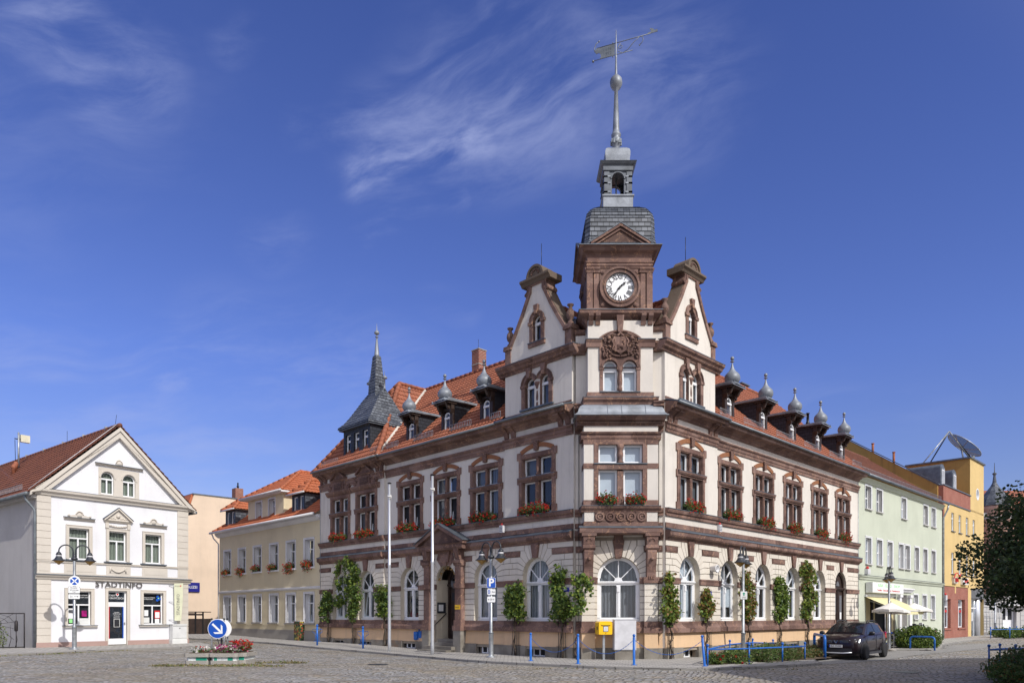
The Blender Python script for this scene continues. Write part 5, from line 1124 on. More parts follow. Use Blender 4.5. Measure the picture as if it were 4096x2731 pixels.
for a, c in GW: surround(b, a, c, 1.2, 2.79); b.box(a-.22, c+.25, -.12, .02, 1.10, 1.16, 'beige'); b.box(a-.24, c+.27, -.15, .02, 1.16, 1.185, 'lead')
surround(b, 3.04, 3.92, .22, 2.85)
for i, (a, c) in enumerate(FW):
    surround(b, a, c, 4.29, 5.74); b.box(a-.24, c+.24, -.14, .02, 4.20, 4.25, 'lead')
    mx = (a+c)/2
    if i != 1:
        b.mold([(0, 6.10), (.05, 6.10), (.14, 6.20), (0, 6.22)], mx-.66, mx+.66, 'beige'); b.mold([(0, 6.222), (.17, 6.20), (.17, 6.225), (0, 6.25)], mx-.68, mx+.68, 'lead')
        RR = random.Random(i)
        b.T = Matrix.Translation((mx, -.04, 6.24)); b.lathe([(.13, 0), (.17, .12), (.13, .24), (.04, .33)], 0, .03, 'beige', 10, True, 0, 1, .4)
        for k_ in range(9): a_ = radians(10+20*k_); b.ball((.15*cos(a_), -.04, .13+.15*sin(a_)), .035, 'beige', 6)
        for s in (-1, 1): b.prism([(s*.1, 0), (s*.5, 0), (s*.42, .07), (s*.2, .13), (s*.1, .2)], -.03, .04, 'beige'); b.ball((s*.46, -.03, .07), .06, 'beige', 8)
        b.T = None
    else:
        b.mold([(0, 6.15), (.05, 6.15), (.14, 6.24), (0, 6.26)], mx-.62, mx+.62, 'beige'); b.prism([(mx-.52, 6.26), (mx+.52, 6.26), (mx, 6.72)], -.05, 0, 'beige')
        for s in (-1, 1): b.prism([(mx, 6.80), (mx+s*.66, 6.22), (mx+s*.66, 6.30), (mx, 6.88)], -.16, 0, 'beige'); b.prism([(mx, 6.881), (mx+s*.70, 6.30), (mx+s*.70, 6.325), (mx, 6.905)], -.18, 0, 'lead'); b.box(mx+s*.44, mx+s*.58, -.09, 0, 5.88, 6.14, 'beige')
        for k_ in range(14): t_ = k_/13; b.ball((mx-.38+.76*t_, -.06, 6.0-.05*sin(pi*t_)+.02*(k_ % 2)), .045, 'beige', 6)
        b.ball((mx, -.06, 6.48), .10, 'beige', 10); 
        for s in (-1, 1):
            for k_ in range(4): b.ball((mx+s*(.13+.08*k_), -.05, 6.36+.02*(k_ % 2)), .045, 'beige', 6)
        for k_ in range(13): t_ = k_/12; b.ball((mx-.34+.68*t_, -.06, 3.92-.16*sin(pi*t_)), .05, 'beige', 6)
        for s in (-1, 1): b.tube([(mx+s*.34, -.05, 3.98), (mx+s*.37, -.06, 3.74)], [.05, .03], 'beige', 6)
b.mold([(0, 8.85), (.06, 8.85), (.14, 8.93), (0, 8.96)], 2.46, 4.67, 'beige'); b.mold([(0, 8.961), (.17, 8.93), (.17, 8.96), (0, 8.985)], 2.44, 4.69, 'lead')
for c, r in AT: b.ring(c, 8.28, r+.02, r+.09, -.03, .05, 'beige', 16, 0, pi)
b.lathe([(.19, 8.98), (.16, 9.08), (.12, 9.2), (.03, 9.28)], 3.55, -.02, 'beige', 10, True, 0, 1, .35)
for k_ in range(8): a_ = radians(10+22*k_); b.ball((3.55+.15*cos(a_), -.06, 9.05+.16*sin(a_)), .035, 'beige', 6)
hp(H, I, 'stucco_trim', b, F)
m = MB(); m.box(-.06, 3.0, -.07, .1, -.4, .42, 'pinkbase'); m.box(3.95, 7.08, -.07, .1, -.4, .42, 'pinkbase'); m.box(3.0, 3.95, -.03, .3, -.4, .21, 'stone'); hp(H, I, 'plinth', m, F)
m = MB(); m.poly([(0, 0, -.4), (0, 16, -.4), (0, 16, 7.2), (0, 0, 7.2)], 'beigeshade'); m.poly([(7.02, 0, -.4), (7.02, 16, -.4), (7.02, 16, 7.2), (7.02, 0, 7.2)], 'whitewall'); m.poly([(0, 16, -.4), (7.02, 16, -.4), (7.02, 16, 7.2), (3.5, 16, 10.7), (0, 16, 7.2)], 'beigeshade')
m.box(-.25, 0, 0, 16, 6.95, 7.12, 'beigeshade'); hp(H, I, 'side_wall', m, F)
r = MB(); L_ = hypot(3.86, 3.72)
tiles(r, (-.35, 0, 7.16), (0, 1, 0), (3.86, 0, 3.72), [(-.22, 0), (16, 0), (16, L_), (-.22, L_)], 'tiled', .2, .30)
r2 = MB(); tiles(r2, (7.37, 0, 7.16), (0, -1, 0), (-3.86, 0, 3.72), [(.22, 0), (-16, 0), (-16, L_), (.22, L_)], 'tiled', .2, .30); r.add(r2.v, r2.f, 'tiled'); ridge(r, (3.51, -.22, 10.9), (3.51, 16, 10.9), 'tiled')
ro = hp(H, I, 'roof', r, F)
q = MB(); q.tube([(-.45, -.1, 7.10), (-.45, 16, 7.10)], .085, 'gutter', 8); q.tube([(-.45, .12, 7.05), (-.42, .12, 6.85), (-.14, .0, 6.45), (-.10, -.02, 6.3), (-.10, -.02, .2)], .055, 'gutter', 8); q.tube([(7.44, -.1, 7.10), (7.44, 16, 7.10)], .085, 'gutter', 8)
hp(H, I, 'gutter', q, F)
q = MB(); q.tube([(-.3, .15, 7.32), (3.45, .0, 10.98)], .014, 'cab', 5)
for i in range(5): q.box(3.40, 3.62, 1.2+i*2.6, 1.23+i*2.6, 10.85, 11.06, 'galv')
for z in (7.45, 7.66): q.tube([(-.2, 1.2, z), (-.2, 9, z)], .012, 'galv', 4)
for i in range(60): q.box(-.206, -.194, 1.2+i*.13, 1.21+i*.13, 7.45, 7.66, 'galv')
obj('snow_guard', q, ro)
q = MB(); q.tube([(2.4, 9.6, 9.9), (2.4, 9.6, 11.85)], .05, 'galv', 8); q.box(2.5, 2.95, 9.55, 9.75, 11.35, 11.75, 'aerial'); q.tube([(2.25, 9.6, 10.0), (2.22, 9.6, 11.4)], .015, 'black', 5); q.box(2.2, 2.6, 9.58, 9.62, 11.45, 11.5, 'black'); hp(H, I, 'antenna', q, F)
for t_, z_ in ((2.05, 9.6), (2.2, 9.78), (1.9, 9.5)):
    q = MB(); q.lathe([(.10, z_-.2), (.10, z_+.15), (.14, z_+.2), (.10, z_+.36), (.01, z_+.4)], t_, 9.0+(t_-2)*2, 'tile', 10); hp(H, I, 'vent_cowl', q, F)
q = MB(); q.tube([(3.51, .3, 10.98), (3.55, .25, 11.5)], .01, 'black', 4); q.tube([(3.51, 6, 10.98), (3.51, 6, 11.6)], .01, 'black', 4); hp(H, I, 'lightning_rod', q, F)
for (a, c), k in zip(FW, ('curtg', 'curtg', 'curtg')): rectwin(H, I, F, a, c, 4.29, 5.74, .12, k)
for (c, r_) in AT:
    fr = MB(); gl = MB(); cu = MB(); y = .10
    fr.ring(c, 8.28, r_-.045, r_, y, y+.06, 'white', 14, 0, pi); fr.box(c-r_, c+r_, y, y+.06, 7.5, 7.56, 'white'); fr.box(c-r_, c+r_, y-.01, y+.06, 8.2, 8.27, 'white'); fr.box(c-.03, c+.03, y-.005, y+.05, 7.56, 8.2, 'white')
    for s in (-1, 1): fr.box(c+s*(r_-.05), c+s*r_, y, y+.06, 7.56, 8.28, 'white')
    gl.poly([(x, y+.03, z) for x, z in [(c-r_, 7.5), (c+r_, 7.5)]+arc(c, 8.28, r_, 0, pi, 12)], 'glass'); cu.poly([(x, y+.13, z) for x, z in [(c-r_-.02, 7.5), (c+r_+.02, 7.5)]+arc(c, 8.28, r_+.02, 0, pi, 12)], 'curtg')
    o = hp(H, I, 'window', fr, F); obj('pane', gl, o); obj('curtain', cu, o)
o = rectwin(H, I, F, 1.26, 2.27, 1.2, 2.79, .12, 'dark', trans=.60); q = MB()
for x0, x1, z0, z1, k in ((1.32, 1.62, 1.50, 1.98, 'signwhite'), (1.36, 1.50, 1.30, 1.48, 'lightgreen'), (1.90, 2.12, 1.60, 1.88, 'pet2'), (1.80, 2.22, 1.25, 1.52, 'cabl')): q.box(x0, x1, .10, .105, z0, z1, k)
q.box(1.34, 1.60, .095, .10, 1.76, 1.92, 'grey'); q.text('PERLE IM LEIPZIGER', 1.88, 2.60, .065, 'signwhite', .10, .004); q.text('NEUSEEN LAND', 1.96, 2.50, .07, 'signwhite', .10, .004); obj('posters', q, o)
o = rectwin(H, I, F, 4.73, 5.73, 1.2, 2.79, .12, 'dark', trans=.60); q = MB()
for x0, x1, z0, z1, k in ((4.82, 5.02, 1.62, 1.92, 'signwhite'), (4.78, 5.08, 1.28, 1.55, 'cabl'), (5.34, 5.62, 1.50, 1.90, 'red'), (5.37, 5.59, 1.53, 1.82, 'signwhite'), (5.36, 5.58, 1.24, 1.48, 'signwhite')): q.box(x0, x1, .10 if k != 'signwhite' else .095, .105, z0, z1, k)
q.text('PERLE IM LEIPZIGER', 5.08, 2.55, .065, 'signwhite', .10, .004); q.text('NEUSEEN LAND', 5.02, 2.47, .07, 'signwhite', .10, .004)
for dx, dz in ((0, 0), (.12, .06), (.02, .16)): q.disc(5.48+dx, 2.44+dz, .075, .10, .104, 'signblue', 12)
q.disc(5.54, 2.53, .035, .096, .10, 'lightgreen', 10); obj('posters', q, o)
dr = MB(); gl = MB()
for a, c, e, f in ((3.04, 3.92, 2.14, 2.30), (3.04, 3.12, .24, 2.14), (3.82, 3.92, .24, 2.14), (3.12, 3.82, .24, .52), (3.12, 3.82, 2.08, 2.14), (3.04, 3.92, 2.78, 2.85), (3.04, 3.10, 2.3, 2.78), (3.86, 3.92, 2.3, 2.78)): dr.box(a, c, .10, .17, e, f, 'white')
gl.box(3.04, 3.92, .13, .14, .24, 2.84, 'glass'); gl.box(3.02, 3.94, .19, .20, .22, 2.85, 'dark')
o = hp(H, I, 'door', dr, F); obj('pane', gl, o); q = MB()
q.box(3.12, 3.16, .11, .125, .53, 2.08, 'red'); q.box(3.77, 3.82, .11, .125, .53, 2.08, 'signblue'); q.box(3.36, 3.64, .115, .124, 1.08, 1.48, 'cabl'); q.box(3.38, 3.62, .11, .115, 1.10, 1.46, 'dark')
for t_, z_ in (('Herzlich', 1.80), ('Willkommen', 1.73), ('Welcome', 1.63), ('Bienvenue', 1.54)): q.text(t_, 3.5, z_, .07, 'signwhite', .12, .004)
q.text('STADT', 3.26, 2.62, .12, 'signwhite', .12, .004); q.text('GROITZSCH', 3.50, 2.49, .125, 'signwhite', .12, .004); q.prism([(3.46, 2.76), (3.60, 2.76), (3.60, 2.64), (3.53, 2.58), (3.46, 2.64)], .115, .122, 'signwhite'); q.box(3.49, 3.57, .11, .115, 2.64, 2.72, 'red'); obj('lettering', q, o)
q = MB(); q.tube([(3.86, .06, 1.26), (3.78, .06, 1.26)], .012, 'galv', 6); q.box(3.84, 3.88, .07, .10, 1.18, 1.32, 'galv'); obj('handle', q, o)
q = MB(); q.text('STADTINFO', 3.55, 3.14, .40, 'lettergrey', -.07, .03, sx=1.03, bold=.004); hp(H, I, 'lettering', q, F)
q = MB()
for z in (1.42, 2.35, 3.2): q.tube([(6.02, -.02, z), (6.38, -.25, z)], .014, 'galv', 5)
q.T = Matrix.Translation((6.37, -.25, 0)) @ Matrix.Rotation(radians(-30), 4, 'Z'); q.prism([(-.15, 1.38), (.17, 1.38), (.24, 2.4), (.26, 3.32), (-.17, 3.30), (-.16, 2.4)], -.015, .015, 'banner'); q.text('STADTINFO', .03, 2.22, .20, 'lettergrey', -.02, .006, rot=pi/2); q.text('STADT', -.02, 3.16, .08, 'lettergrey', -.02, .006); q.disc(.14, 3.18, .035, -.022, -.016, 'red', 8); q.T = None
hp(H, I, 'banner', q, F)
# ---------------- yellow cream house next to the town hall
H, I = house('terraced_house', 'yellow cream two storey house with white window reveals and orange roof beside the town hall', 'house', (-15.5, 45.8, .2))
F = FL; m = MB(); KC = [-31.1, -28.84, -26.6, -24.35, -22.2, -20.05]
wall(m, -32.4, -18.62, -.4, 7.35, 0, [('r', c-.5, c+.5, 4.44, 6.02) for c in KC]+[('r', c-.5, c+.5, 1.22, 2.90) for c in KC], 'kcream', .34, 'kwhite')
m.poly([(-32.4, 0, -.4), (-32.4, 10, -.4), (-32.4, 10, 7.3), (-32.4, 5, 11.2), (-32.4, 0, 7.3)], 'kcream'); hp(H, I, 'wall', m, F)
b = MB()
for c in KC:
    for z0, z1 in ((4.44, 6.02), (1.22, 2.90)):
        surround(b, c-.5, c+.5, z0, z1, .12, .02, 'kwhite'); b.box(c-.66, c+.66, -.13, .02, z0-.10, z0-.005, 'kwhite' if z0 > 3 else 'kgrey')
b.mold([(0, 3.16), (.05, 3.16), (.10, 3.24), (.10, 3.30), (0, 3.32)], -32.4, -18.64, 'kwhite')
for i in range(4):
    z = 1.02+i*.55
    xs = [-32.4]+[v for c in KC for v in (c-.64, c+.64)]+[-18.66]
    for j in range(0, len(xs), 2):
        if z < 3.1: b.box(xs[j], xs[j+1], -.012, .02, z+.015, min(z+.535, 3.15), 'kcream')
b.mold([(0, 7.02), (.08, 7.05), (.26, 7.20), (.28, 7.32), (0, 7.36)], -32.6, -18.66, 'kwhite'); hp(H, I, 'trim', b, F)
m = MB(); m.box(-32.42, -18.64, -.05, .1, -.5, .78, 'kgrey'); hp(H, I, 'plinth', m, F)
r = MB(); s_ = hypot(5.3, 4.1)
tiles(r, (0, -.35, 7.36), (1, 0, 0), (0, 5.3, 4.1), [(-32.7, 0), (-18.65, 0), (-18.65, s_), (-28, s_)], 'tileb'); ridge(r, (-32.7, -.35, 7.42), (-28, 4.95, 11.52), 'tileb'); ro = hp(H, I, 'roof', r, F)
q = MB(); q.tube([(-33.0, -.45, 7.36), (-18.8, -.45, 7.36)], .08, 'kwhite', 8); q.tube([(-32.75, -.4, 7.3), (-32.72, -.3, 7.0), (-32.45, -.06, 6.6), (-32.45, -.06, .2)], .05, 'cab', 8); hp(H, I, 'gutter', q, F)
def hiproof(r, x0, x1, z, zt, yf, yb, ov, k='tileb'):
    x0 -= ov; x1 += ov; w2 = (x1-x0)/2; run = yb-yf; v = hypot(w2, zt-z); vf = hypot(w2, zt-z)
    tiles(r, (0, yf-ov, z), (1, 0, 0), (0, w2, zt-z), [(x0, 0), (x1, 0), ((x0+x1)/2, vf)], k)
    tiles(r, (x1, 0, z), (0, 1, 0), (-w2, 0, zt-z), [(yf-ov, 0), (yb, 0), (yb, v), (yf-ov+w2, v)], k)
    tiles(r, (x0, 0, z), (0, -1, 0), (w2, 0, zt-z), [(-yf+ov, 0), (-yb, 0), (-yb, v), (-yf+ov-w2, v)], k)
    xm = (x0+x1)/2
    for x in (x0, x1): ridge(r, (x, yf-ov, z+.05), (xm, yf-ov+w2, zt+.05), k, .10)
    ridge(r, (xm, yf-ov+w2, zt+.05), (xm, yb, zt+.05), k, .10)
m = MB(); wall(m, -28.7, -23.8, 7.6, 9.28, .35, [('r', -27.55, -26.75, 7.78, 8.98), ('r', -25.75, -24.95, 7.78, 8.98)], 'kcream', .3, 'kwhite')
for x in (-28.7, -23.8): m.poly([(x, .35, 7.6), (x, 4.6, 7.6), (x, 4.6, 9.28), (x, .35, 9.28)], 'kcream')
for c in (-27.15, -25.35): m.box(c-.5, c-.40, .33, .4, 7.78, 9.08, 'kwhite'); m.box(c+.40, c+.5, .33, .4, 7.78, 9.08, 'kwhite'); m.box(c-.4, c+.4, .33, .4, 8.98, 9.08, 'kwhite')
dm2 = hp(H, I, 'wall_dormer', m, F); r = MB(); hiproof(r, -28.7, -23.8, 9.30, 11.15, .35, 6.5, .35); r.box(-29.1, -23.4, -.03, 4.5, 9.20, 9.30, 'kwhite'); r.tube([(-29.1, -.08, 9.30), (-23.4, -.08, 9.30)], .07, 'cab', 8); obj('dormer_roof', r, dm2)
for c in (-27.15, -25.35): rectwin(H, I, F, c-.4, c+.4, 7.78, 8.98, .60, 'dark', trans=.66, mul=None)
for x0, x1 in ((-32.0, -30.4), (-22.55, -20.95)):
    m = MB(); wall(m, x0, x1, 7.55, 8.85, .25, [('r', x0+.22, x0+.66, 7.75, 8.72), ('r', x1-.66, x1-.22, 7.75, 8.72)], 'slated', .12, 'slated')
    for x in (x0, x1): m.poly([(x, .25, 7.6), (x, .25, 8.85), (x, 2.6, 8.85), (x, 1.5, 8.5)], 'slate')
    o = hp(H, I, 'dormer', m, F); r = MB(); hiproof(r, x0, x1, 8.86, 9.75, .25, 3.4, .22); r.tube([(x0-.25, 0, 8.86), (x1+.25, 0, 8.86)], .06, 'cab', 8); obj('dormer_roof', r, o)
    fr = MB(); gl = MB(); cu = MB()
    for a in (x0+.22, x1-.66): light(fr, gl, cu, a, a+.44, 7.75, 8.72, .30, 'dark', .05)
    obj('window_frame', fr, o); obj('pane', gl, o); obj('curtain', cu, o)
for i, c in enumerate(KC):
    rectwin(H, I, F, c-.5, c+.5, 4.44, 6.02, .25, 'curtaind' if i % 2 else 'grey', trans=.66, tilt=i in (0, 1, 4, 5)); rectwin(H, I, F, c-.5, c+.5, 1.22, 2.90, .25, 'curtaind', trans=.68, tilt=i == 5)
# ---------------- peach house behind with the police sign
PP = Vector((2.42-.7028*42, 27.7+.7114*42)); FP = frame(PP, (.7114, .7028))
H, I = house('plain_gable_house', 'peach rendered house with windowless side wall carrying the blue police sign', 'house', (PP.x, PP.y, .3))
m = MB(); P_ = [(-9, -.4), (22, -.4), (22, 11.42), (1.96, 11.44), (1.40, 9.6), (.5, 7.0), (-9, 7.0)]; m.prism([(x, z) for x, z in P_], 0, 8, 'pale'); m.box(-9, 22, -.06, .0, -.4, 1.25, 'kcream'); m.box(-9, 22, -.09, .0, -.4, .62, 'redbrick'); hp(H, I, 'wall', m, FP)
r = MB(); r.box(1.85, 22.1, -.06, 8.1, 11.43, 11.52, 'lead'); r.prism([(1.96, 11.4), (1.8, 11.45), (.2, 6.9), (.5, 6.9)], .1, 8, 'tileb'); hp(H, I, 'roof', r, FP)
q = MB(); q.box(5.42, 6.1, .1, .8, 11.4, 12.4, "chimbrick"); q.lathe([(.08, 12.4), (.08, 12.55), (.12, 12.56), (.12, 12.6), (.06, 12.62), (.06, 12.9), (.01, 12.9)], 5.76, .4, "black", 10); hp(H, I, "chimney", q, FP)
q = MB(); q.box(1.0, 2.36, -.12, -.04, 3.55, 4.30, "polblue"); q.text("POLIZEI", 1.66, 3.92, .32, "signwhite", -.125, .006, sx=.92); hp(H, I, "police_sign", q, FP)
# ---------------- pale green house
H, I = house('shop_house', 'long pale green three storey house with white window reveals and awning shop below', 'house', (25, 46.5, 0))
F = FR; m = MB()
R1 = [20.95, 22.74, 27.1, 31.53, 33.27]; R2_ = [20.99, 22.77, 24.57, 26.6, 27.8, 29.66, 31.46, 33.28]; R0 = [29.45, 31.28, 33.12]
ops = [('r', c-.46, c+.46, 7.78, 9.08) for c in R1]+[('r', c-.44, c+.44, 4.62, 6.12) for c in R2_]+[('r', c-.44, c+.44, 1.42, 3.0) for c in R0]+[('r', 20.6, 25.5, .1, 2.80), ('r', 26.6, 27.75, .05, 2.95)]
wall(m, 19.42, 35.3, -.5, 9.55, 0, ops, 'green', .34, 'greywall'); m.poly([(19.42, 0, -.4), (19.42, 10, -.4), (19.42, 10, 9.5), (19.42, 0, 9.5)], 'green'); hp(H, I, 'wall', m, F)
b = MB()
for c, (z0, z1), hw in [(c, (7.78, 9.08), .46) for c in R1]+[(c, (4.62, 6.12), .44) for c in R2_]+[(c, (1.42, 3.0), .44) for c in R0]:
    surround(b, c-hw, c+hw, z0, z1, .10, .015, 'signwhite'); b.box(c-hw-.08, c+hw+.08, -.12, .02, z0-.06, z0-.01, 'greywall')
b.mold([(0, 3.70), (.06, 3.70), (.10, 3.80), (.18, 3.86), (.18, 3.92), (0, 3.95)], 19.44, 35.3, 'green'); b.mold([(0, 3.952), (.20, 3.92), (.20, 3.94), (0, 3.97)], 19.44, 35.3, 'lead'); b.mold([(0, 9.20), (.08, 9.22), (.14, 9.38), (.26, 9.46), (0, 9.5)], 19.44, 35.3, 'green')
b.mold([(0, 3.1), (.10, 3.12), (.16, 3.22), (.24, 3.28), (.24, 3.36), (0, 3.4)], 25.85, 28.45, 'kwhite')
for x in (26.1, 28.05): b.box(x-.2, x+.2, -.14, .02, 0, 2.78, 'kwhite'); b.box(x-.27, x+.27, -.2, .02, 2.78, 2.95, 'kwhite')
b.box(26.6, 27.75, .28, .34, .0, 2.95, 'kgrey'); b.box(20.5, 25.6, -.015, .02, 2.80, 2.90, 'signwhite')
hp(H, I, 'trim', b, F)
r = MB(); s_ = hypot(5.3, 3.9); tiles(r, (0, -.3, 9.58), (1, 0, 0), (0, 5.3, 3.9), [(19.5, 0), (35.2, 0), (35.2, s_), (19.5, s_)], 'tiled', .22, .33); ridge(r, (19.5, 5.0, 13.5), (35.2, 5.0, 13.5), 'tiled'); ro = hp(H, I, 'roof', r, F)
q = MB()
for z in (9.85, 10.07): q.tube([(19.8, -.05, z), (35, -.05, z)], .012, 'galv', 4)
for i in range(127): q.box(19.8+i*.12-.006, 19.8+i*.12+.006, -.056, -.044, 9.85, 10.07, 'galv')
obj('snow_guard', q, ro)
q = MB(); q.tube([(19.5, -.42, 9.56), (35.4, -.42, 9.56)], .08, 'lead', 8); q.tube([(35.35, -.4, 9.5), (35.35, -.35, 9.2), (35.35, -.08, 8.6), (35.35, -.08, 0)], .06, 'galv', 8); hp(H, I, 'gutter', q, F)
q = MB(); q.box(20.0, 20.9, 3.0, 3.6, 12.2, 13.1, 'chimbrick'); q.lathe([(.16, 13.1), (.10, 13.3), (.08, 13.35), (.08, 13.8), (.11, 13.8), (.11, 13.85)], 20.45, 3.3, 'black', 10); hp(H, I, 'chimney', q, F)
for i, c in enumerate(R1): rectwin(H, I, F, c-.46, c+.46, 7.78, 9.08, .19, 'blind' if i in (2, 4) else 'dark', trans=.5, mul=None)
for i, c in enumerate(R2_): rectwin(H, I, F, c-.44, c+.44, 4.62, 6.12, .19, 'blind' if i < 4 else 'grey', trans=.5, mul=None)
for c in R0: rectwin(H, I, F, c-.44, c+.44, 1.42, 3.0, .19, 'blind', trans=.3, mul=None)
q = MB(); q.box(20.42, 25.68, -.42, -.05, 2.96, 3.55, 'cabl'); q.box(20.50, 25.60, -.43, -.42, 3.0, 3.51, 'signwhite'); q.text('ASIA - EURO - SHOP', 23.1, 3.38, .27, 'lightgreen', -.435, .006, sx=1.55); q.text('Textilien - Geschenkartikel - Haushaltswaren', 23.05, 3.11, .155, 'red', -.435, .006, sx=1.35); hp(H, I, 'shop_sign', q, F)
q = MB(); q.box(20.6, 25.5, .6, .65, .1, 2.8, 'dark')
for x, w_ in ((20.62, .9), (22.2, .12), (24.3, .12), (25.1, .38)): q.box(x, x+w_, .1, .16, .1, 2.8, 'shopcream')
q.box(22.3, 24.3, .3, .34, .1, 2.6, 'dark'); RR = random.Random(5)
for i in range(10): q.box(21.7+i*.25, 21.9+i*.25, .35, .5, .9+RR.random()*.5, 2.3, RR.choice(['signblue', 'clothd', 'pet2', 'cab', 'clothd', 'tan']))
hp(H, I, 'shopfront', q, F)
q = MB(); p0, p1 = (-.05, 2.72), (-1.75, 1.93)
for i in range(23):
    xa = 20.35+i*.195; q.poly([(xa, p0[0], p0[1]), (xa+.16, p0[0], p0[1]), (xa+.16, p1[0], p1[1]), (xa, p1[0], p1[1])], 'canvas'); q.poly([(xa+.16, p0[0], p0[1]), (xa+.195, p0[0], p0[1]), (xa+.195, p1[0], p1[1]), (xa+.16, p1[0], p1[1])], 'canvasst')
    q.poly([(xa, -1.77, 1.91), (xa+.195, -1.77, 1.91), (xa+.195, -1.78, 1.74), (xa+.10, -1.78, 1.68), (xa, -1.78, 1.74)], 'canvas')
q.box(20.33, 24.85, -1.80, -1.73, 1.89, 1.95, 'cab'); q.box(20.33, 24.85, -.12, 0, 2.72, 2.82, 'cab')
for x in (20.9, 24.3): q.tube([(x, -.1, 2.5), (x+.4, -.9, 2.15), (x, -1.7, 1.9)], .025, 'cab', 6)
hp(H, I, 'awning', q, F)
q = MB(); q.box(20.35, 20.75, -.2, 0, 4.0, 4.3, 'cab'); q.lathe([(.08, 4.3), (.08, 4.42), (.02, 4.46)], 20.55, -.1, 'red', 8); hp(H, I, 'alarm_siren', q, F)
# ---------------- yellow house with brick ground floor
H, I = house('bank_house', 'yellow rendered house with red brick ground floor and tall corner stair tower', 'house', (33, 54, 0))
m = MB(); Y1 = [37.95, 39.87, 41.86, 43.84]
ops = [('r', c-.36, c+.36, 7.9, 9.25) for c in Y1]+[('r', c-.36, c+.36, 4.75, 6.3) for c in Y1]
wall(m, 35.5, 46.9, 3.8, 9.85, 0, ops, 'yellow', .3, 'yellow'); m.box(42.72, 46.9, .0, .1, 9.85, 10.0, 'yellow')
def ov(a): return 44.97+.46*cos(a), 11.42+.46*sin(a)
m.poly([(42.72, 0, 9.85), (44.97, 0, 9.85)]+[(ov(-pi/2-pi*i/12)[0], 0, ov(-pi/2-pi*i/12)[1]) for i in range(13)]+[(44.97, 0, 14.0), (42.72, 0, 14.0)], 'yellow')
m.poly([(46.9, 0, 9.85), (44.97, 0, 9.85)]+[(ov(-pi/2+pi*i/12)[0], 0, ov(-pi/2+pi*i/12)[1]) for i in range(13)]+[(44.97, 0, 14.0), (46.9, 0, 14.0)], 'yellow')
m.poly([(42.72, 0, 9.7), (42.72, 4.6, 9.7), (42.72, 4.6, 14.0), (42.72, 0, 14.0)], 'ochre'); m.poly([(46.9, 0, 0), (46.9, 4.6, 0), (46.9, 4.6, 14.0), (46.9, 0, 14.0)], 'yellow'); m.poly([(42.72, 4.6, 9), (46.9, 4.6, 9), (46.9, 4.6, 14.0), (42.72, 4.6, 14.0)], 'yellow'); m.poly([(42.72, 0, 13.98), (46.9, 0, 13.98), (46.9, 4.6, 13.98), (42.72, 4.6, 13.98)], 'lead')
m.prism([(44.97+.5*cos(2*pi*i/24), 11.42+.5*sin(2*pi*i/24)) for i in range(24)], .25, .3, 'blind'); hp(H, I, 'wall', m, F)
q = MB(); q.ring(44.97, 11.42, .40, .47, -.01, .3, 'white', 24); q.box(44.93, 45.01, .1, .2, 11.0, 11.84, 'white'); hp(H, I, 'round_window', q, F)
q = MB(); q.box(42.60, 47.0, -.12, 4.7, 14.0, 14.12, 'lead'); q.box(35.5, 42.7, -.1, .3, 10.98, 11.06, 'lead'); q.box(35.5, 42.74, -.06, .1, 9.80, 9.88, 'lead'); hp(H, I, 'coping', q, F)
q = MB(); q.box(35.5, 42.7, -.03, .3, 9.88, 10.98, 'redbrick'); q.box(35.40, 35.75, -.035, .3, 3.6, 9.8, 'redbrick'); hp(H, I, 'brick_parapet', q, F)
q = MB(); wall(q, 35.45, 42.0, -.4, 3.75, -.02, [('r', 35.75, 37.35, .72, 2.85), ('r', 39.3, 41.15, .72, 2.85)], 'redbrick', .3, 'redbrick'); q.box(35.6, 37.5, -.10, .0, .60, .71, 'redbrick'); q.box(39.15, 41.3, -.10, .0, .60, .71, 'redbrick'); q.box(38.4, 38.7, -.03, .02, 3.3, 3.8, 'yellow'); q.box(42.0, 42.9, -.03, .3, -.4, 3.8, 'yellow')
hp(H, I, 'brick_base', q, F)
q = MB(); q.box(42.9, 46.9, .9, 1.0, 0, 3.8, 'dark'); q.box(42.9, 46.9, -.0, .9, 3.0, 3.8, 'grey'); q.lathe([(.32, -.3), (.32, 3.8)], 45.9, .35, 'alu', 20)
for x in (42.95, 43.9, 44.9): q.box(x, x+.08, .25, .35, 0, 3.0, 'white')
for z in (2.2, 2.95): q.box(42.95, 45.5, .25, .34, z, z+.09, 'white')
q.box(43.0, 45.5, .29, .30, 0, 3., 'glass'); q.box(44.2, 44.5, .24, .25, 1.2, 1.9, 'signwhite'); hp(H, I, 'entrance', q, F)
for i, c in enumerate(Y1): rectwin(H, I, F, c-.36, c+.36, 7.9, 9.25, .07, 'blind', mul=None); rectwin(H, I, F, c-.36, c+.36, 4.75, 6.3, .07, 'blind', mul=None)
q = MB()
for c in Y1:
    for z in (7.88, 4.73): q.box(c-.46, c+.46, -.1, .0, z-.05, z, 'lead')
hp(H, I, 'window_sills', q, F)
for a, c in ((35.8, 37.3), (39.35, 41.1)):
    o = rectwin(H, I, F, a, c, .74, 2.83, .18, 'curtain', fw=.08, trans=.74); q = MB(); xm = (a+c)/2
    for x0, x1 in ((a+.12, xm-.08), (xm+.08, c-.12)): q.box(x0, x1, .19, .20, 1.88, 2.06, 'red'); q.box((x0+x1)/2-.015, (x0+x1)/2+.015, .17, .2, 2.35, 2.8, 'white')
    obj('red_panel', q, o)
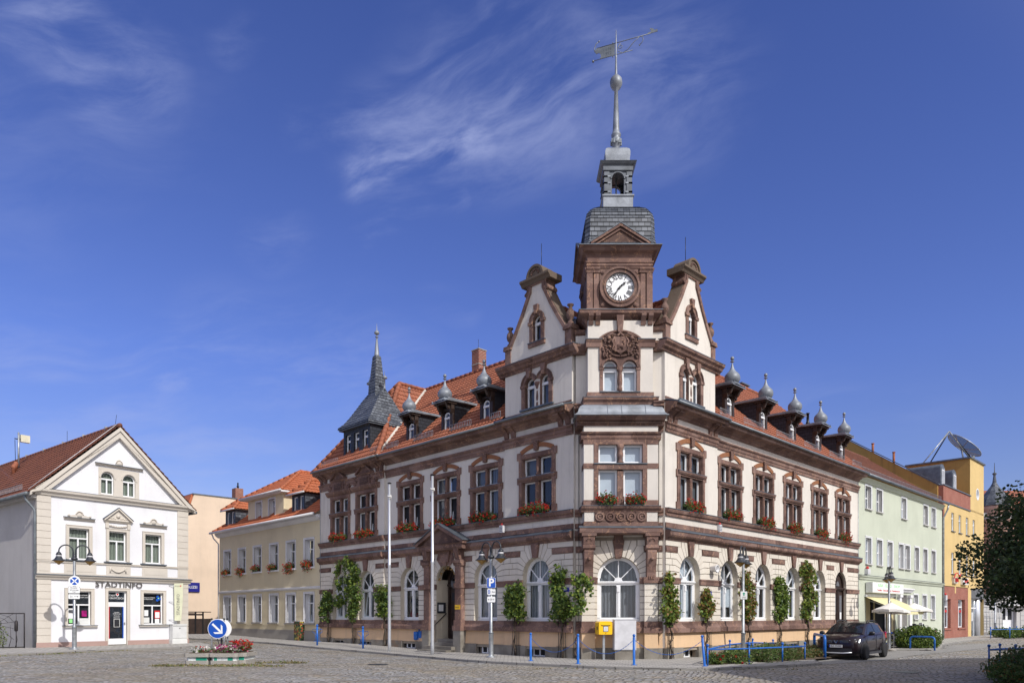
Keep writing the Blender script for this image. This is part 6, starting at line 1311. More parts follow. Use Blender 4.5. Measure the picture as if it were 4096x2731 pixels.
q = MB(); q.text('LBS', 38.2, 4.26, .42, 'red', -.22, .10, sx=.95); q.box(37.75, 38.7, -.16, 0, 4.02, 4.48, 'beige'); q.tube([(37.5, -.2, 4.35)]+[(38.2+.62*cos(radians(a)), -.22, 4.38+.42*sin(radians(a))) for a in range(160, 15, -20)]+[(39.0, -.22, 4.62), (39.3, -.22, 4.78)], .035, 'red', 6); hp(H, I, 'bank_sign', q, F)
q = MB(); q.box(40.0, 41.4, -.2, 0, 4.0, 4.5, 'signwhite'); q.disc(40.5, 4.27, .18, -.22, -.2, 'red', 16); q.box(40.8, 41.3, -.22, -.2, 4.1, 4.4, 'red'); hp(H, I, 'bank_sign', q, F)
q = MB(); q.box(35.5, 35.85, -.2, 0, 2.75, 3.1, 'cab'); q.lathe([(.08, 3.1), (.08, 3.22), (.02, 3.26)], 35.67, -.1, 'red', 8); hp(H, I, 'alarm_siren', q, F)
# firewall: runs back along the party line
q = MB(); q.T = Matrix(((0, 1, 0, 35.32), (1, 0, 0, 0), (0, 0, 1, 0), (0, 0, 0, 1)))
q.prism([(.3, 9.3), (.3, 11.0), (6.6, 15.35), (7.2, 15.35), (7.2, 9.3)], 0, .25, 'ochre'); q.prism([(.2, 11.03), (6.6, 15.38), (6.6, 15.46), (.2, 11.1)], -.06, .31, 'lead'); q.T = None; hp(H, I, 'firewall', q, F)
r = MB(); s_ = hypot(6.4, 4.3); tiles(r, (0, .5, 10.8), (1, 0, 0), (0, 6.4, 4.3), [(35.6, 0), (42.7, 0), (42.7, s_), (35.6, s_)], 'tile'); ro = hp(H, I, 'roof', r, F)
for y, z in ((4.9, 14.6), (3.4, 13.7)):
    q = MB(); q.tube([(35.9, y, z-.8), (35.9, y, z+.2)], .09, 'tile', 8); q.tube([(35.9, y, z+.2), (35.9, y, z+.26)], .12, 'tile', 8); obj('vent_pipe', q, ro)
for x0 in (36.6, 39.6):
    q = MB(); pr = [(x0, 11.0), (x0+1.0, 11.0), (x0+1.0, 12.5)]+[(x0+.5+.5*cos(radians(a)), 12.5+.28*sin(radians(a))) for a in range(15, 180, 15)]+[(x0, 12.5)]
    q.prism(pr, .45, 4.0, 'lead'); o = hp(H, I, 'barrel_dormer', q, F); fr = MB(); gl = MB(); cu = MB(); light(fr, gl, cu, x0+.18, x0+.82, 11.15, 12.35, .38, None, .06); fr.box(x0+.47, x0+.53, .37, .42, 11.2, 12.3, 'white'); fr.box(x0+.1, x0+.9, .40, .45, 11.05, 12.5, 'zinc'); obj('window_frame', fr, o); obj('pane', gl, o)
# satellite dish on the stair tower
D = Vector((37.75, 61.0, 15.75)); n = Vector((.60, -.2, .77)).normalized()
o = thing('satellite_dish', 'large see-through mesh satellite dish on three struts on the yellow stair tower roof', 'satellite dish', (D.x, D.y, 14.1)); IT = Matrix.Translation((-D.x, -D.y, -14.1))
t1 = Vector((.5, -.86, 0)); t1 = (t1-n*t1.dot(n)).normalized(); t2 = n.cross(t1)
q = MB(); Rr = 1.5
def dp(r, a): return D+t1*(r*cos(a))+t2*(r*sin(a))+n*(.28*(r/Rr)**2-.14)
def meshmat():
    m, nn, b = newmat('perforated_mesh'); b.inputs['Base Color'].default_value = (.05, .055, .065, 1); b.inputs['Roughness'].default_value = .5; b.inputs['Alpha'].default_value = .72; return m
MT['mesh'] = meshmat()
for i in range(24):
    for j in range(4): a, c_ = 2*pi*i/24, 2*pi*(i+1)/24; r0, r1 = Rr*j/4, Rr*(j+1)/4; q.poly([dp(r0, a), dp(r1, a), dp(r1, c_), dp(r0, c_)] if j else [dp(0, 0), dp(r1, a), dp(r1, c_)], 'mesh')
obj('reflector', q, o, IT)
q = MB(); q.tube([dp(Rr, 2*pi*i/32) for i in range(33)], .035, 'galv', 6)
for i in range(8): q.tube([dp(0, 0)-n*.03, dp(Rr*.5, pi*i/4)-n*.03, dp(Rr, pi*i/4)-n*.02], .022, 'tan', 5)
obj('rim', q, o, IT)
ap = Vector((36.35, 60.6, 16.93)); q = MB()
for e_, k, r_ in ((Vector((33.9, 60.2, 14.15)), 'galv', .05), (Vector((35.1, 61.6, 14.15)), 'black', .05), (Vector((38.2, 60.7, 14.6)), 'galv', .06), (Vector((38.45, 60.7, 14.5)), 'black', .05)): q.tube([ap, e_], r_, k, 6)
q.tube([D-n*.2, Vector((38.0, 61.2, 14.1))], .07, 'galv', 8); q.ball((38.25, 60.5, 14.75), .16, 'galv', 10); q.box(34.6, 35.6, 60.8, 61.6, 14.1, 14.3, 'beige'); obj('strut', q, o, IT)
# ---------------- grey and pink corner house with turret, far right
FG = frame((0, 76), (1, 0)); H, I = house('corner_house', 'distant pink upper floored corner house with pale grey ground floor and slate capped turret', 'house', (54, 78, 0))
m = MB(); wall(m, 47.5, 68, -.5, 3.6, 0, [('r', 51.1, 52.6, .0, 2.6), ('r', 56.2, 57.3, .5, 3.0), ('r', 58.6, 59.7, .5, 3.0), ('r', 62, 63.1, .5, 3.)], 'greywall', .5, 'greywall'); wall(m, 47.5, 68, 3.6, 12.2, 0, [('r', 53+i*3.2, 54.2+i*3.2, z, z+1.9) for i in range(4) for z in (5, 8.7)], 'pinkwall', .4, 'greywall')
m.box(47.5, 68, 10, 10.2, -.5, 12.2, 'pinkwall'); hp(H, I, 'wall', m, FG)
b = MB()
for i in range(7): b.box(53, 68, -.04, 0, .15+i*.5, .60+i*.5, 'greywall')
b.box(47.4, 68, -.15, 0, 3.6, 3.9, 'greywall'); b.box(47.4, 68, -.4, 0, 11.9, 12.3, 'greywall'); b.box(51.15, 52.55, .4, .45, 0, 2.55, 'white'); b.box(51.3, 51.7, .38, .4, 1.2, 2.4, 'dark'); b.box(51.95, 52.35, .38, .4, 1.2, 2.4, 'dark'); b.box(51.0, 53.6, -.6, .0, 2.65, 3.0, 'kwhite'); hp(H, I, 'trim', b, FG)
q = MB(); q.lathe([(1.45, 3.9), (1.45, 12.6), (1.6, 12.7), (1.6, 13.0)], 50.5, .3, 'pinkwall', 16); q.lathe([(1.5, 11.6), (1.55, 11.8), (1.5, 11.9)], 50.5, .3, 'greywall', 16); tu = hp(H, I, 'turret', q, FG)
q = MB(); q.lathe([(1.75, 13.0), (1.72, 13.3), (1.5, 13.7), (1.05, 14.2), (.7, 14.7), (.4, 15.1), (.2, 15.5), (.1, 16.3), (.2, 16.4), (.2, 16.5), (.05, 16.6), (.02, 17.6)], 50.5, .3, 'slate', 12, False); obj('turret_roof', q, tu)
r = MB(); r.poly([(47.5, -.3, 12.3), (68, -.3, 12.3), (68, 5, 15.5), (49, 5, 15.5)], 'tile'); r.poly([(47.5, -.3, 12.3), (49, 5, 15.5), (47.5, 10, 12.3)], 'tile'); hp(H, I, 'roof', r, FG)
for i in range(4):
    for z in (5, 8.7): rectwin(H, I, FG, 53+i*3.2, 54.2+i*3.2, z, z+1.9, .3, 'grey')
for x in (56.2, 58.6, 62): rectwin(H, I, FG, x, x+1.1, .5, 3.0, .35, 'curtain')
q = MB()
for i in range(7): q.tube([(48.6+i*.32, -.9, .1), (48.6+i*.32, -.9, 2.5)], .03, 'galv', 4)
for z in (.2, .8, 1.4, 2.0, 2.5): q.tube([(48.5, -.9, z), (50.6, -.9, z)], .03, 'galv', 4)
H2 = thing('gate', 'tall pale grey metal bar gate before the distant corner house', 'gate', (49.5, 75, 0)); obj('bars', q, H2, Matrix.Translation((-49.5, 1, 0)))
# ---------------- the houses on the near side of the square, out of frame: they shade the street
def backhouse(label, P, h, rh, k, rk):
    c = (sum(p[0] for p in P)/len(P), sum(p[1] for p in P)/len(P)); o = thing('corner_house', label, 'house', (c[0], c[1], 0)); IT = Matrix.Translation((-c[0], -c[1], 0)); m = MB(); w_ = MB()
    n = len(P)
    for i in range(n):
        a, b = Vector(P[i]), Vector(P[(i+1) % n]); L = (b-a).length; m.T = frame(a, b-a); w_.T = m.T
        nb = max(1, int(L/2.6)); ops = [('r', L*(j+.5)/nb-.5, L*(j+.5)/nb+.5, z, z+1.6) for j in range(nb) for z in (1.0, 4.2, 7.0) if z+2 < h] if L > 3 else []
        wall(m, 0, L, -.5, h, 0, ops, k, .2, 'kwhite')
        for o_ in ops: w_.box(o_[1], o_[2], .12, .2, o_[3], o_[4], 'grey'); w_.box(o_[1], o_[2], .10, .12, o_[3]+1.0, o_[3]+1.08, 'white'); obj('window', w_, o, IT); w_ = MB(); w_.T = m.T
    m.T = w_.T = None
    obj('wall', m, o, IT); r = MB(); r.prz([(c[0]+(x-c[0])*1.04, c[1]+(y-c[1])*1.04) for x, y in P], h, h+.15, rk)
    top = [(c[0]+(x-c[0])*.35, c[1]+(y-c[1])*.35, h+rh) for x, y in P]
    for i in range(n): a, b = P[i], P[(i+1) % n]; r.poly([(c[0]+(a[0]-c[0])*1.03, c[1]+(a[1]-c[1])*1.03, h+.15), (c[0]+(b[0]-c[0])*1.03, c[1]+(b[1]-c[1])*1.03, h+.15), top[(i+1) % n], top[i]], rk)
    r.poly(top, rk); obj('roof', r, o, IT)
backhouse('cream corner house on the near side of the square', [(13.4, 14.3), (14.9, 8.4), (22, 2), (33, 14), (28, 23.2), (21.9, 22.8)], 8.9, 1.2, 'kcream', 'tile')
backhouse('pale house with orange roof behind the square', [(-34, -16), (-14, -30), (-20, -38), (-40, -24)], 8.5, 4.5, 'whitewall', 'tileb')
import zlib
# ================================================================ ground
def struct(name, mb): return tag(obj(name, mb), kind='structure')
ST = -.05; PV = .03
xs = [-600, -300, -150, -80]+[-50+i*1.25 for i in range(97)]+[90, 150, 300, 600]; ys = [-300, -120, -60, -30]+[-10+i*1.25 for i in range(81)]+[110, 160, 300, 900]
m = MB(); nx = len(xs); vs = [(x, y, gz(x, y)+ST if hypot(x, y-30) < 110 else -.05) for y in ys for x in xs]
m.add(vs, [(j*nx+i, j*nx+i+1, (j+1)*nx+i+1, (j+1)*nx+i) for j in range(len(ys)-1) for i in range(nx-1)], 'cobble', True); struct('cobbled_street', m)
def resample(P, n):
    L = [0]
    for a, b in zip(P, P[1:]): L.append(L[-1]+hypot(b[0]-a[0], b[1]-a[1]))
    out = []
    for i in range(n+1):
        t = L[-1]*i/n
        for j in range(len(P)-1):
            if t <= L[j+1]+1e-6:
                f = (t-L[j])/(L[j+1]-L[j]); out.append((P[j][0]+(P[j+1][0]-P[j][0])*f, P[j][1]+(P[j+1][1]-P[j][1])*f)); break
    return out
def smoothp(P, it=2):
    for _ in range(it):
        Q = [P[0]]
        for a, b in zip(P, P[1:]): Q += [(a[0]*.75+b[0]*.25, a[1]*.75+b[1]*.25), (a[0]*.25+b[0]*.75, a[1]*.25+b[1]*.75)]
        P = Q+[P[-1]]
    return P
def strip(name, inner, outer, k, dz, kerb=True, n=70, kw=.14, rows=4):
    I_ = resample(inner, n); O_ = resample(smoothp(outer), n); m = MB(); kb = MB()
    def lerp(a, b, f): return (a[0]+(b[0]-a[0])*f, a[1]+(b[1]-a[1])*f)
    vs = []
    for a, b in zip(I_, O_):
        L = hypot(a[0]-b[0], a[1]-b[1]); e = lerp(a, b, max(.05, 1-kw/max(L, .3))) if kerb else b
        for r_ in range(rows+1): x, y = lerp(a, e, r_/rows); vs.append((x, y, gz(x, y)+dz))
    m.add(vs, [(i*(rows+1)+j, i*(rows+1)+j+1, (i+1)*(rows+1)+j+1, (i+1)*(rows+1)+j) for i in range(n) for j in range(rows)], k)
    struct(name, m)
    if kerb:
        kv = []
        for a, b in zip(I_, O_):
            L = hypot(a[0]-b[0], a[1]-b[1]); e = lerp(a, b, max(.05, 1-kw/max(L, .3)))
            kv += [(e[0], e[1], gz(*e)+dz+.004), (b[0], b[1], gz(*b)+dz+.004), (b[0]+(b[0]-e[0])*.08, b[1]+(b[1]-e[1])*.08, gz(*b)+dz-.015), (b[0]+(b[0]-e[0])*.1, b[1]+(b[1]-e[1])*.1, gz(*b)+ST-.06)]
        kb.add(kv, [(i*4+j, i*4+j+1, (i+1)*4+j+1, (i+1)*4+j) for i in range(n) for j in range(3)], 'kerb'); struct('kerb', kb)
def LW(u, o=-.2): v = W(FL, u, o); return (v.x, v.y)
def RW(u, o=-.2): v = W(FR, u, o); return (v.x, v.y)
strip('pavement', [LW(-36), LW(-18), LW(0), RW(0), RW(3), RW(6.5)], [(-23.5, 47.8), (-20.1, 45.0), (-17.6, 43.7), (-13.4, 39.84), (-11.1, 36.8), (-9.5, 34.9), (-7.35, 33.0), (-5.25, 31.1), (-1.47, 26.5), (-.5, 25.6), (2.1, 23.7), (3.75, 22.85), (5.8, 22.7), (8.06, 23.8), (10.26, 25.35), (11.3, 26.6)], 'paver', PV, n=110)
strip('pavement', [RW(6.5), RW(12), RW(19), RW(27), RW(36), RW(48)], [(11.3, 26.6), (12.0, 28.8), (13.3, 32.2), (16, 35.4), (20.6, 39.6), (22.8, 39.0), (24.2, 40.6), (26.2, 44.3), (34.1, 51.95), (46, 63)], 'paver', PV, n=80)
strip('parking_bay', [(11.2, 26.7), (12.0, 29.0), (13.4, 32.4), (16, 35.5), (20.6, 39.7), (24, 40.5), (27, 44.6)], [(11.25, 26.5), (12.56, 28.0), (17.35, 32.9), (22.5, 37.6), (26, 40.5), (29.5, 43.9), (30.5, 46)], 'paver2', ST+.012, kerb=False, n=50)
strip('pavement', [(-30, 31), (-26, 31.5), (-21.6, 33.1), (-19, 36.3), (-17.0, 38.9), (-17.4, 39.3)], [(-24, 23), (-21, 26), (-19.5, 27.7), (-18.6, 28.8), (-17.95, 30.3), (-16.6, 32.6), (-15.0, 34.4), (-14.4, 35.4), (-15.6, 37.6), (-16.8, 39.4)], 'paver', PV, n=60)
def up(x, y): return gz(x, y)+PV
def dn(x, y): return gz(x, y)+ST
for x_, y_, r_, lb in ((12.6, 23.4, .36, 'round dark manhole cover in the shaded right part of the street'), (-4.6, 25.0, .30, 'round manhole cover in the sunlit cobbles left of the parking lamp')):
    t = thing('manhole_cover', lb, 'manhole cover', (x_, y_, dn(x_, y_))); q = MB(); q.lathe([(r_*1.18, -.03), (r_*1.18, .012), (r_*1.02, .014), (r_*1.0, .006), (r_*.98, .012), (.01, .013)], 0, 0, 'anth', 24, False); obj('lid', q, t)
# grass and weeds in the joints
def tufts(name, spots, mats, wts, size=.035, kind='stuff', label=None):
    m = MB(); P = []
    for x, y, r, n, h in spots:
        for _ in range(n):
            a = R.uniform(0, 2*pi); q = r*sqrt(R.random()); px, py = x+q*cos(a)*1.3, y+q*sin(a)*.6; P.append((px, py, gz(px, py)+ST+.01+abs(R.gauss(0, h))))
    leaf_cloud(m, P, size, mats, wts); o = obj(name, m); tag(o, label, None, None, kind); return o
sp = [(-10+R.uniform(-1.6, 2.3), 23.85+R.uniform(-.35, .45), .33, 50, .022) for _ in range(26)]+[(-8.2+R.uniform(-.5, 1.0), 25.2+R.uniform(-.3, .3), .3, 50, .03) for _ in range(8)]
sp += [(-19.6+t*1.7, 27.6+t*3.0+R.uniform(-.5, 0), .35, 26, .015) for t in [i/14 for i in range(22)]]+[(-21.2+i*.36, 33.0+i*.46, .12, 14, .04) for i in range(16)]
sp += [(1+i*.9, 23.6-abs(i-4)*.1+.25*max(0, i-7), .2, 10, .01) for i in range(10)]
tufts('weeds', sp, ['lf2', 'lf1', 'dry', 'dry'], [1, 1, 4, 4], .045, label='weeds and dry grass growing in the cobble joints')
# ================================================================ street furniture
def lamp(label, x, y, z, d, signs=None, lid='street_lamp'):
    t = thing(lid, label, 'street lamp', (x, y, z), atan2(d[1], d[0]), 'double headed street lamps')
    p = MB(); p.lathe([(.20, 0), (.19, .03), (.10, .06), (.092, .10), (.088, .92), (.095, .93), (.095, .96), (.060, .98), (.055, 3.80), (.05, 3.85)], 0, 0, 'galv', 16); p.lathe([(.098, .925), (.098, .965)], 0, 0, 'gutter', 16); obj('pole', p, t)
    a = MB(); a.lathe([(.05, 3.78), (.055, 3.80), (.13, 3.86), (.13, 3.91), (.06, 3.96), (.05, 4.06), (.03, 4.1)], 0, 0, 'anth', 14); a.tube([(0, 0, 3.9), (0, 0, 4.05)], .05, 'anth')
    for s in (-1, 1):
        a.tube([(s*.045, 0, 3.9), (s*.045, 0, 4.15)]+[(s*(.31-.265*cos(radians(an))), 0, 4.20+.27*sin(radians(an))) for an in range(0, 181, 15)]+[(s*.575, 0, 4.10)], .028, 'anth', 8)
    obj('arm', a, t)
    for s in (-1, 1):
        l = MB(); cx = s*.575; l.lathe([(.02, 4.17), (.06, 4.16), (.10, 4.10), (.118, 4.04)], cx, 0, 'anth', 18); l.lathe([(.108, 4.04), (.108, 3.965)], cx, 0, 'cab', 18); l.lathe([(.112, 3.965), (.125, 3.93), (.17, 3.86), (.255, 3.80), (.265, 3.785), (.25, 3.785), (.2, 3.80)], cx, 0, 'anth', 22); o = obj('lamp_shade', l, t)
        g = MB(); g.lathe([(.205, 3.795), (.20, 3.77), (.03, 3.63), (.004, 3.615)], cx, 0, 'amber', 18); obj('lens', g, o)
    if signs:
        for nm, f in signs: q = MB(); q.T = Matrix.Rotation(-atan2(d[1], d[0]), 4, 'Z'); f(q); q.T = None; obj(nm, q, t)
    return t
def rr(q, x0, x1, z0, z1, y0, y1, k, r=.03):
    P = []
    for cx, cz, a in ((x1-r, z1-r, 0), (x0+r, z1-r, 90), (x0+r, z0+r, 180), (x1-r, z0+r, 270)): P += [(cx+r*cos(radians(a+b)), cz+r*sin(radians(a+b))) for b in (0, 30, 60, 90)]
    q.prism(P, y0, y1, k)
def s_round(q):
    q.T = q.T @ Matrix.Rotation(.35, 4, 'Z') @ Matrix.Translation((.02, 0, 0))
    q.disc(0, 2.93, .225, -.085, -.075, 'signwhite', 32); q.disc(0, 2.93, .165, -.089, -.085, 'signblue', 32)
    for a in (45, 135):
        c, s = cos(radians(a)), sin(radians(a)); q.prism([(-c*.165+s*.022, 2.93-s*.165-c*.022), (c*.165+s*.022, 2.93+s*.165-c*.022), (c*.165-s*.022, 2.93+s*.165+c*.022), (-c*.165-s*.022, 2.93-s*.165+c*.022)], -.093, -.089, 'signwhite')
    q.box(-.06, .06, -.075, .06, 2.86, 2.9, 'galv')
def s_plate1(q):
    q.T = q.T @ Matrix.Rotation(.35, 4, 'Z'); rr(q, -.22, .23, 2.40, 2.69, -.085, -.075, 'ink'); rr(q, -.21, .22, 2.41, 2.68, -.088, -.085, 'signwhite')
    for i, t in enumerate(('Einsatz-', 'fahrzeuge', 'frei')): q.text(t, .005, 2.635-i*.083, .088, 'ink', -.091, .004)
def s_plate2(q):
    q.T = q.T @ Matrix.Rotation(.35, 4, 'Z'); rr(q, -.22, .23, 2.16, 2.38, -.085, -.075, 'ink'); rr(q, -.21, .22, 2.17, 2.37, -.088, -.085, 'signwhite'); q.text('2x', -.10, 2.27, .11, 'ink', -.091, .004); q.box(0, .13, -.092, -.088, 2.263, 2.277, 'ink'); q.prism([(.13, 2.235), (.17, 2.27), (.13, 2.305)], -.092, -.088, 'ink')
def s_P(q):
    rr(q, -.165, .175, 2.68, 3.08, -.075, -.065, 'signwhite'); rr(q, -.155, .165, 2.69, 3.07, -.079, -.075, 'signblue'); q.text('P', .008, 2.88, .42, 'signwhite', -.083, .006, bold=.012)
def s_p2(q): rr(q, -.15, .17, 2.42, 2.64, -.075, -.065, 'signwhite'); q.box(-.12, -.04, -.079, -.075, 2.46, 2.60, 'signblue'); q.disc(-.08, 2.54, .022, -.082, -.079, 'signwhite', 10); q.box(-.105, -.055, -.082, -.079, 2.485, 2.505, 'signwhite'); q.text('1 Std.', .065, 2.53, .085, 'ink', -.079, .004)
def s_p3(q): rr(q, -.15, .16, 2.13, 2.35, -.075, -.065, 'signwhite'); q.text('6-20 h', .005, 2.24, .095, 'ink', -.079, .004); q.T = None
def s_R(q): q.T = q.T @ Matrix.Rotation(.2, 4, 'Z'); rr(q, -.16, .14, 2.33, 2.65, -.075, -.065, 'cabl', .02); q.prism([(-.01, 2.62), (.06, 2.55), (.015, 2.55), (.015, 2.47), (-.035, 2.47), (-.035, 2.55), (-.08, 2.55)], -.079, -.075, 'greenband'); q.ring(-.06, 2.40, .025, .035, -.079, -.075, 'ink', 10); q.ring(.04, 2.40, .025, .035, -.079, -.075, 'ink', 10); q.box(-.05, .03, -.079, -.075, 2.42, 2.428, 'ink')
lamp('double headed lamp with round no-stopping sign standing before the white gabled house', -18.77, 31.27, .19, (.92, .4), [('no_stopping_sign', s_round), ('sign_plate', s_plate1), ('sign_plate', s_plate2)])
lamp('double headed lamp with blue parking sign near the town hall entrance', -.81, 28.3, .03, (.66, -.75), [('parking_sign', s_P), ('sign_plate', s_p2), ('sign_plate', s_p3)])
lamp('double headed lamp with small grey cycle sign rising behind the railed rose bed', 9.45, 29.8, -.02, (.48, .88), [('sign_plate', s_R)])
lamp('double headed lamp standing behind the dark car before the green house', 20.17, 39.0, -.22, (.3, .95))
lamp('most distant lamp, before the grey gate, its head behind the tree', 45.4, 68.5, 0, (.5, .8))
def flagpole(label, x, y, h):
    t = thing('flagpole', label, 'flagpole', (x, y, up(x, y)), 0, 'flagpoles before the entrance'); q = MB(); q.lathe([(.075, 0), (.072, .4), (.066, 3.78), (.072, 3.80), (.072, 3.86), (.060, 3.88), (.050, h)], 0, 0, 'alu', 14); obj('pole', q, t)
    q = MB(); q.lathe([(.03, h), (.09, h+.03), (.09, h+.05), (.02, h+.08)], 0, 0, 'black', 12); obj('cap', q, t); q = MB(); z = h-.52; q.tube([(.075*cos(a/6*2*pi), .075*sin(a/6*2*pi), z+.05*sin(a)) for a in range(8)], .022, 'umbrella', 6); q.tube([(.06, -.05, z), (.10, -.05, z-.08), (-.02, -.08, z-.14)], .015, 'umbrella', 5); obj('halyard', q, t)
flagpole('left one of two tall white flagpoles before the left wing', -5.43, 32.3, 7.40); flagpole('right one of two tall white flagpoles, nearer to the parking lamp', -3.29, 30.15, 7.38)
def cyclepost(label, x, y):
    t = thing('cycle_stand', label, 'cycle stand', (x, y, up(x, y)), -.5, 'blue cycle stands on the pavement'); q = MB(); q.lathe([(.045, 0), (.045, .93)], 0, 0, 'blue', 12); q.ball((0, 0, .99), .06, 'blue', 12); obj('post', q, t)
    for s in (-1, 1): q = MB(); q.tube([(s*.04, 0, .80), (s*.30, 0, .80), (s*.34, 0, .68), (s*.12, 0, .55), (s*.12, 0, .22), (s*.26, 0, .20), (s*.04, 0, .20)], .013, 'blue', 6); obj('hoop', q, t)
cyclepost('blue cycle stand at the yellow cream house end of the pavement', -9.70, 36.3); cyclepost('blue cycle stand between the two left vines', -6.97, 34.1); cyclepost('blue cycle stand beside the hedge in front of the shop', 22.2, 42.0)
t = thing('litter_bin', 'small blue barrel shaped litter bin on a post left of the entrance', 'litter bin', (-4.40, 34.6, up(-4.4, 34.6)), -.6)
q = MB(); q.lathe([(.045, 0), (.045, 1.05)], 0, 0, 'blue', 10); obj('post', q, t); q = MB(); q.lathe([(.10, .42), (.135, .45), (.14, .60), (.13, .62), (.14, .64), (.14, .78), (.12, .82), (.10, .82), (.09, .6)], -.18, 0, 'blue', 14); obj('bin', q, t); q = MB(); q.box(.06, .20, -.08, .08, .52, .85, 'blue'); obj('bag_dispenser', q, t)
# bollards with chains
BL = [(.67, 26.1), (2.22, 24.5), (4.0, 23.9), (6.24, 23.6)]
LB = ['blue ball topped bollard nearest to the parking lamp', 'blue bollard with chain left of the yellow letter box', 'blue bollard in front of the grey utility cabinet', 'leaning blue bollard at the corner of the railed rose bed']
bo = []
for i, (x, y) in enumerate(BL):
    t = thing('bollard', LB[i], 'bollard', (x, y, up(x, y)), 0, 'blue bollards linked by chains'); bo.append(t)
    if i == 3: t.rotation_euler = (0, radians(-5), 0)
    q = MB(); q.lathe([(.10, 0), (.10, .015), (.042, .02), (.042, .90), (.03, .92), (.02, .93)], 0, 0, 'blue', 12); obj('post', q, t); q = MB(); q.ball((0, 0, .965), .05, 'blue', 12); obj('ball', q, t)
for i in range(3):
    a = Vector((*BL[i], up(*BL[i])+.84)); b = Vector((*BL[i+1], up(*BL[i+1])+.84))
    if i == 2: b.x -= .07
    t = thing('chain', ['thin blue chain hanging left of the letter box', 'thin blue chain hanging before the letter box', 'thin blue chain hanging from cabinet bollard to the leaning bollard'][i], 'chain', tuple((a+b)/2), 0, 'bollard chains'); m_ = (a+b)/2; q = MB(); n_ = 46
    P = [a+(b-a)*(k/n_)+Vector((0, 0, -1.9*.30*(1-(2*k/n_-1)**2)*.85))-m_ for k in range(n_+1)]
    for k in range(n_):
        d_ = (P[k+1]-P[k]); e_ = Vector((0, 0, 1)) if k % 2 else Vector((-d_.y, d_.x, 0)).normalized(); q.tube([P[k]-d_*.15+e_*.006, P[k]+d_*1.15+e_*.006], .005, 'blue', 4); q.tube([P[k]-d_*.15-e_*.006, P[k]+d_*1.15-e_*.006], .005, 'blue', 4)
    obj('links', q, t)
# letter box
x, y = 3.36, 26.7; t = thing('letter_box', 'yellow letter box on a grey post before the chamfered corner', 'letter box', (x, y, up(x, y)))
q = MB(); q.box(-.04, .04, -.03, .05, 0, .98, 'galv'); obj('post', q, t)
q = MB(); P = [(-.26, .96), (-.24, .93), (.24, .93), (.26, .96), (.26, 1.36), (.20, 1.415), (-.20, 1.415), (-.26, 1.36)]; q.T = Matrix.Rotation(.25, 4, 'Z'); q.prism(P, -.19, .19, 'yellowpost'); q.box(-.17, .19, -.225, -.19, 1.27, 1.31, 'yellowpost'); q.box(-.16, .18, -.2, -.188, 1.245, 1.268, 'ink'); q.box(-.095, .105, -.196, -.188, 1.03, 1.24, 'ink'); q.box(-.075, .085, -.20, -.196, 1.05, 1.22, 'signwhite')
for i in range(6): q.box(-.06, .07, -.203, -.2, 1.07+i*.024, 1.076+i*.024, 'grey')
q.ball((.005, -.2, .985), .015, 'ink', 8); q.box(-.268, -.26, -.06, .02, 1.1, 1.22, 'ink'); obj('box', q, t)
x, y = 4.13, 26.75; t = thing('utility_cabinet', 'large blank grey utility cabinet at the chamfered corner beside the letter box', 'utility cabinet', (x, y, up(x, y)), .02)
q = MB(); q.box(-.37, .37, -.12, .22, 0, .36, 'stone'); obj('base', q, t); q = MB(); q.box(-.40, .40, -.16, .24, .36, 1.47, 'cab'); q.box(-.385, .395, -.175, -.16, .38, 1.45, 'cab'); q.box(-.42, .42, -.19, .26, 1.47, 1.485, 'cab'); q.box(.30, .33, -.182, -.175, .85, .95, 'grey'); obj('body', q, t)
x, y = -17.5, 37.95; t = thing('utility_cabinet', 'small pale grey ribbed utility cabinet against the white gabled house', 'utility cabinet', (x, y, .19), atan2(.7895, .6138))
q = MB(); q.box(-.40, .40, -.42, -.06, 0, .22, 'cabl'); obj('base', q, t); q = MB(); q.box(-.37, .37, -.40, -.08, .22, .98, 'cabl'); q.box(-.39, .39, -.42, -.06, .98, 1.02, 'cabl')
for i in range(16): q.box(-.34+i*.043, -.325+i*.043, -.408, -.40, .32, .88, 'cab')
q.box(-.36, .36, -.406, -.40, .90, .915, 'grey'); q.box(-.36, .36, -.406, -.40, .28, .295, 'grey'); q.disc(.0, .80, .03, -.415, -.405, 'grey', 10); obj('body', q, t)
x, y = -12.35, 42.55; t = thing('utility_cabinet', 'narrow utility cabinet painted with dark green, red and yellow foliage before the cream house', 'utility cabinet', (x, y, up(x, y)), -.79)
def graf():
    m, n, b = newmat('painted_foliage'); co = coords(n); v = nd(n, 'ShaderNodeTexVoronoi', i_Scale=11.); lk(n, co, v.inputs['Vector']); r_ = nd(n, 'ShaderNodeValToRGB'); sp_ = nd(n, 'ShaderNodeSeparateColor'); lk(n, v.outputs['Color'], sp_.inputs[0]); lk(n, sp_.outputs[0], r_.inputs[0]); r_.color_ramp.interpolation = 'CONSTANT'
    e = r_.color_ramp.elements; e[0].color = (.02, .03, .015, 1); e[1].position = .3; e[1].color = (.04, .10, .03, 1)
    for p_, c_ in ((.55, (.28, .04, .02, 1)), (.75, (.42, .30, .06, 1)), (.9, (.12, .16, .05, 1))): z_ = r_.color_ramp.elements.new(p_); z_.color = c_
    lk(n, r_.outputs[0], b.inputs['Base Color']); b.inputs['Roughness'].default_value = .5; return m
MT['graf'] = graf(); q = MB(); q.box(-.36, .36, -.22, .18, 0, 1.12, 'graf'); obj('body', q, t); q = MB(); q.box(-.38, .38, -.24, .20, 1.12, 1.15, 'cab'); obj('lid', q, t)
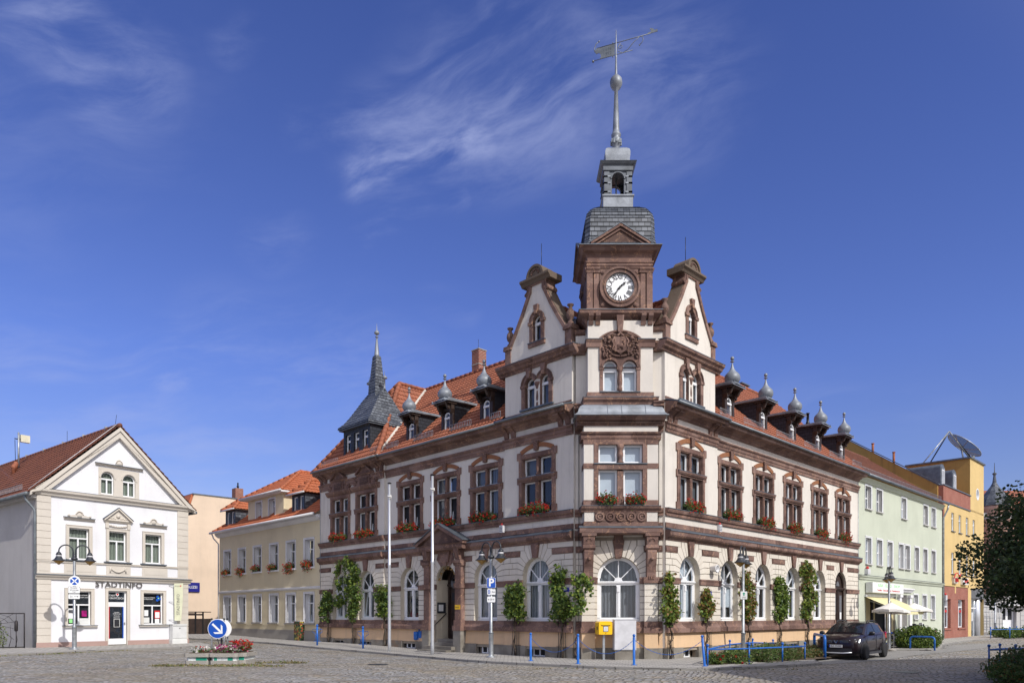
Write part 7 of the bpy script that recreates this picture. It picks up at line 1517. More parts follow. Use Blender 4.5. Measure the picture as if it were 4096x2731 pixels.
# railed rose bed
RL = [[(6.38, 23.78), (8.05, 24.74), (9.83, 26.5), (11.65, 29.0)], [(8.59, 28.75), (10.3, 31.2), (11.6, 32.4)]]
def railing(label, paths, zr, links, group='blue railings round the flower beds'):
    c = paths[0][0]; z0 = up(*c); t = thing('railing', label, 'railing', (c[0], c[1], z0), 0, group); IT = Matrix.Translation((-c[0], -c[1], -z0))
    for p in paths:
        for x, y in p: z = up(x, y); q = MB(); q.lathe([(.028, z), (.028, z+zr)], x, y, 'blue', 8); q.ball((x, y, z+zr+.045), .052, 'blue', 12); obj('post', q, t, IT)
        q = MB(); P = [(x, y, up(x, y)+zr-.09) for x, y in p]; q.tube(P, .026, 'blue', 8); obj('rail', q, t, IT)
    for a, b in links: q = MB(); q.tube([(a[0], a[1], up(*a)+zr-.09), (b[0], b[1], up(*b)+zr-.09)], .026, 'blue', 8); obj('rail', q, t, IT)
railing('blue ball topped railing round the rose bed at the town hall corner', RL, .62, [(RL[0][0], RL[1][0]), (RL[0][-1], RL[1][-1])])
def ubar(label, a, b, h, r=.045):
    z = min(up(*a), up(*b))-.05; t = thing('barrier_hoop', label, 'barrier', (a[0], a[1], z), 0, 'blue tubular hoop barriers'); A = Vector((0, 0, 0)); B = Vector((b[0]-a[0], b[1]-a[1], 0)); d = B.normalized(); L = B.length; rc = .18
    P = [A, Vector((0, 0, h-rc))]+[d*(rc-rc*cos(radians(k)))+Vector((0, 0, h-rc+rc*sin(radians(k)))) for k in (22, 45, 67, 90)]+[d*(L-rc+rc*sin(radians(k)))+Vector((0, 0, h-rc+rc*cos(radians(k)))) for k in (0, 22, 45, 67, 90)]+[B]
    q = MB(); q.tube(P, r, 'blue', 10); obj('tube', q, t)
ubar('thick blue hoop barrier in front of the dark car', (13.3, 31.0), (14.35, 34.6), .98, .065); ubar('slim blue hoop barrier at the kerb in front of the hedge', (21.9, 40.1), (22.55, 38.9), .72, .045)
# planter island with direction sign
x, y = -9.95, 24.75; t = thing('planter', 'low washed concrete planter ring with green and white band on the cobbles', 'planter', (x, y, dn(x, y)))
def oct_(x0, x1, y0, y1, c): return [(x0+c, y0), (x1-c, y0), (x1, y0+c), (x1, y1-c), (x1-c, y1), (x0+c, y1), (x0, y1-c), (x0, y0+c)]
def pot(q, x0, x1, y0, y1, c, bands):
    for z0, z1, g in ((0, .16, 0), (.28, .40, .02)): q.prz(oct_(x0-g, x1+g, y0-g, y1+g, c), z0, z1, 'conc')
    q.prz(oct_(x0+.05, x1-.05, y0+.05, y1-.05, c), .16, .28, 'whiteband'); q.prz(oct_(x0+.08, x1-.08, y0+.08, y1-.08, c), .40, .42, 'soil')
    for a, b in bands: q.box(a, b, y0+.044, y0+.06, .165, .275, 'greenband')
q = MB(); pot(q, -.86, -.10, -.70, .1, .06, [(-.50, -.14)]); obj('ring', q, t); q = MB(); pot(q, -.06, .86, -.70, .15, .08, [(.1, .2), (.55, .72)]); obj('ring', q, t)
q = MB(); pot(q, .56, 1.04, -.40, .75, .08, [(.65, .98)]); pot(q, -.75, .70, .2, .95, .06, []); obj('ring', q, t)
def flowers(name, label, cat, P, mats, wts, loc, gl=None, n=500, fn=160, size=.045, fs=.035, group=None):
    t = thing(name, label, cat, loc, 0, group); q = MB(); pts = []; RR = random.Random(zlib.crc32(label.encode()))
    def samp(k):
        x, y, z, rx, ry, rz_ = P[k % len(P)]; v = Vector((RR.gauss(0, 1), RR.gauss(0, 1), RR.gauss(0, 1))).normalized()*RR.random()**.4; return (x+v.x*rx, y+v.y*ry, z+v.z*rz_)
    leaf_cloud(q, [samp(k) for k in range(n)], size, gl or ['lf5', 'lf1', 'lf2'], [3, 1, 1], None, RR); obj('foliage', q, t)
    q = MB()
    for k in range(fn//4):
        c = samp(k); c = (c[0], c[1], c[2]+P[k % len(P)][5]*.25); k_ = RR.choices(mats, wts)[0]
        leaf_cloud(q, [(c[0]+RR.gauss(0, fs*.8), c[1]+RR.gauss(0, fs*.8), c[2]+RR.gauss(0, fs*.6)) for _ in range(6)], fs*1.15, [k_], [1], None, RR)
    obj('blooms', q, t); return t
import zlib
zz = dn(x, y)
flowers('bedding_flowers', 'small clump of white and dark red flowers in the left planter ring', 'flowers', [(-.45, -.35, .10, .32, .25, .12)], ['petw', 'petr'], [4, 1], (x, y, zz+.40), n=200, fn=150, fs=.04)
flowers('bedding_flowers', 'magenta and white petunias in the middle planter ring', 'flowers', [(.15, -.35, .10, .28, .25, .13), (.52, -.35, .12, .30, .25, .15)], ['pet2', 'petw', 'petp'], [4, 3, 1], (x, y, zz+.40), n=420, fn=260, fs=.045)
flowers('bedding_flowers', 'bright red and pink geraniums in the right planter ring', 'flowers', [(.45, .3, .20, .30, .3, .17), (.80, .1, .22, .22, .3, .17), (.75, .45, .18, .24, .3, .17)], ['petr', 'petp'], [5, 1], (x, y, zz+.40), n=600, fn=330, fs=.045)
x2, y2 = -10.03, 24.95; t = thing('direction_sign', 'round blue keep-right arrow sign on steel posts standing in the planter', 'traffic sign', (x2, y2, dn(x2, y2)))
q = MB(); yc_ = -.12
q.disc(-.0, 1.20, .335, yc_, yc_+.012, 'signwhite', 40); q.disc(0, 1.20, .315, yc_-.005, yc_, 'signblue', 40)
d_ = Vector((.72, -.69)).normalized(); n_ = Vector((-d_.y, d_.x)); c_ = Vector((0, 1.20))
def pp(l, s): v = c_+d_*l+n_*s; return (v.x, v.y)
q.prism([pp(-.24, .035), pp(-.24, -.035), pp(.10, -.035), pp(.10, .035)], yc_-.010, yc_-.005, 'signwhite'); q.prism([pp(.24, 0), pp(.06, .185), pp(-.02, .185), pp(.125, .035), pp(.20, 0)], yc_-.010, yc_-.005, 'signwhite'); q.prism([pp(.24, 0), pp(.20, 0), pp(.125, -.035), pp(-.02, -.185), pp(.06, -.185)], yc_-.010, yc_-.005, 'signwhite'); q.prism([pp(.10, .035), pp(.10, -.035), pp(.16, -.02), pp(.22, 0), pp(.16, .02)], yc_-.0095, yc_-.005, 'signwhite')
obj('sign_plate', q, t); q = MB(); q.T = Matrix.Translation((.03, .12, 0)) @ Matrix.Rotation(.25, 4, 'Z'); q.disc(0, 1.20, .335, 0, .012, 'signwhite', 40); q.disc(0, 1.2, .315, .012, .016, 'signblue', 32); q.T = None; obj('sign_plate', q, t)
for px, py in ((-.22, -.06), (.20, -.06), (.16, .34)): q = MB(); q.tube([(px, py, .1), (px, py, 1.52)], .028, 'galv', 8); q.tube([(px, py, 1.50), (px, py, 1.56)], .032, 'black', 8); obj('post', q, t)
q = MB(); q.tube([(.05, .1, .2), (.05, .1, .95)], .035, 'anth', 8); q.tube([(-.12, .1, .95), (.04, .1, .4)], .012, 'anth', 5); q.tube([(.2, .1, .95), (.06, .1, .4)], .012, 'anth', 5); obj('post', q, t)
# bin enclosure beyond the lane
t = thing('bin_enclosure', 'dark brown slatted bin enclosure beside the peach wall', 'enclosure', (-23.2, 52.0, .27)); q = MB(); q.T = Matrix.Rotation(.2, 4, 'Z')
for x0 in (-1.7, .55, 1.05): q.box(x0, x0+.10, -.1, 0, 0, 1.62, 'black')
q.box(-3.5, .6, -.08, -.03, .05, 1.15, 'wooddark'); q.box(-3.5, .6, -.08, -.03, 1.38, 1.55, 'wooddark'); q.box(.6, 1.1, -.08, -.03, .05, 1.15, 'wooddark'); q.box(.6, 1.1, -.08, -.03, 1.38, 1.5, 'wooddark'); q.box(-3.5, 1.15, -.1, 2.5, 1.60, 1.66, 'black'); q.box(1.1, 1.15, 0, 2.4, .05, 1.15, 'wooddark'); q.box(3.4, 3.5, -.1, 0, 0, 1.7, 'black'); q.box(3.5, 4.6, -.1, 0, .1, 1.6, 'wooddark'); q.box(3.4, 4.6, -.1, 0, 1.6, 1.68, 'black'); q.T = None; obj('slats', q, t)
# garden gate and plants at the far left
g0 = Vector((-21.75, 32.6)); gd = Vector((-.80, -.60)).normalized(); Gt = frame((g0.x, g0.y), (-gd.x, -gd.y)); t = thing('garden_gate', 'low dark wrought iron garden gate with spider web pattern at the far left', 'gate', (g0.x, g0.y, .18)); IT = Matrix.Translation((-g0.x, -g0.y, 0))
q = MB(); q.tube([(-3.6, 0, 1.56), (-.05, 0, 1.56)], .022, 'iron', 6); q.tube([(-3.6, 0, .06), (-.05, 0, .06)], .022, 'iron', 6); q.tube([(-.05, 0, 0), (-.05, 0, 1.58)], .025, 'iron', 6); q.tube([(-.35, 0, .06), (-.35, 0, .8)], .018, 'iron', 6); q.lathe([(.03, .76), (.07, .80), (.07, 1.2), (.03, 1.25)], -.35, 0, 'iron', 10); q.tube([(-.35, 0, 1.2), (-.35, 0, 1.55)], .01, 'iron', 5)
RR = random.Random(4); cx_, cz_ = -1.1, 1.08
for i in range(11):
    a = 2*pi*i/11+.2; ex, ez = cx_+2*cos(a), cz_+1.5*sin(a); f = min(1, ((1.55-cz_)/1.5/max(.01, sin(a))) if sin(a) > 0 else 1, ((cz_-.07)/1.5/max(.01, -sin(a))) if sin(a) < 0 else 1, (.66/2/max(.01, cos(a))) if cos(a) > 0 else 1); q.tube([(cx_, 0, cz_), (cx_+2*cos(a)*f, 0, cz_+1.5*sin(a)*f)], .008, 'iron', 4)
for r_ in (.22, .42, .62): q.tube([(cx_+r_*1.1*cos(2*pi*i/11+.2), 0, min(1.55, cz_+r_*.75*sin(2*pi*i/11+.2))) for i in range(8)], .008, 'iron', 4)
for i in range(14): x0 = -3.5+i*.24; q.tube([(x0, 0, .06), (x0+RR.uniform(-.1, .1), 0, .4), (x0+RR.uniform(-.35, .35), 0, RR.uniform(.7, 1.1))], [.014, .011, .004], 'iron', 4)
q.ball((-1.1, -.03, 1.08), .06, 'iron', 8); q.ball((-1.08, -.03, 1.17), .09, 'iron', 8)
for i in range(8): s = -1 if i < 4 else 1; k_ = i % 4; q.tube([(-1.1, -.03, 1.08), (-1.1+s*.12, -.03, 1.16-.05*k_), (-1.1+s*.22, -.03, 1.10-.09*k_)], .007, 'iron', 4)
obj('ironwork', q, t, IT @ Gt)
def shrub(name, label, cat, loc, blobs, mats, wts, n, size, stems=True, flowers_=None, group=None, seed=1):
    t = thing(name, label, cat, loc, 0, group); RR = random.Random(seed); q = MB(); P = []
    tot = sum(b[3]*b[4]*b[5] for b in blobs)
    for bx, by, bz, rx, ry, rz_ in blobs:
        for _ in range(int(n*rx*ry*rz_/tot)):
            v = Vector((RR.gauss(0, 1), RR.gauss(0, 1), RR.gauss(0, 1))).normalized()*(RR.random()**.30)*(1+.16*sin(RR.random()*9)); P.append((bx+v.x*rx, by+v.y*ry, max(.01, bz+v.z*rz_)))
    leaf_cloud(q, P, size, mats, wts, None, RR); obj('foliage', q, t)
    if stems:
        q = MB()
        for bx, by, bz, rx, ry, rz_ in blobs[:14]: q.tube([(bx*.6, by*.6, 0), (bx*.9, by*.9, bz*.6), (bx, by, bz+rz_*.5)], [.02, .014, .005], 'bark', 5)
        obj('stem', q, t)
    if flowers_:
        q = MB()
        for _ in range(flowers_[1]):
            b = RR.choice(blobs); v = Vector((RR.gauss(0, 1), RR.gauss(0, 1), RR.gauss(0, 1))).normalized(); c = (b[0]+v.x*b[3], b[1]+v.y*b[4]-.02, max(.05, b[2]+v.z*b[5])); leaf_cloud(q, [(c[0]+RR.gauss(0, .03), c[1]+RR.gauss(0, .03), c[2]+RR.gauss(0, .025)) for _ in range(8)], .05, [flowers_[0]], [1], None, RR)
        obj('blooms', q, t)
    return t
v = Gt @ Vector((-2.35, .5, .2)); shrub('rose_bush', 'tall climbing rose with red blooms behind the iron garden gate', 'rose bush', tuple(v), [(0, 0, .5, .4, .25, .5), (-.1, 0, 1.1, .35, .2, .5), (.05, 0, 1.6, .22, .18, .3), (-.6, .1, .9, .4, .25, .8)], ['lf2', 'lf5', 'lf3'], [4, 3, 1], 2600, .055, True, ('petr', 26), seed=2)
v = Gt @ Vector((-1.15, .7, .2)); shrub('garden_plant', 'loose tomato like plants with pale stems behind the gate', 'plant', tuple(v), [(0, 0, .8, .35, .2, .65), (.35, 0, .5, .25, .2, .5), (-.3, .1, .5, .3, .2, .4)], ['lf3', 'lf1', 'lf5'], [2, 2, 1], 900, .05, True, None, seed=3)
v = Gt @ Vector((-1.9, .35, .2)); shrub('garden_plant', 'low yellow green bush behind the gate', 'plant', tuple(v), [(0, 0, .35, .45, .25, .35)], ['lf3', 'lf4', 'dry'], [3, 1, 2], 900, .05, False, None, seed=4)
v = Gt @ Vector((-1.55, .15, .2)); t = thing('bucket', 'white and blue plastic bucket behind the garden gate', 'bucket', tuple(v)); q = MB(); q.lathe([(.13, 0), (.16, .3), (.165, .36), (.15, .36)], 0, 0, 'signwhite', 14); obj('pail', q, t); q = MB(); q.lathe([(.135, .05), (.158, .27)], 0, 0, 'signblue', 14); q.lathe([(.137, .05), (.16, .27)], 0, 0, 'blue', 14); obj('band', q, t)
# rose bed planting: low shrubs, one by one
RR = random.Random(12); k = 0
lbl = ['rose shrub with deep red blooms at the front left of the railed bed', 'dense low green shrub in the middle of the railed bed', 'brownish twiggy shrub at the right end of the railed bed']
for (px, py, s_, kind) in [(7.0, 24.5, .42, 0), (7.7, 25.1, .5, 0), (8.15, 26.0, .5, 0), (9.0, 26.2, .58, 1), (9.4, 27.3, .62, 1), (10.1, 27.6, .6, 1), (10.7, 28.6, .62, 2), (11.3, 29.3, .58, 2), (9.9, 29.0, .55, 1), (11.0, 30.6, .6, 2)]:
    k += 1; bl = [(RR.uniform(-.4, .4)*s_*1.6, RR.uniform(-.4, .4)*s_*1.6, s_*RR.uniform(.3, .6), s_*RR.uniform(.5, .85), s_*RR.uniform(.5, .85), s_*RR.uniform(.35, .6)) for _ in range(6)]
    shrub('rose_shrub' if kind == 0 else 'low_shrub', lbl[kind], 'shrub', (px, py, up(px, py)-.02), bl, [['lf5', 'lf1', 'lf2', 'lf3'], ['lf5', 'lf2', 'lf1', 'dry'], ['lf5', 'lf4', 'dry', 'lf2']][kind], [4, 2, 2, 1], 1500, .05, True, ('petr', 9) if kind == 0 else None, ['red rose shrubs in the railed bed', 'green shrubs in the railed bed', 'brownish shrubs in the railed bed'][kind], seed=k+20)
for (px, py) in [(12.3, 30.6), (13.0, 31.3), (13.6, 32.6), (14.0, 33.8)]:
    k += 1; s_ = .5; bl = [(RR.uniform(-.4, .4)*s_*1.6, RR.uniform(-.4, .4)*s_*1.6, s_*RR.uniform(.2, .5), s_*RR.uniform(.5, .8), s_*RR.uniform(.5, .8), s_*RR.uniform(.3, .5)) for _ in range(5)]
    shrub('low_shrub', 'sprawling green brown shrub under the thick blue hoop barrier', 'shrub', (px, py, up(px, py)-.02), bl, ['lf5', 'lf4', 'dry', 'lf2'], [4, 2, 2, 2], 1300, .05, True, None, 'shrubs under the hoop barrier', seed=k+20)
q = MB(); q.prz([(6.45, 23.95), (9.9, 26.7), (11.9, 29.4), (13.6, 31.4), (14.7, 34.6), (13.9, 34.6), (12, 33), (10.3, 31.0), (8.2, 28.2)], -.12, -.0, 'soil')
sb = MB(); PL = [(6.45, 23.95), (9.9, 26.7), (11.9, 29.2), (13.7, 31.2), (14.9, 34.9), (13.9, 34.6), (12, 33), (10.3, 31.0), (8.2, 28.2)]
sb.add([(x, y, up(x, y)+.012) for x, y in PL], [[0, 1, 7, 8], [1, 2, 6, 7], [2, 3, 5, 6], [3, 4, 5]], 'soil'); tag(obj('flower_bed_soil', sb), kind='structure')
v_ = (22.7, 40.65); bl = [(-.65, .3, .58, .62, .6, .55), (.1, .1, .64, .66, .6, .60), (.75, .2, .56, .60, .6, .54), (-.2, 0, .88, .42, .5, .38), (.45, .1, .84, .40, .5, .36), (-.8, .2, .38, .40, .5, .36), (0, -.1, .3, 1.0, .5, .3), (.95, .3, .35, .35, .5, .3)]
shrub('hedge', 'rounded dense green hedge behind the slim blue hoop barrier', 'hedge', (*v_, up(*v_)-.02), bl, ['lf1', 'lf2', 'lf3', 'lf5'], [4, 3, 2, 2], 9000, .075, True, None, seed=50)
# right hand bed in the shade
RB = [(15.2, 22.4), (15.9, 24.3), (17.0, 25.4), (18.6, 26.2), (20.2, 26.6)]
railing('dark shaded blue railing curving round the bed at the right edge', [RB[1:], [(17.0, 24.6), (18.9, 25.2), (20.5, 25.4)]], .70, [(RB[1], (17.0, 24.6))])
railing('distant blue railing round the bed before the corner house', [[(34.6, 52.7), (36.6, 53.6), (38.8, 54.6), (40.6, 55.6)], [(37.2, 56), (39.6, 57.2)]], .72, [((34.6, 52.7), (37.2, 56))])
for (px, py), s_ in zip([(13.1, 19.2), (13.9, 20.3), (14.6, 21.3), (15.5, 22.2), (16.5, 23.4), (17.6, 24.0), (15.6, 20.4), (17.6, 22.6)], (.55, .62, .7, .75, .8, .9, .8, .8)):
    k += 1; bl = [(RR.uniform(-.4, .4)*s_*1.6, RR.uniform(-.4, .4)*s_*1.6, s_*RR.uniform(.2, .6), s_*RR.uniform(.5, .85), s_*RR.uniform(.5, .85), s_*RR.uniform(.35, .6)) for _ in range(6)]
    shrub('low_shrub', 'shaded dark green ground shrub in the bed at the right edge', 'shrub', (px, py, up(px, py)-.02), bl, ['lf2', 'lf5', 'lf4'], [4, 3, 1], 1500, .06, True, None, 'shaded shrubs in the right bed', seed=k+20)
for (px, py), s_ in zip([(36.2, 54.2), (37.8, 55), (39.4, 55.8)], (.7, .7, .75)):
    k += 1; bl = [(RR.uniform(-.5, .5), RR.uniform(-.5, .5), s_*RR.uniform(.3, .6), s_*1.1, s_*.9, s_*RR.uniform(.4, .6)) for _ in range(5)]
    shrub('low_shrub', 'distant green shrub in the railed bed before the corner house', 'shrub', (px, py, up(px, py)-.02), bl, ['lf2', 'lf5', 'lf1'], [3, 3, 2], 900, .11, False, None, 'distant bed shrubs', seed=k+20)
# tree
T0 = Vector((15.9, 19.0, gz(15.6, 19))); t = thing('maple_tree', 'dark shaded maple tree with dense crown at the right edge', 'tree', tuple(T0)); RR = random.Random(77)
q = MB(); q.tube([(0, 0, -.2), (.03, 0, .8), (0, .03, 1.6), (.02, 0, 2.4), (0, 0, 3.4), (0, 0, 4.4)], [.17, .14, .13, .11, .07, .02], 'bark', 10); obj('trunk', q, t)
cl = []; q = MB()
for i in range(64):
    a = i*2.39996; zc = -.80+1.75*(i+.5)/64; rr_ = sqrt(max(0, 1-min(.99, abs(zc))**2)); k_ = RR.uniform(.82, 1.10)
    p = Vector((cos(a)*rr_*3.0*k_, sin(a)*rr_*3.0*k_, 3.35+zc*2.0*k_))
    if p.z < 2.2: p.z = 2.2+RR.random()*.3
    if i % 2 == 0: q.tube([(0, 0, max(1.6, p.z*.55)), p*.55+Vector((0, 0, .45*p.z*.8)), p], [.05, .028, .008], 'bark', 5)
    cl += [(p, RR.uniform(.42, .75)), (p*.72+Vector((0, 0, 3.35*.28)), .8)]
    if i % 3 == 0: cl.append((p+Vector((cos(a)*.35, sin(a)*.35, RR.uniform(-.2, .35))), .3))
cl += [(Vector((-2.1, -.4, 4.75)), .5), (Vector((-2.4, -.3, 5.0)), .25), (Vector((-3.4, -.6, 2.9)), .35), (Vector((-3.75, -.7, 2.75)), .22), (Vector((-2.6, -.5, 4.0)), .5)]
obj('limbs', q, t); P = []
for c, r_ in cl:
    for _ in range(int(1050*r_**2)):
        v = Vector((RR.gauss(0, 1), RR.gauss(0, 1), RR.gauss(0, .75))).normalized()*(RR.random()**.35)*r_; p = c+v
        if p.z > 1.85: P.append(p)
q = MB(); leaf_cloud(q, P, .080, ['lfd', 'lfd2', 'lf2'], [5, 3, 1], Vector((0, 0, .5)), RR); obj('crown', q, t)
# ---------------- vines on trellises
def vine(label, F, off, blobs, stem, top, mats, wts, n, seed, u0, tre=True):
    RR = random.Random(seed); w0 = F @ Vector((u0, -off, 0)); t = thing('climbing_vine', label, 'vine', (w0.x, w0.y, up(w0.x, w0.y)), 0, 'vines climbing the town hall walls'); IT = Matrix.Translation((-w0.x, -w0.y, -up(w0.x, w0.y))) @ F
    q = MB(); P = []; tot = sum(b[2]*b[3] for b in blobs)
    for bu, bz, ru, rz_ in blobs:
        m_ = n*ru*rz_/tot; nc = max(3, int(m_/17))
        for _ in range(nc):
            r_ = RR.random()**.45*1.02; a = RR.uniform(0, 2*pi); e = 1+.16*sin(4*a+seed)+.12*sin(9*a+2*seed); d = .20*sqrt(max(0, 1-min(1, r_)**2))+.04; cu_, cy_, cz_ = bu+ru*r_*e*cos(a), -off-.15-RR.uniform(-.5, 1)*d, bz+rz_*r_*e*sin(a); g_ = RR.uniform(.05, .115)
            for _ in range(int(m_/nc*RR.uniform(.5, 1.5))): P.append((cu_+RR.gauss(0, g_), min(-off-.02, cy_+RR.gauss(0, .045)), cz_+RR.gauss(0, g_)))
    leaf_cloud(q, P, .098, mats, wts, Vector((0, -.6, .35)), RR); obj('foliage', q, t, IT)
    q = MB(); pth = [(stem+.05*sin(i*1.7), -off-.16+.03*cos(i*2.1), gz(w0.x, w0.y)+i*top/9) for i in range(10)]; q.tube(pth, [.035-.0022*i for i in range(10)], 'bark', 6); q.tube([(x+.06*sin(i*2.), y-.04, z) for i, (x, y, z) in enumerate(pth)], .014, 'bark', 5); obj('stem', q, t, IT)
    if tre:
        q = MB()
        for dx in (-.22, -.07, .08, .22): q.tube([(u0+dx, -off-.12, gz(w0.x, w0.y)+.02), (u0+dx*.8, -off-.10, .4), (u0+dx*.8, -off-.10, 1.62)], .011, 'black', 5)
        for z in (.45, 1.35): q.tube([(u0-.28, -off-.10, z), (u0+.28, -off-.10, z)], .010, 'black', 5)
        obj('trellis', q, t, IT)
E_ = EX
g1 = (['lf1', 'lf2', 'lf3'], [5, 3, 2]); g2 = (['lf2', 'lf1', 'lf3'], [6, 3, 1]); g3 = (['lf1', 'lf4', 'lf3', 'lf2'], [4, 2, 3, 2]); g4 = (['lf4', 'lf3', 'lf1', 'lf2'], [5, 3, 2, 2])
vine('dark green vine at the far left end of the left wing', FL, E_, [(-17.75, 2.0, .55, .55), (-17.65, 2.6, .45, .40), (-17.9, 1.75, .35, .3), (-17.5, 2.3, .5, .4)], -17.5, 1.8, *g2, 1500, 1, -17.5)
vine('tallest vine of the left wing, reaching the string course with a loose left branch', FL, E_, [(-15.2, 4.2, .40, .28), (-15.5, 4.5, .3, .22), (-16.2, 4.2, .35, .20), (-16.7, 3.9, .22, .15), (-14.75, 3.8, .4, .35), (-14.9, 3.2, .5, .5), (-14.75, 2.55, .5, .5), (-15.5, 2.9, .4, .3), (-14.95, 2.0, .45, .4), (-16.3, 3.2, .28, .5), (-16.1, 2.45, .6, .25), (-16.5, 2.3, .35, .2), (-15.3, 1.8, .35, .25), (-14.9, 1.65, .28, .25), (-15.4, 3.6, .35, .4)], -15.0, 3.2, *g1, 3600, 2, -15.0)
vine('bright green vine beside the left flagpole', FL, .0, [(-12.45, 2.95, .38, .32), (-12.35, 2.4, .5, .45), (-12.7, 2.6, .4, .25), (-12.3, 1.9, .45, .35), (-12.6, 1.75, .4, .25)], -12.3, 1.9, *g1, 1700, 3, -12.3)
vine('rounded green vine on the pier right of the parking lamp', FL, E_, [(-3.05, 2.45, .5, .38), (-3.0, 2.0, .52, .38), (-2.95, 1.7, .38, .25), (-2.65, 2.5, .3, .25)], -3.0, 1.9, *g1, 1800, 4, -3.0)
vine('tall narrow green vine at the corner covering the square name plate', FL, E_, [(-.48, 3.25, .16, .30), (-.72, 2.95, .22, .28), (-.6, 2.5, .24, .30), (-.55, 2.15, .36, .26), (-.35, 1.85, .36, .26), (-.8, 1.68, .22, .16), (-.2, 1.65, .22, .16)], -.45, 2.2, *g1, 1700, 5, -.5)
vine('small hooked vine branch on the pier left of the corner window', FO, -.02, [(2.38, 2.92, .14, .15), (2.55, 2.98, .16, .10), (2.75, 2.82, .12, .12), (2.88, 2.58, .08, .12), (2.42, 2.5, .12, .26), (2.50, 2.15, .13, .24), (2.36, 1.85, .16, .13)], 2.36, 1.0, *g1, 700, 6, 2.36, False)
vine('rusty green vine nearest the corner on the right wing', FR, E_, [(-.05, 3.0, .22, .22), (.05, 2.6, .32, .35), (.1, 2.2, .42, .35), (.05, 1.8, .50, .28), (.0, 1.55, .3, .2)], .15, 1.8, *g3, 1500, 7, .2)
vine('smallest reddish vine under the street name plate', FR, E_, [(2.65, 2.4, .34, .25), (2.65, 2.0, .42, .25), (2.6, 1.7, .25, .25)], 2.7, 1.7, *g4, 900, 8, 2.95)
vine('reddish vine directly behind the cycle sign lamp', FR, 0, [(6.15, 3.05, .38, .35), (6.35, 2.6, .5, .35), (6.3, 2.1, .55, .35), (6.3, 1.7, .42, .28)], 6.4, 1.8, *g4, 1500, 9, 6.6)
vine('broad green vine on the fourth pier of the right wing', FR, 0, [(9.35, 3.1, .32, .34), (9.45, 2.65, .60, .40), (9.65, 2.15, .58, .42), (9.4, 1.7, .45, .28)], 9.4, 1.9, *g1, 2400, 10, 9.5)
vine('tallest vine of the right wing, next to the dark arched door window', FR, 0, [(12.1, 3.95, .60, .28), (12.6, 3.6, .62, .34), (12.4, 3.05, .50, .38), (12.7, 2.5, .58, .38), (12.5, 2.0, .52, .33), (12.2, 1.65, .36, .25)], 12.4, 2.2, *g3, 2900, 11, 12.5)
# ---------------- geranium boxes
def geran(label, F, u, y, z, w_, n=1, full=1., group='geranium boxes on the town hall sills', drop=0.):
    v = F @ Vector((u, y, z)); t = thing('flower_box', label, 'flower box', tuple(v), atan2(F[1][0], F[0][0]), group); RR = random.Random(zlib.crc32(label.encode()))
    for s in ([-.27, .27] if n == 2 else [0]):
        b = w_/2 if n == 1 else .25; q = MB(); q.box(s*1.1-b, s*1.1+b, -.09, .09, 0, .16, 'black'); obj('trough', q, t)
        q = MB(); P = []
        for _ in range(int(400*full*(w_ if n == 1 else .5)/.5)):
            a = RR.uniform(-1, 1); P.append((s*1.1+a*b*1.15, RR.gauss(-.06, .09), .16+RR.gauss(.05, .10)*sqrt(1.2-a*a)-drop*RR.random()**2*.4))
        leaf_cloud(q, P, .05, ['lf5', 'lf1', 'lf2'], [4, 2, 1], None, RR); obj('foliage', q, t)
        q = MB()
        for _ in range(int(36*full*(w_ if n == 1 else .5)/.5)):
            a = RR.uniform(-1.05, 1.05); c = (s*1.1+a*b*1.2, RR.gauss(-.14, .07), .20+RR.gauss(.05, .11)*sqrt(1.3-a*a)-drop*RR.random()**1.5*.5)
            leaf_cloud(q, [(c[0]+RR.gauss(0, .017), c[1]+RR.gauss(0, .017), c[2]+RR.gauss(0, .015)) for _ in range(6)], .042, ['petr'], [1], None, RR)
        obj('blooms', q, t)
wn = {'L': ['first', 'second', 'third', 'fourth', 'fifth', 'sixth'], 'R': ['first', 'second', 'third', 'fourth', 'fifth', 'last']}
for i, u in enumerate(UP['L']): geran('red geranium box at the %s upper window of the left wing from the left end' % wn['L'][i], FL, u-.05, -offat('L', u)-.06, 5.67, 1.3, 1, 1.25, drop=.3)
for i, u in enumerate(UP['R']): geran('red geranium box pair at the %s upper window of the right wing from the tower' % wn['R'][i], FR, u, -offat('R', u)-.06, 5.67, 1.1, 2 if i < 2 else 1, 1.2, drop=.1 if i < 2 else .5)
geran('left red geranium box on the oriel sill above the arched corner window', FO, CX-.53, -.08, 5.70, .62, 1, 1.5); geran('right red geranium box on the oriel sill above the arched corner window', FO, CX+.53, -.08, 5.70, .62, 1, 1.5)
for i, u in enumerate(KC): geran('red flowered box at the %s upper window of the yellow cream house from the left' % wn['L'][i], FL, u-.1, -.02, 4.42, .8, 1, [1.0, 1.2, .8, .9, 1.6, 1.5][i], 'geranium boxes on the yellow cream house', [.5, .7, 0, .2, .9, .7][i])
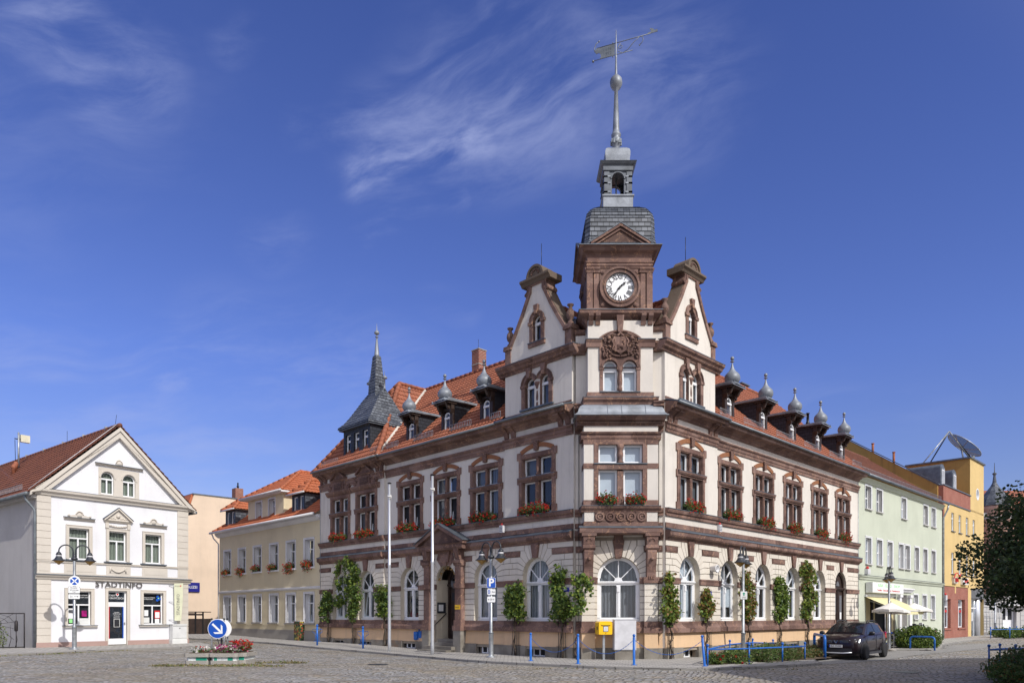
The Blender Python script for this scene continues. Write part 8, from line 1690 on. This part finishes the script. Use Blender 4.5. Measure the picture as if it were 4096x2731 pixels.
# ---------------- shop things
def parasol(label, x, y, rot, r, z, tilt=0):
    t = thing('parasol', label, 'parasol', (x, y, up(x, y)), rot, 'white parasols before the shop'); q = MB(); n = 8
    for i in range(n):
        a, b = 2*pi*i/n+pi/8, 2*pi*(i+1)/n+pi/8; f = lambda c, rr_: (rr_*cos(c)*1.15, rr_*sin(c)*1.15, z+.42*(1-rr_/r)+tilt*cos(c)*rr_)
        m_ = (a+b)/2; q.poly([(0, 0, z+.45), f(a, r*.5), f(m_, r*.46), f(b, r*.5)], 'umbrella'); q.poly([f(a, r*.5), f(a, r), (f(m_, r*.92)), f(m_, r*.46)], 'umbrella'); q.poly([f(m_, r*.46), f(m_, r*.92), f(b, r), f(b, r*.5)], 'umbrella')
        g_ = f(a, r); h_ = f(m_, r*.92); q.poly([g_, h_, (h_[0], h_[1], h_[2]-.12), (g_[0], g_[1], g_[2]-.12)], 'umbrella'); g_ = f(b, r); q.poly([h_, g_, (g_[0], g_[1], g_[2]-.12), (h_[0], h_[1], h_[2]-.12)], 'umbrella')
    obj('canopy', q, t); q = MB(); q.tube([(0, 0, 0), (0, 0, z+.5)], .022, 'anth', 8); q.lathe([(.22, 0), (.22, .06), (.04, .1)], 0, 0, 'conc', 12); obj('pole', q, t)
    q = MB()
    for i in range(8): a = 2*pi*i/8+pi/8; q.tube([(0, 0, z+.42), (r*cos(a)*1.13, r*sin(a)*1.13, z-.03+tilt*cos(a)*r)], .008, 'anth', 4)
    obj('ribs', q, t)
v = W(FR, 17.3, 2.4); parasol('sagging white parasol left of the yellow awning', v.x, v.y, .6, .78, 2.05, -.10); v = W(FR, 24.7, 1.3); parasol('white parasol right of the yellow awning', v.x, v.y, 1.0, .9, 2.08, -.05)

RR = random.Random(9)
def rack(label, u, out, w_, h, k):
    v = W(FR, u, out); z = up(v.x, v.y); t = thing('sales_rack', label, 'sales rack', (v.x, v.y, z), atan2(.7028, .7114), 'sales racks before the shop'); q = MB()
    for x in (-w_/2, w_/2):
        for y in (-.3, .3): q.box(x-.015, x+.015, y-.015, y+.015, 0, h, 'galv')
    for z_ in (.15, h*.62, h): q.box(-w_/2, w_/2, -.32, .32, z_-.03, z_, k)
    obj('frame', q, t); q = MB()
    for i in range(26): x = RR.uniform(-w_/2, w_/2); y = RR.uniform(-.28, .28); s = RR.uniform(.04, .10); z_ = RR.choice([.15, h*.62, h]); q.box(x-s, x+s, y-s, y+s, z_, z_+s*RR.uniform(.6, 2), RR.choice(['clothd', 'clothd', 'grey', 'tan', 'signblue', 'signwhite', 'pet2', 'anth']))
    obj('goods', q, t)
rack('tan topped sales table on wheels nearest the lamp', 22.6, 2.6, 1.2, .85, 'tan'); rack('dark rack of goods behind the tan table', 23.4, 1.6, 1.6, 1.05, 'anth'); rack('rack of shoes and bags at the shop doorway', 25.6, 1.3, 1.5, 1.15, 'anth'); rack('low rack of goods below the first parasol', 21.2, 1.2, 1.3, .8, 'anth')
# ---------------- car
def build_car():
    ang = atan2(-.74, -.67); cx, cy = 15.45, 33.1
    t = thing('parked_car', 'dark aubergine small crossover hatchback with roof rails parked before the arched side door', 'car', (cx, cy, -.25), ang)
    t.scale = (1.06, 1.06, 1.06)
    b = MB()
    S = [(2.05, .34, .60, .50), (2.03, .26, .72, .66), (1.97, .22, .80, .76), (1.85, .20, .88, .83), (1.55, .20, .96, .865), (1.15, .20, 1.01, .875), (.95, .20, 1.04, .88), (.3, .20, 1.03, .885), (-.6, .20, 1.05, .885), (-1.2, .21, 1.08, .885), (-1.6, .24, 1.10, .87), (-1.88, .28, 1.08, .83), (-2.0, .32, 1.0, .78), (-2.03, .40, .85, .70)]
    vs = []; n = 0
    for x, z0, z1, hw in S:
        h = z1-z0
        ring = [(hw*.80, z0), (hw*.97, z0+h*.12), (hw, z0+h*.35), (hw*.995, z0+h*.62), (hw*.965, z0+h*.84), (hw*.90, z1-.035), (hw*.78, z1), (hw*.4, z1+.022), (0, z1+.03)]
        ring = ring+[(-y, z) for y, z in ring[-2::-1]]; n = len(ring); vs += [(x, y, z) for y, z in ring]
    fs = [(i*n+j, i*n+j+1, (i+1)*n+j+1, (i+1)*n+j) for i in range(len(S)-1) for j in range(n-1)]+[list(range(n)), [(len(S)-1)*n+j for j in range(n)]]+[(i*n, (i+1)*n, (i+1)*n+n-1, i*n+n-1) for i in range(len(S)-1)]
    b.add(vs, fs, 'car', True)
    CB = [(1.08, .98, 1.05, .80, .76), (.62, .98, 1.30, .825, .69), (.22, .98, 1.475, .84, .63), (-.3, .98, 1.52, .845, .625), (-.9, .99, 1.52, .845, .62), (-1.45, 1.0, 1.48, .83, .60), (-1.78, 1.02, 1.22, .80, .66), (-1.98, 1.0, 1.06, .77, .72)]
    vs = []
    for x, z0, z1, wb, wr in CB:
        ring = [(wb, z0), (wr+.02, z1-.05), (wr-.05, z1-.01), (wr*.5, z1+.015), (0, z1+.02)]; ring += [(-y, z) for y, z in ring[-2::-1]]; n2 = len(ring); vs += [(x, y, z) for y, z in ring]
    b.add(vs, [(i*n2+j, i*n2+j+1, (i+1)*n2+j+1, (i+1)*n2+j) for i in range(len(CB)-1) for j in range(n2-1)]+[list(range(n2)), [(len(CB)-1)*n2+j for j in range(n2)]], 'car', False)
    body = obj('body', b, t)
    def cab(x):
        for a, c in zip(CB, CB[1:]):
            if c[0] <= x <= a[0]: f = (x-a[0])/(c[0]-a[0]); return [a[i]+(c[i]-a[i])*f for i in range(5)]
        return CB[-1]
    def sp(x, f, s, o=.008): _, z0, z1, wb, wr = cab(x); z1 -= .05; return (x, s*(wb+(wr+.02-wb)*f+o), z0+(z1-z0)*f+.002)
    g = MB(); g.ml = []
    MT['carwin'] = plain('tinted_car_window', (.012, .015, .018), .06, 0, 0, spec=.6)
    for s in (-1, 1):
        g.poly([sp(.80, .22, s), sp(.28, .90, s), sp(.0, .93, s), sp(-.22, .93, s), sp(-.24, .18, s)], 'carwin')
        g.poly([sp(-.31, .18, s), sp(-.29, .93, s), sp(-.8, .93, s), sp(-1.18, .88, s), sp(-1.22, .18, s)], 'carwin'); g.poly([sp(-1.28, .20, s), sp(-1.24, .86, s), sp(-1.42, .80, s), sp(-1.62, .30, s)], 'carwin')
    def tp(x, y, o=.01):
        _, z0, z1, wb, wr = cab(x); return (x+o*.5, y*wr, z1+o+.02-.035*abs(y)**2)
    ws = MB()
    for y0, y1 in ((-.93, -.45), (-.45, 0), (0, .45), (.45, .93)): ws.poly([tp(1.04, y0), tp(.62, y0), tp(.27, y0*.97), tp(.27, y1*.97), tp(.62, y1), tp(1.04, y1)], 'carwin')
    ws.poly([(-1.52, -.56, 1.47), (-1.52, .56, 1.47), (-1.80, .62, 1.26), (-1.96, .66, 1.12), (-1.96, -.66, 1.12), (-1.80, -.62, 1.26)], 'carwin')
    obj('windscreen', ws, t); obj('side_window', g, t)
    # front
    f = MB(); f.box(1.975, 2.035, -.50, .50, .66, .80, 'ink'); f.box(1.99, 2.06, -.60, .60, .30, .46, 'ink')
    for s in (-1, 1):
        for k in range(2):
            for z in (.685, .745): f.T = None; f.box(2.035, 2.042, s*(.17+k*.16), s*(.29+k*.16), z, z+.006, 'chrome'); f.box(2.035, 2.042, s*(.17+k*.16), s*(.29+k*.16), z+.03, z+.036, 'chrome'); f.box(2.035, 2.042, s*(.17+k*.16)-.003, s*(.17+k*.16)+.003, z, z+.036, 'chrome'); f.box(2.035, 2.042, s*(.29+k*.16)-.003, s*(.29+k*.16)+.003, z, z+.036, 'chrome')
    obj('grille', f, t); f = MB(); T0_ = Matrix(((0, -1, 0, 2.055), (1, 0, 0, 0), (0, 0, 1, 0), (0, 0, 0, 1)))
    f.T = T0_; f.prism([(-.085, .775), (-.045, .775), (0, .70), (.045, .775), (.085, .775), (.02, .665), (-.02, .665)], -.01, .02, 'chrome'); f.T = None; obj('badge', f, t)
    f = MB(); f.T = T0_; f.box(-.26, .26, -.035, -.02, .495, .605, 'signwhite'); f.box(-.26, -.22, -.038, -.034, .497, .603, 'signblue'); f.text('BLK M1002', .02, .55, .095, 'ink', -.036, .004, sx=.95); f.T = None; obj('number_plate', f, t)
    f = MB(); f.tube([(2.05, -.62, .30), (2.085, -.3, .27), (2.09, .3, .27), (2.05, .62, .30)], .028, 'alu', 8); obj('skid_bar', f, t)
    for s in (-1, 1):
        h = MB(); h.add([(1.99, s*.50, .79), (2.00, s*.50, .66), (1.96, s*.70, .645), (1.80, s*.835, .70), (1.72, s*.845, .83), (1.88, s*.72, .84)], [(0, 1, 2, 5), (2, 3, 4, 5)], 'chrome'); h.add([(2.005, s*.52, .775), (2.015, s*.52, .68), (1.975, s*.71, .665), (1.82, s*.845, .715), (1.75, s*.855, .81), (1.90, s*.73, .825)], [(0, 1, 2, 5), (2, 3, 4, 5)], 'glass'); h.ball((1.93, s*.62, .75), .045, 'signwhite', 8); h.ball((1.86, s*.73, .76), .04, 'signwhite', 8); obj('headlight', h, t)
        h = MB(); h.ball((1.955, s*.66, .42), .05, 'chrome', 10); h.add([(2.0, s*.52, .47), (2.01, s*.52, .37), (1.93, s*.74, .37), (1.91, s*.76, .47)], [(0, 1, 2, 3)], 'plastic'); obj('fog_light', h, t)
        h = MB(); h.lathe([(.02, .98), (.075, 1.0), (.085, 1.06), (.07, 1.12), (.02, 1.14)], .74, s*1.0, 'rim', 10, True, 0, .7, 1.35); h.tube([(.72, s*.86, 1.0), (.73, s*.96, 1.03)], .025, 'plastic', 6); obj('wing_mirror', h, t)
        h = MB(); h.tube([(.10, s*.60, 1.48), (.02, s*.60, 1.565), (-.9, s*.60, 1.575), (-1.25, s*.58, 1.51)], .022, 'plastic', 6); obj('roof_rail', h, t)
        h = MB(); h.box(-1.15, 1.25, s*.86, s*.905, .20, .30, 'plastic'); obj('sill', h, t)
        h = MB()
        for xx in (-.27, 1.0, -1.15): h.box(xx-.004, xx+.004, s*.878, s*.893, .32, .98, 'ink')
        for xx in (.0, -.95): h.box(xx-.09, xx+.09, s*.885, s*.905, .80, .83, 'car')
        obj('door_gaps', h, t)
        for xx in (1.28, -1.27):
            a = MB(); a.T = Matrix.Translation((xx, s*.85, .33)); a.ring(0, 0, .34, .42, -.055, .03, 'plastic', 18, radians(-12), radians(192)); a.disc(0, 0, .345, -.033, .0, 'ink', 24); a.T = None; obj('wheel_arch', a, t)
            w_ = MB(); w_.T = Matrix.Translation((xx, s*.87, .315)) @ Matrix.Rotation(pi/2, 4, 'X'); w_.lathe([(.20, -.11), (.30, -.11), (.318, -.08), (.318, .08), (.30, .11), (.20, .11)], 0, 0, 'rubber', 28); w_.T = None; o = obj('wheel', w_, t)
            r_ = MB(); r_.T = Matrix.Translation((xx, s*.87, .315)); y0 = s*.095
            r_.ring(0, 0, .19, .215, min(y0, y0-s*.02), max(y0, y0-s*.02), 'rim', 24); r_.disc(0, 0, .045, min(y0, y0-s*.03), max(y0, y0-s*.03), 'rim', 12); r_.disc(0, 0, .2, -.02, .02, 'ink', 20)
            for k in range(5):
                a_ = 2*pi*k/5+.3; c_, s_ = cos(a_), sin(a_)
                for dd in (-.16, .16): c2, s2 = cos(a_+dd), sin(a_+dd); r_.prism([(-.014*s_, .014*c_), (.014*s_, -.014*c_), (c2*.2+.012*s_, s2*.2-.012*c_), (c2*.2-.012*s_, s2*.2+.012*c_)], min(y0, y0-s*.02), max(y0, y0-s*.02), 'rim')
            r_.T = None; obj('rim', r_, o)
    h = MB()
    for s in (-1, 1): h.box(-2.03, -1.90, s*.62, s*.80, .80, 1.02, 'red')
    obj('tail_light', h, t)
build_car()
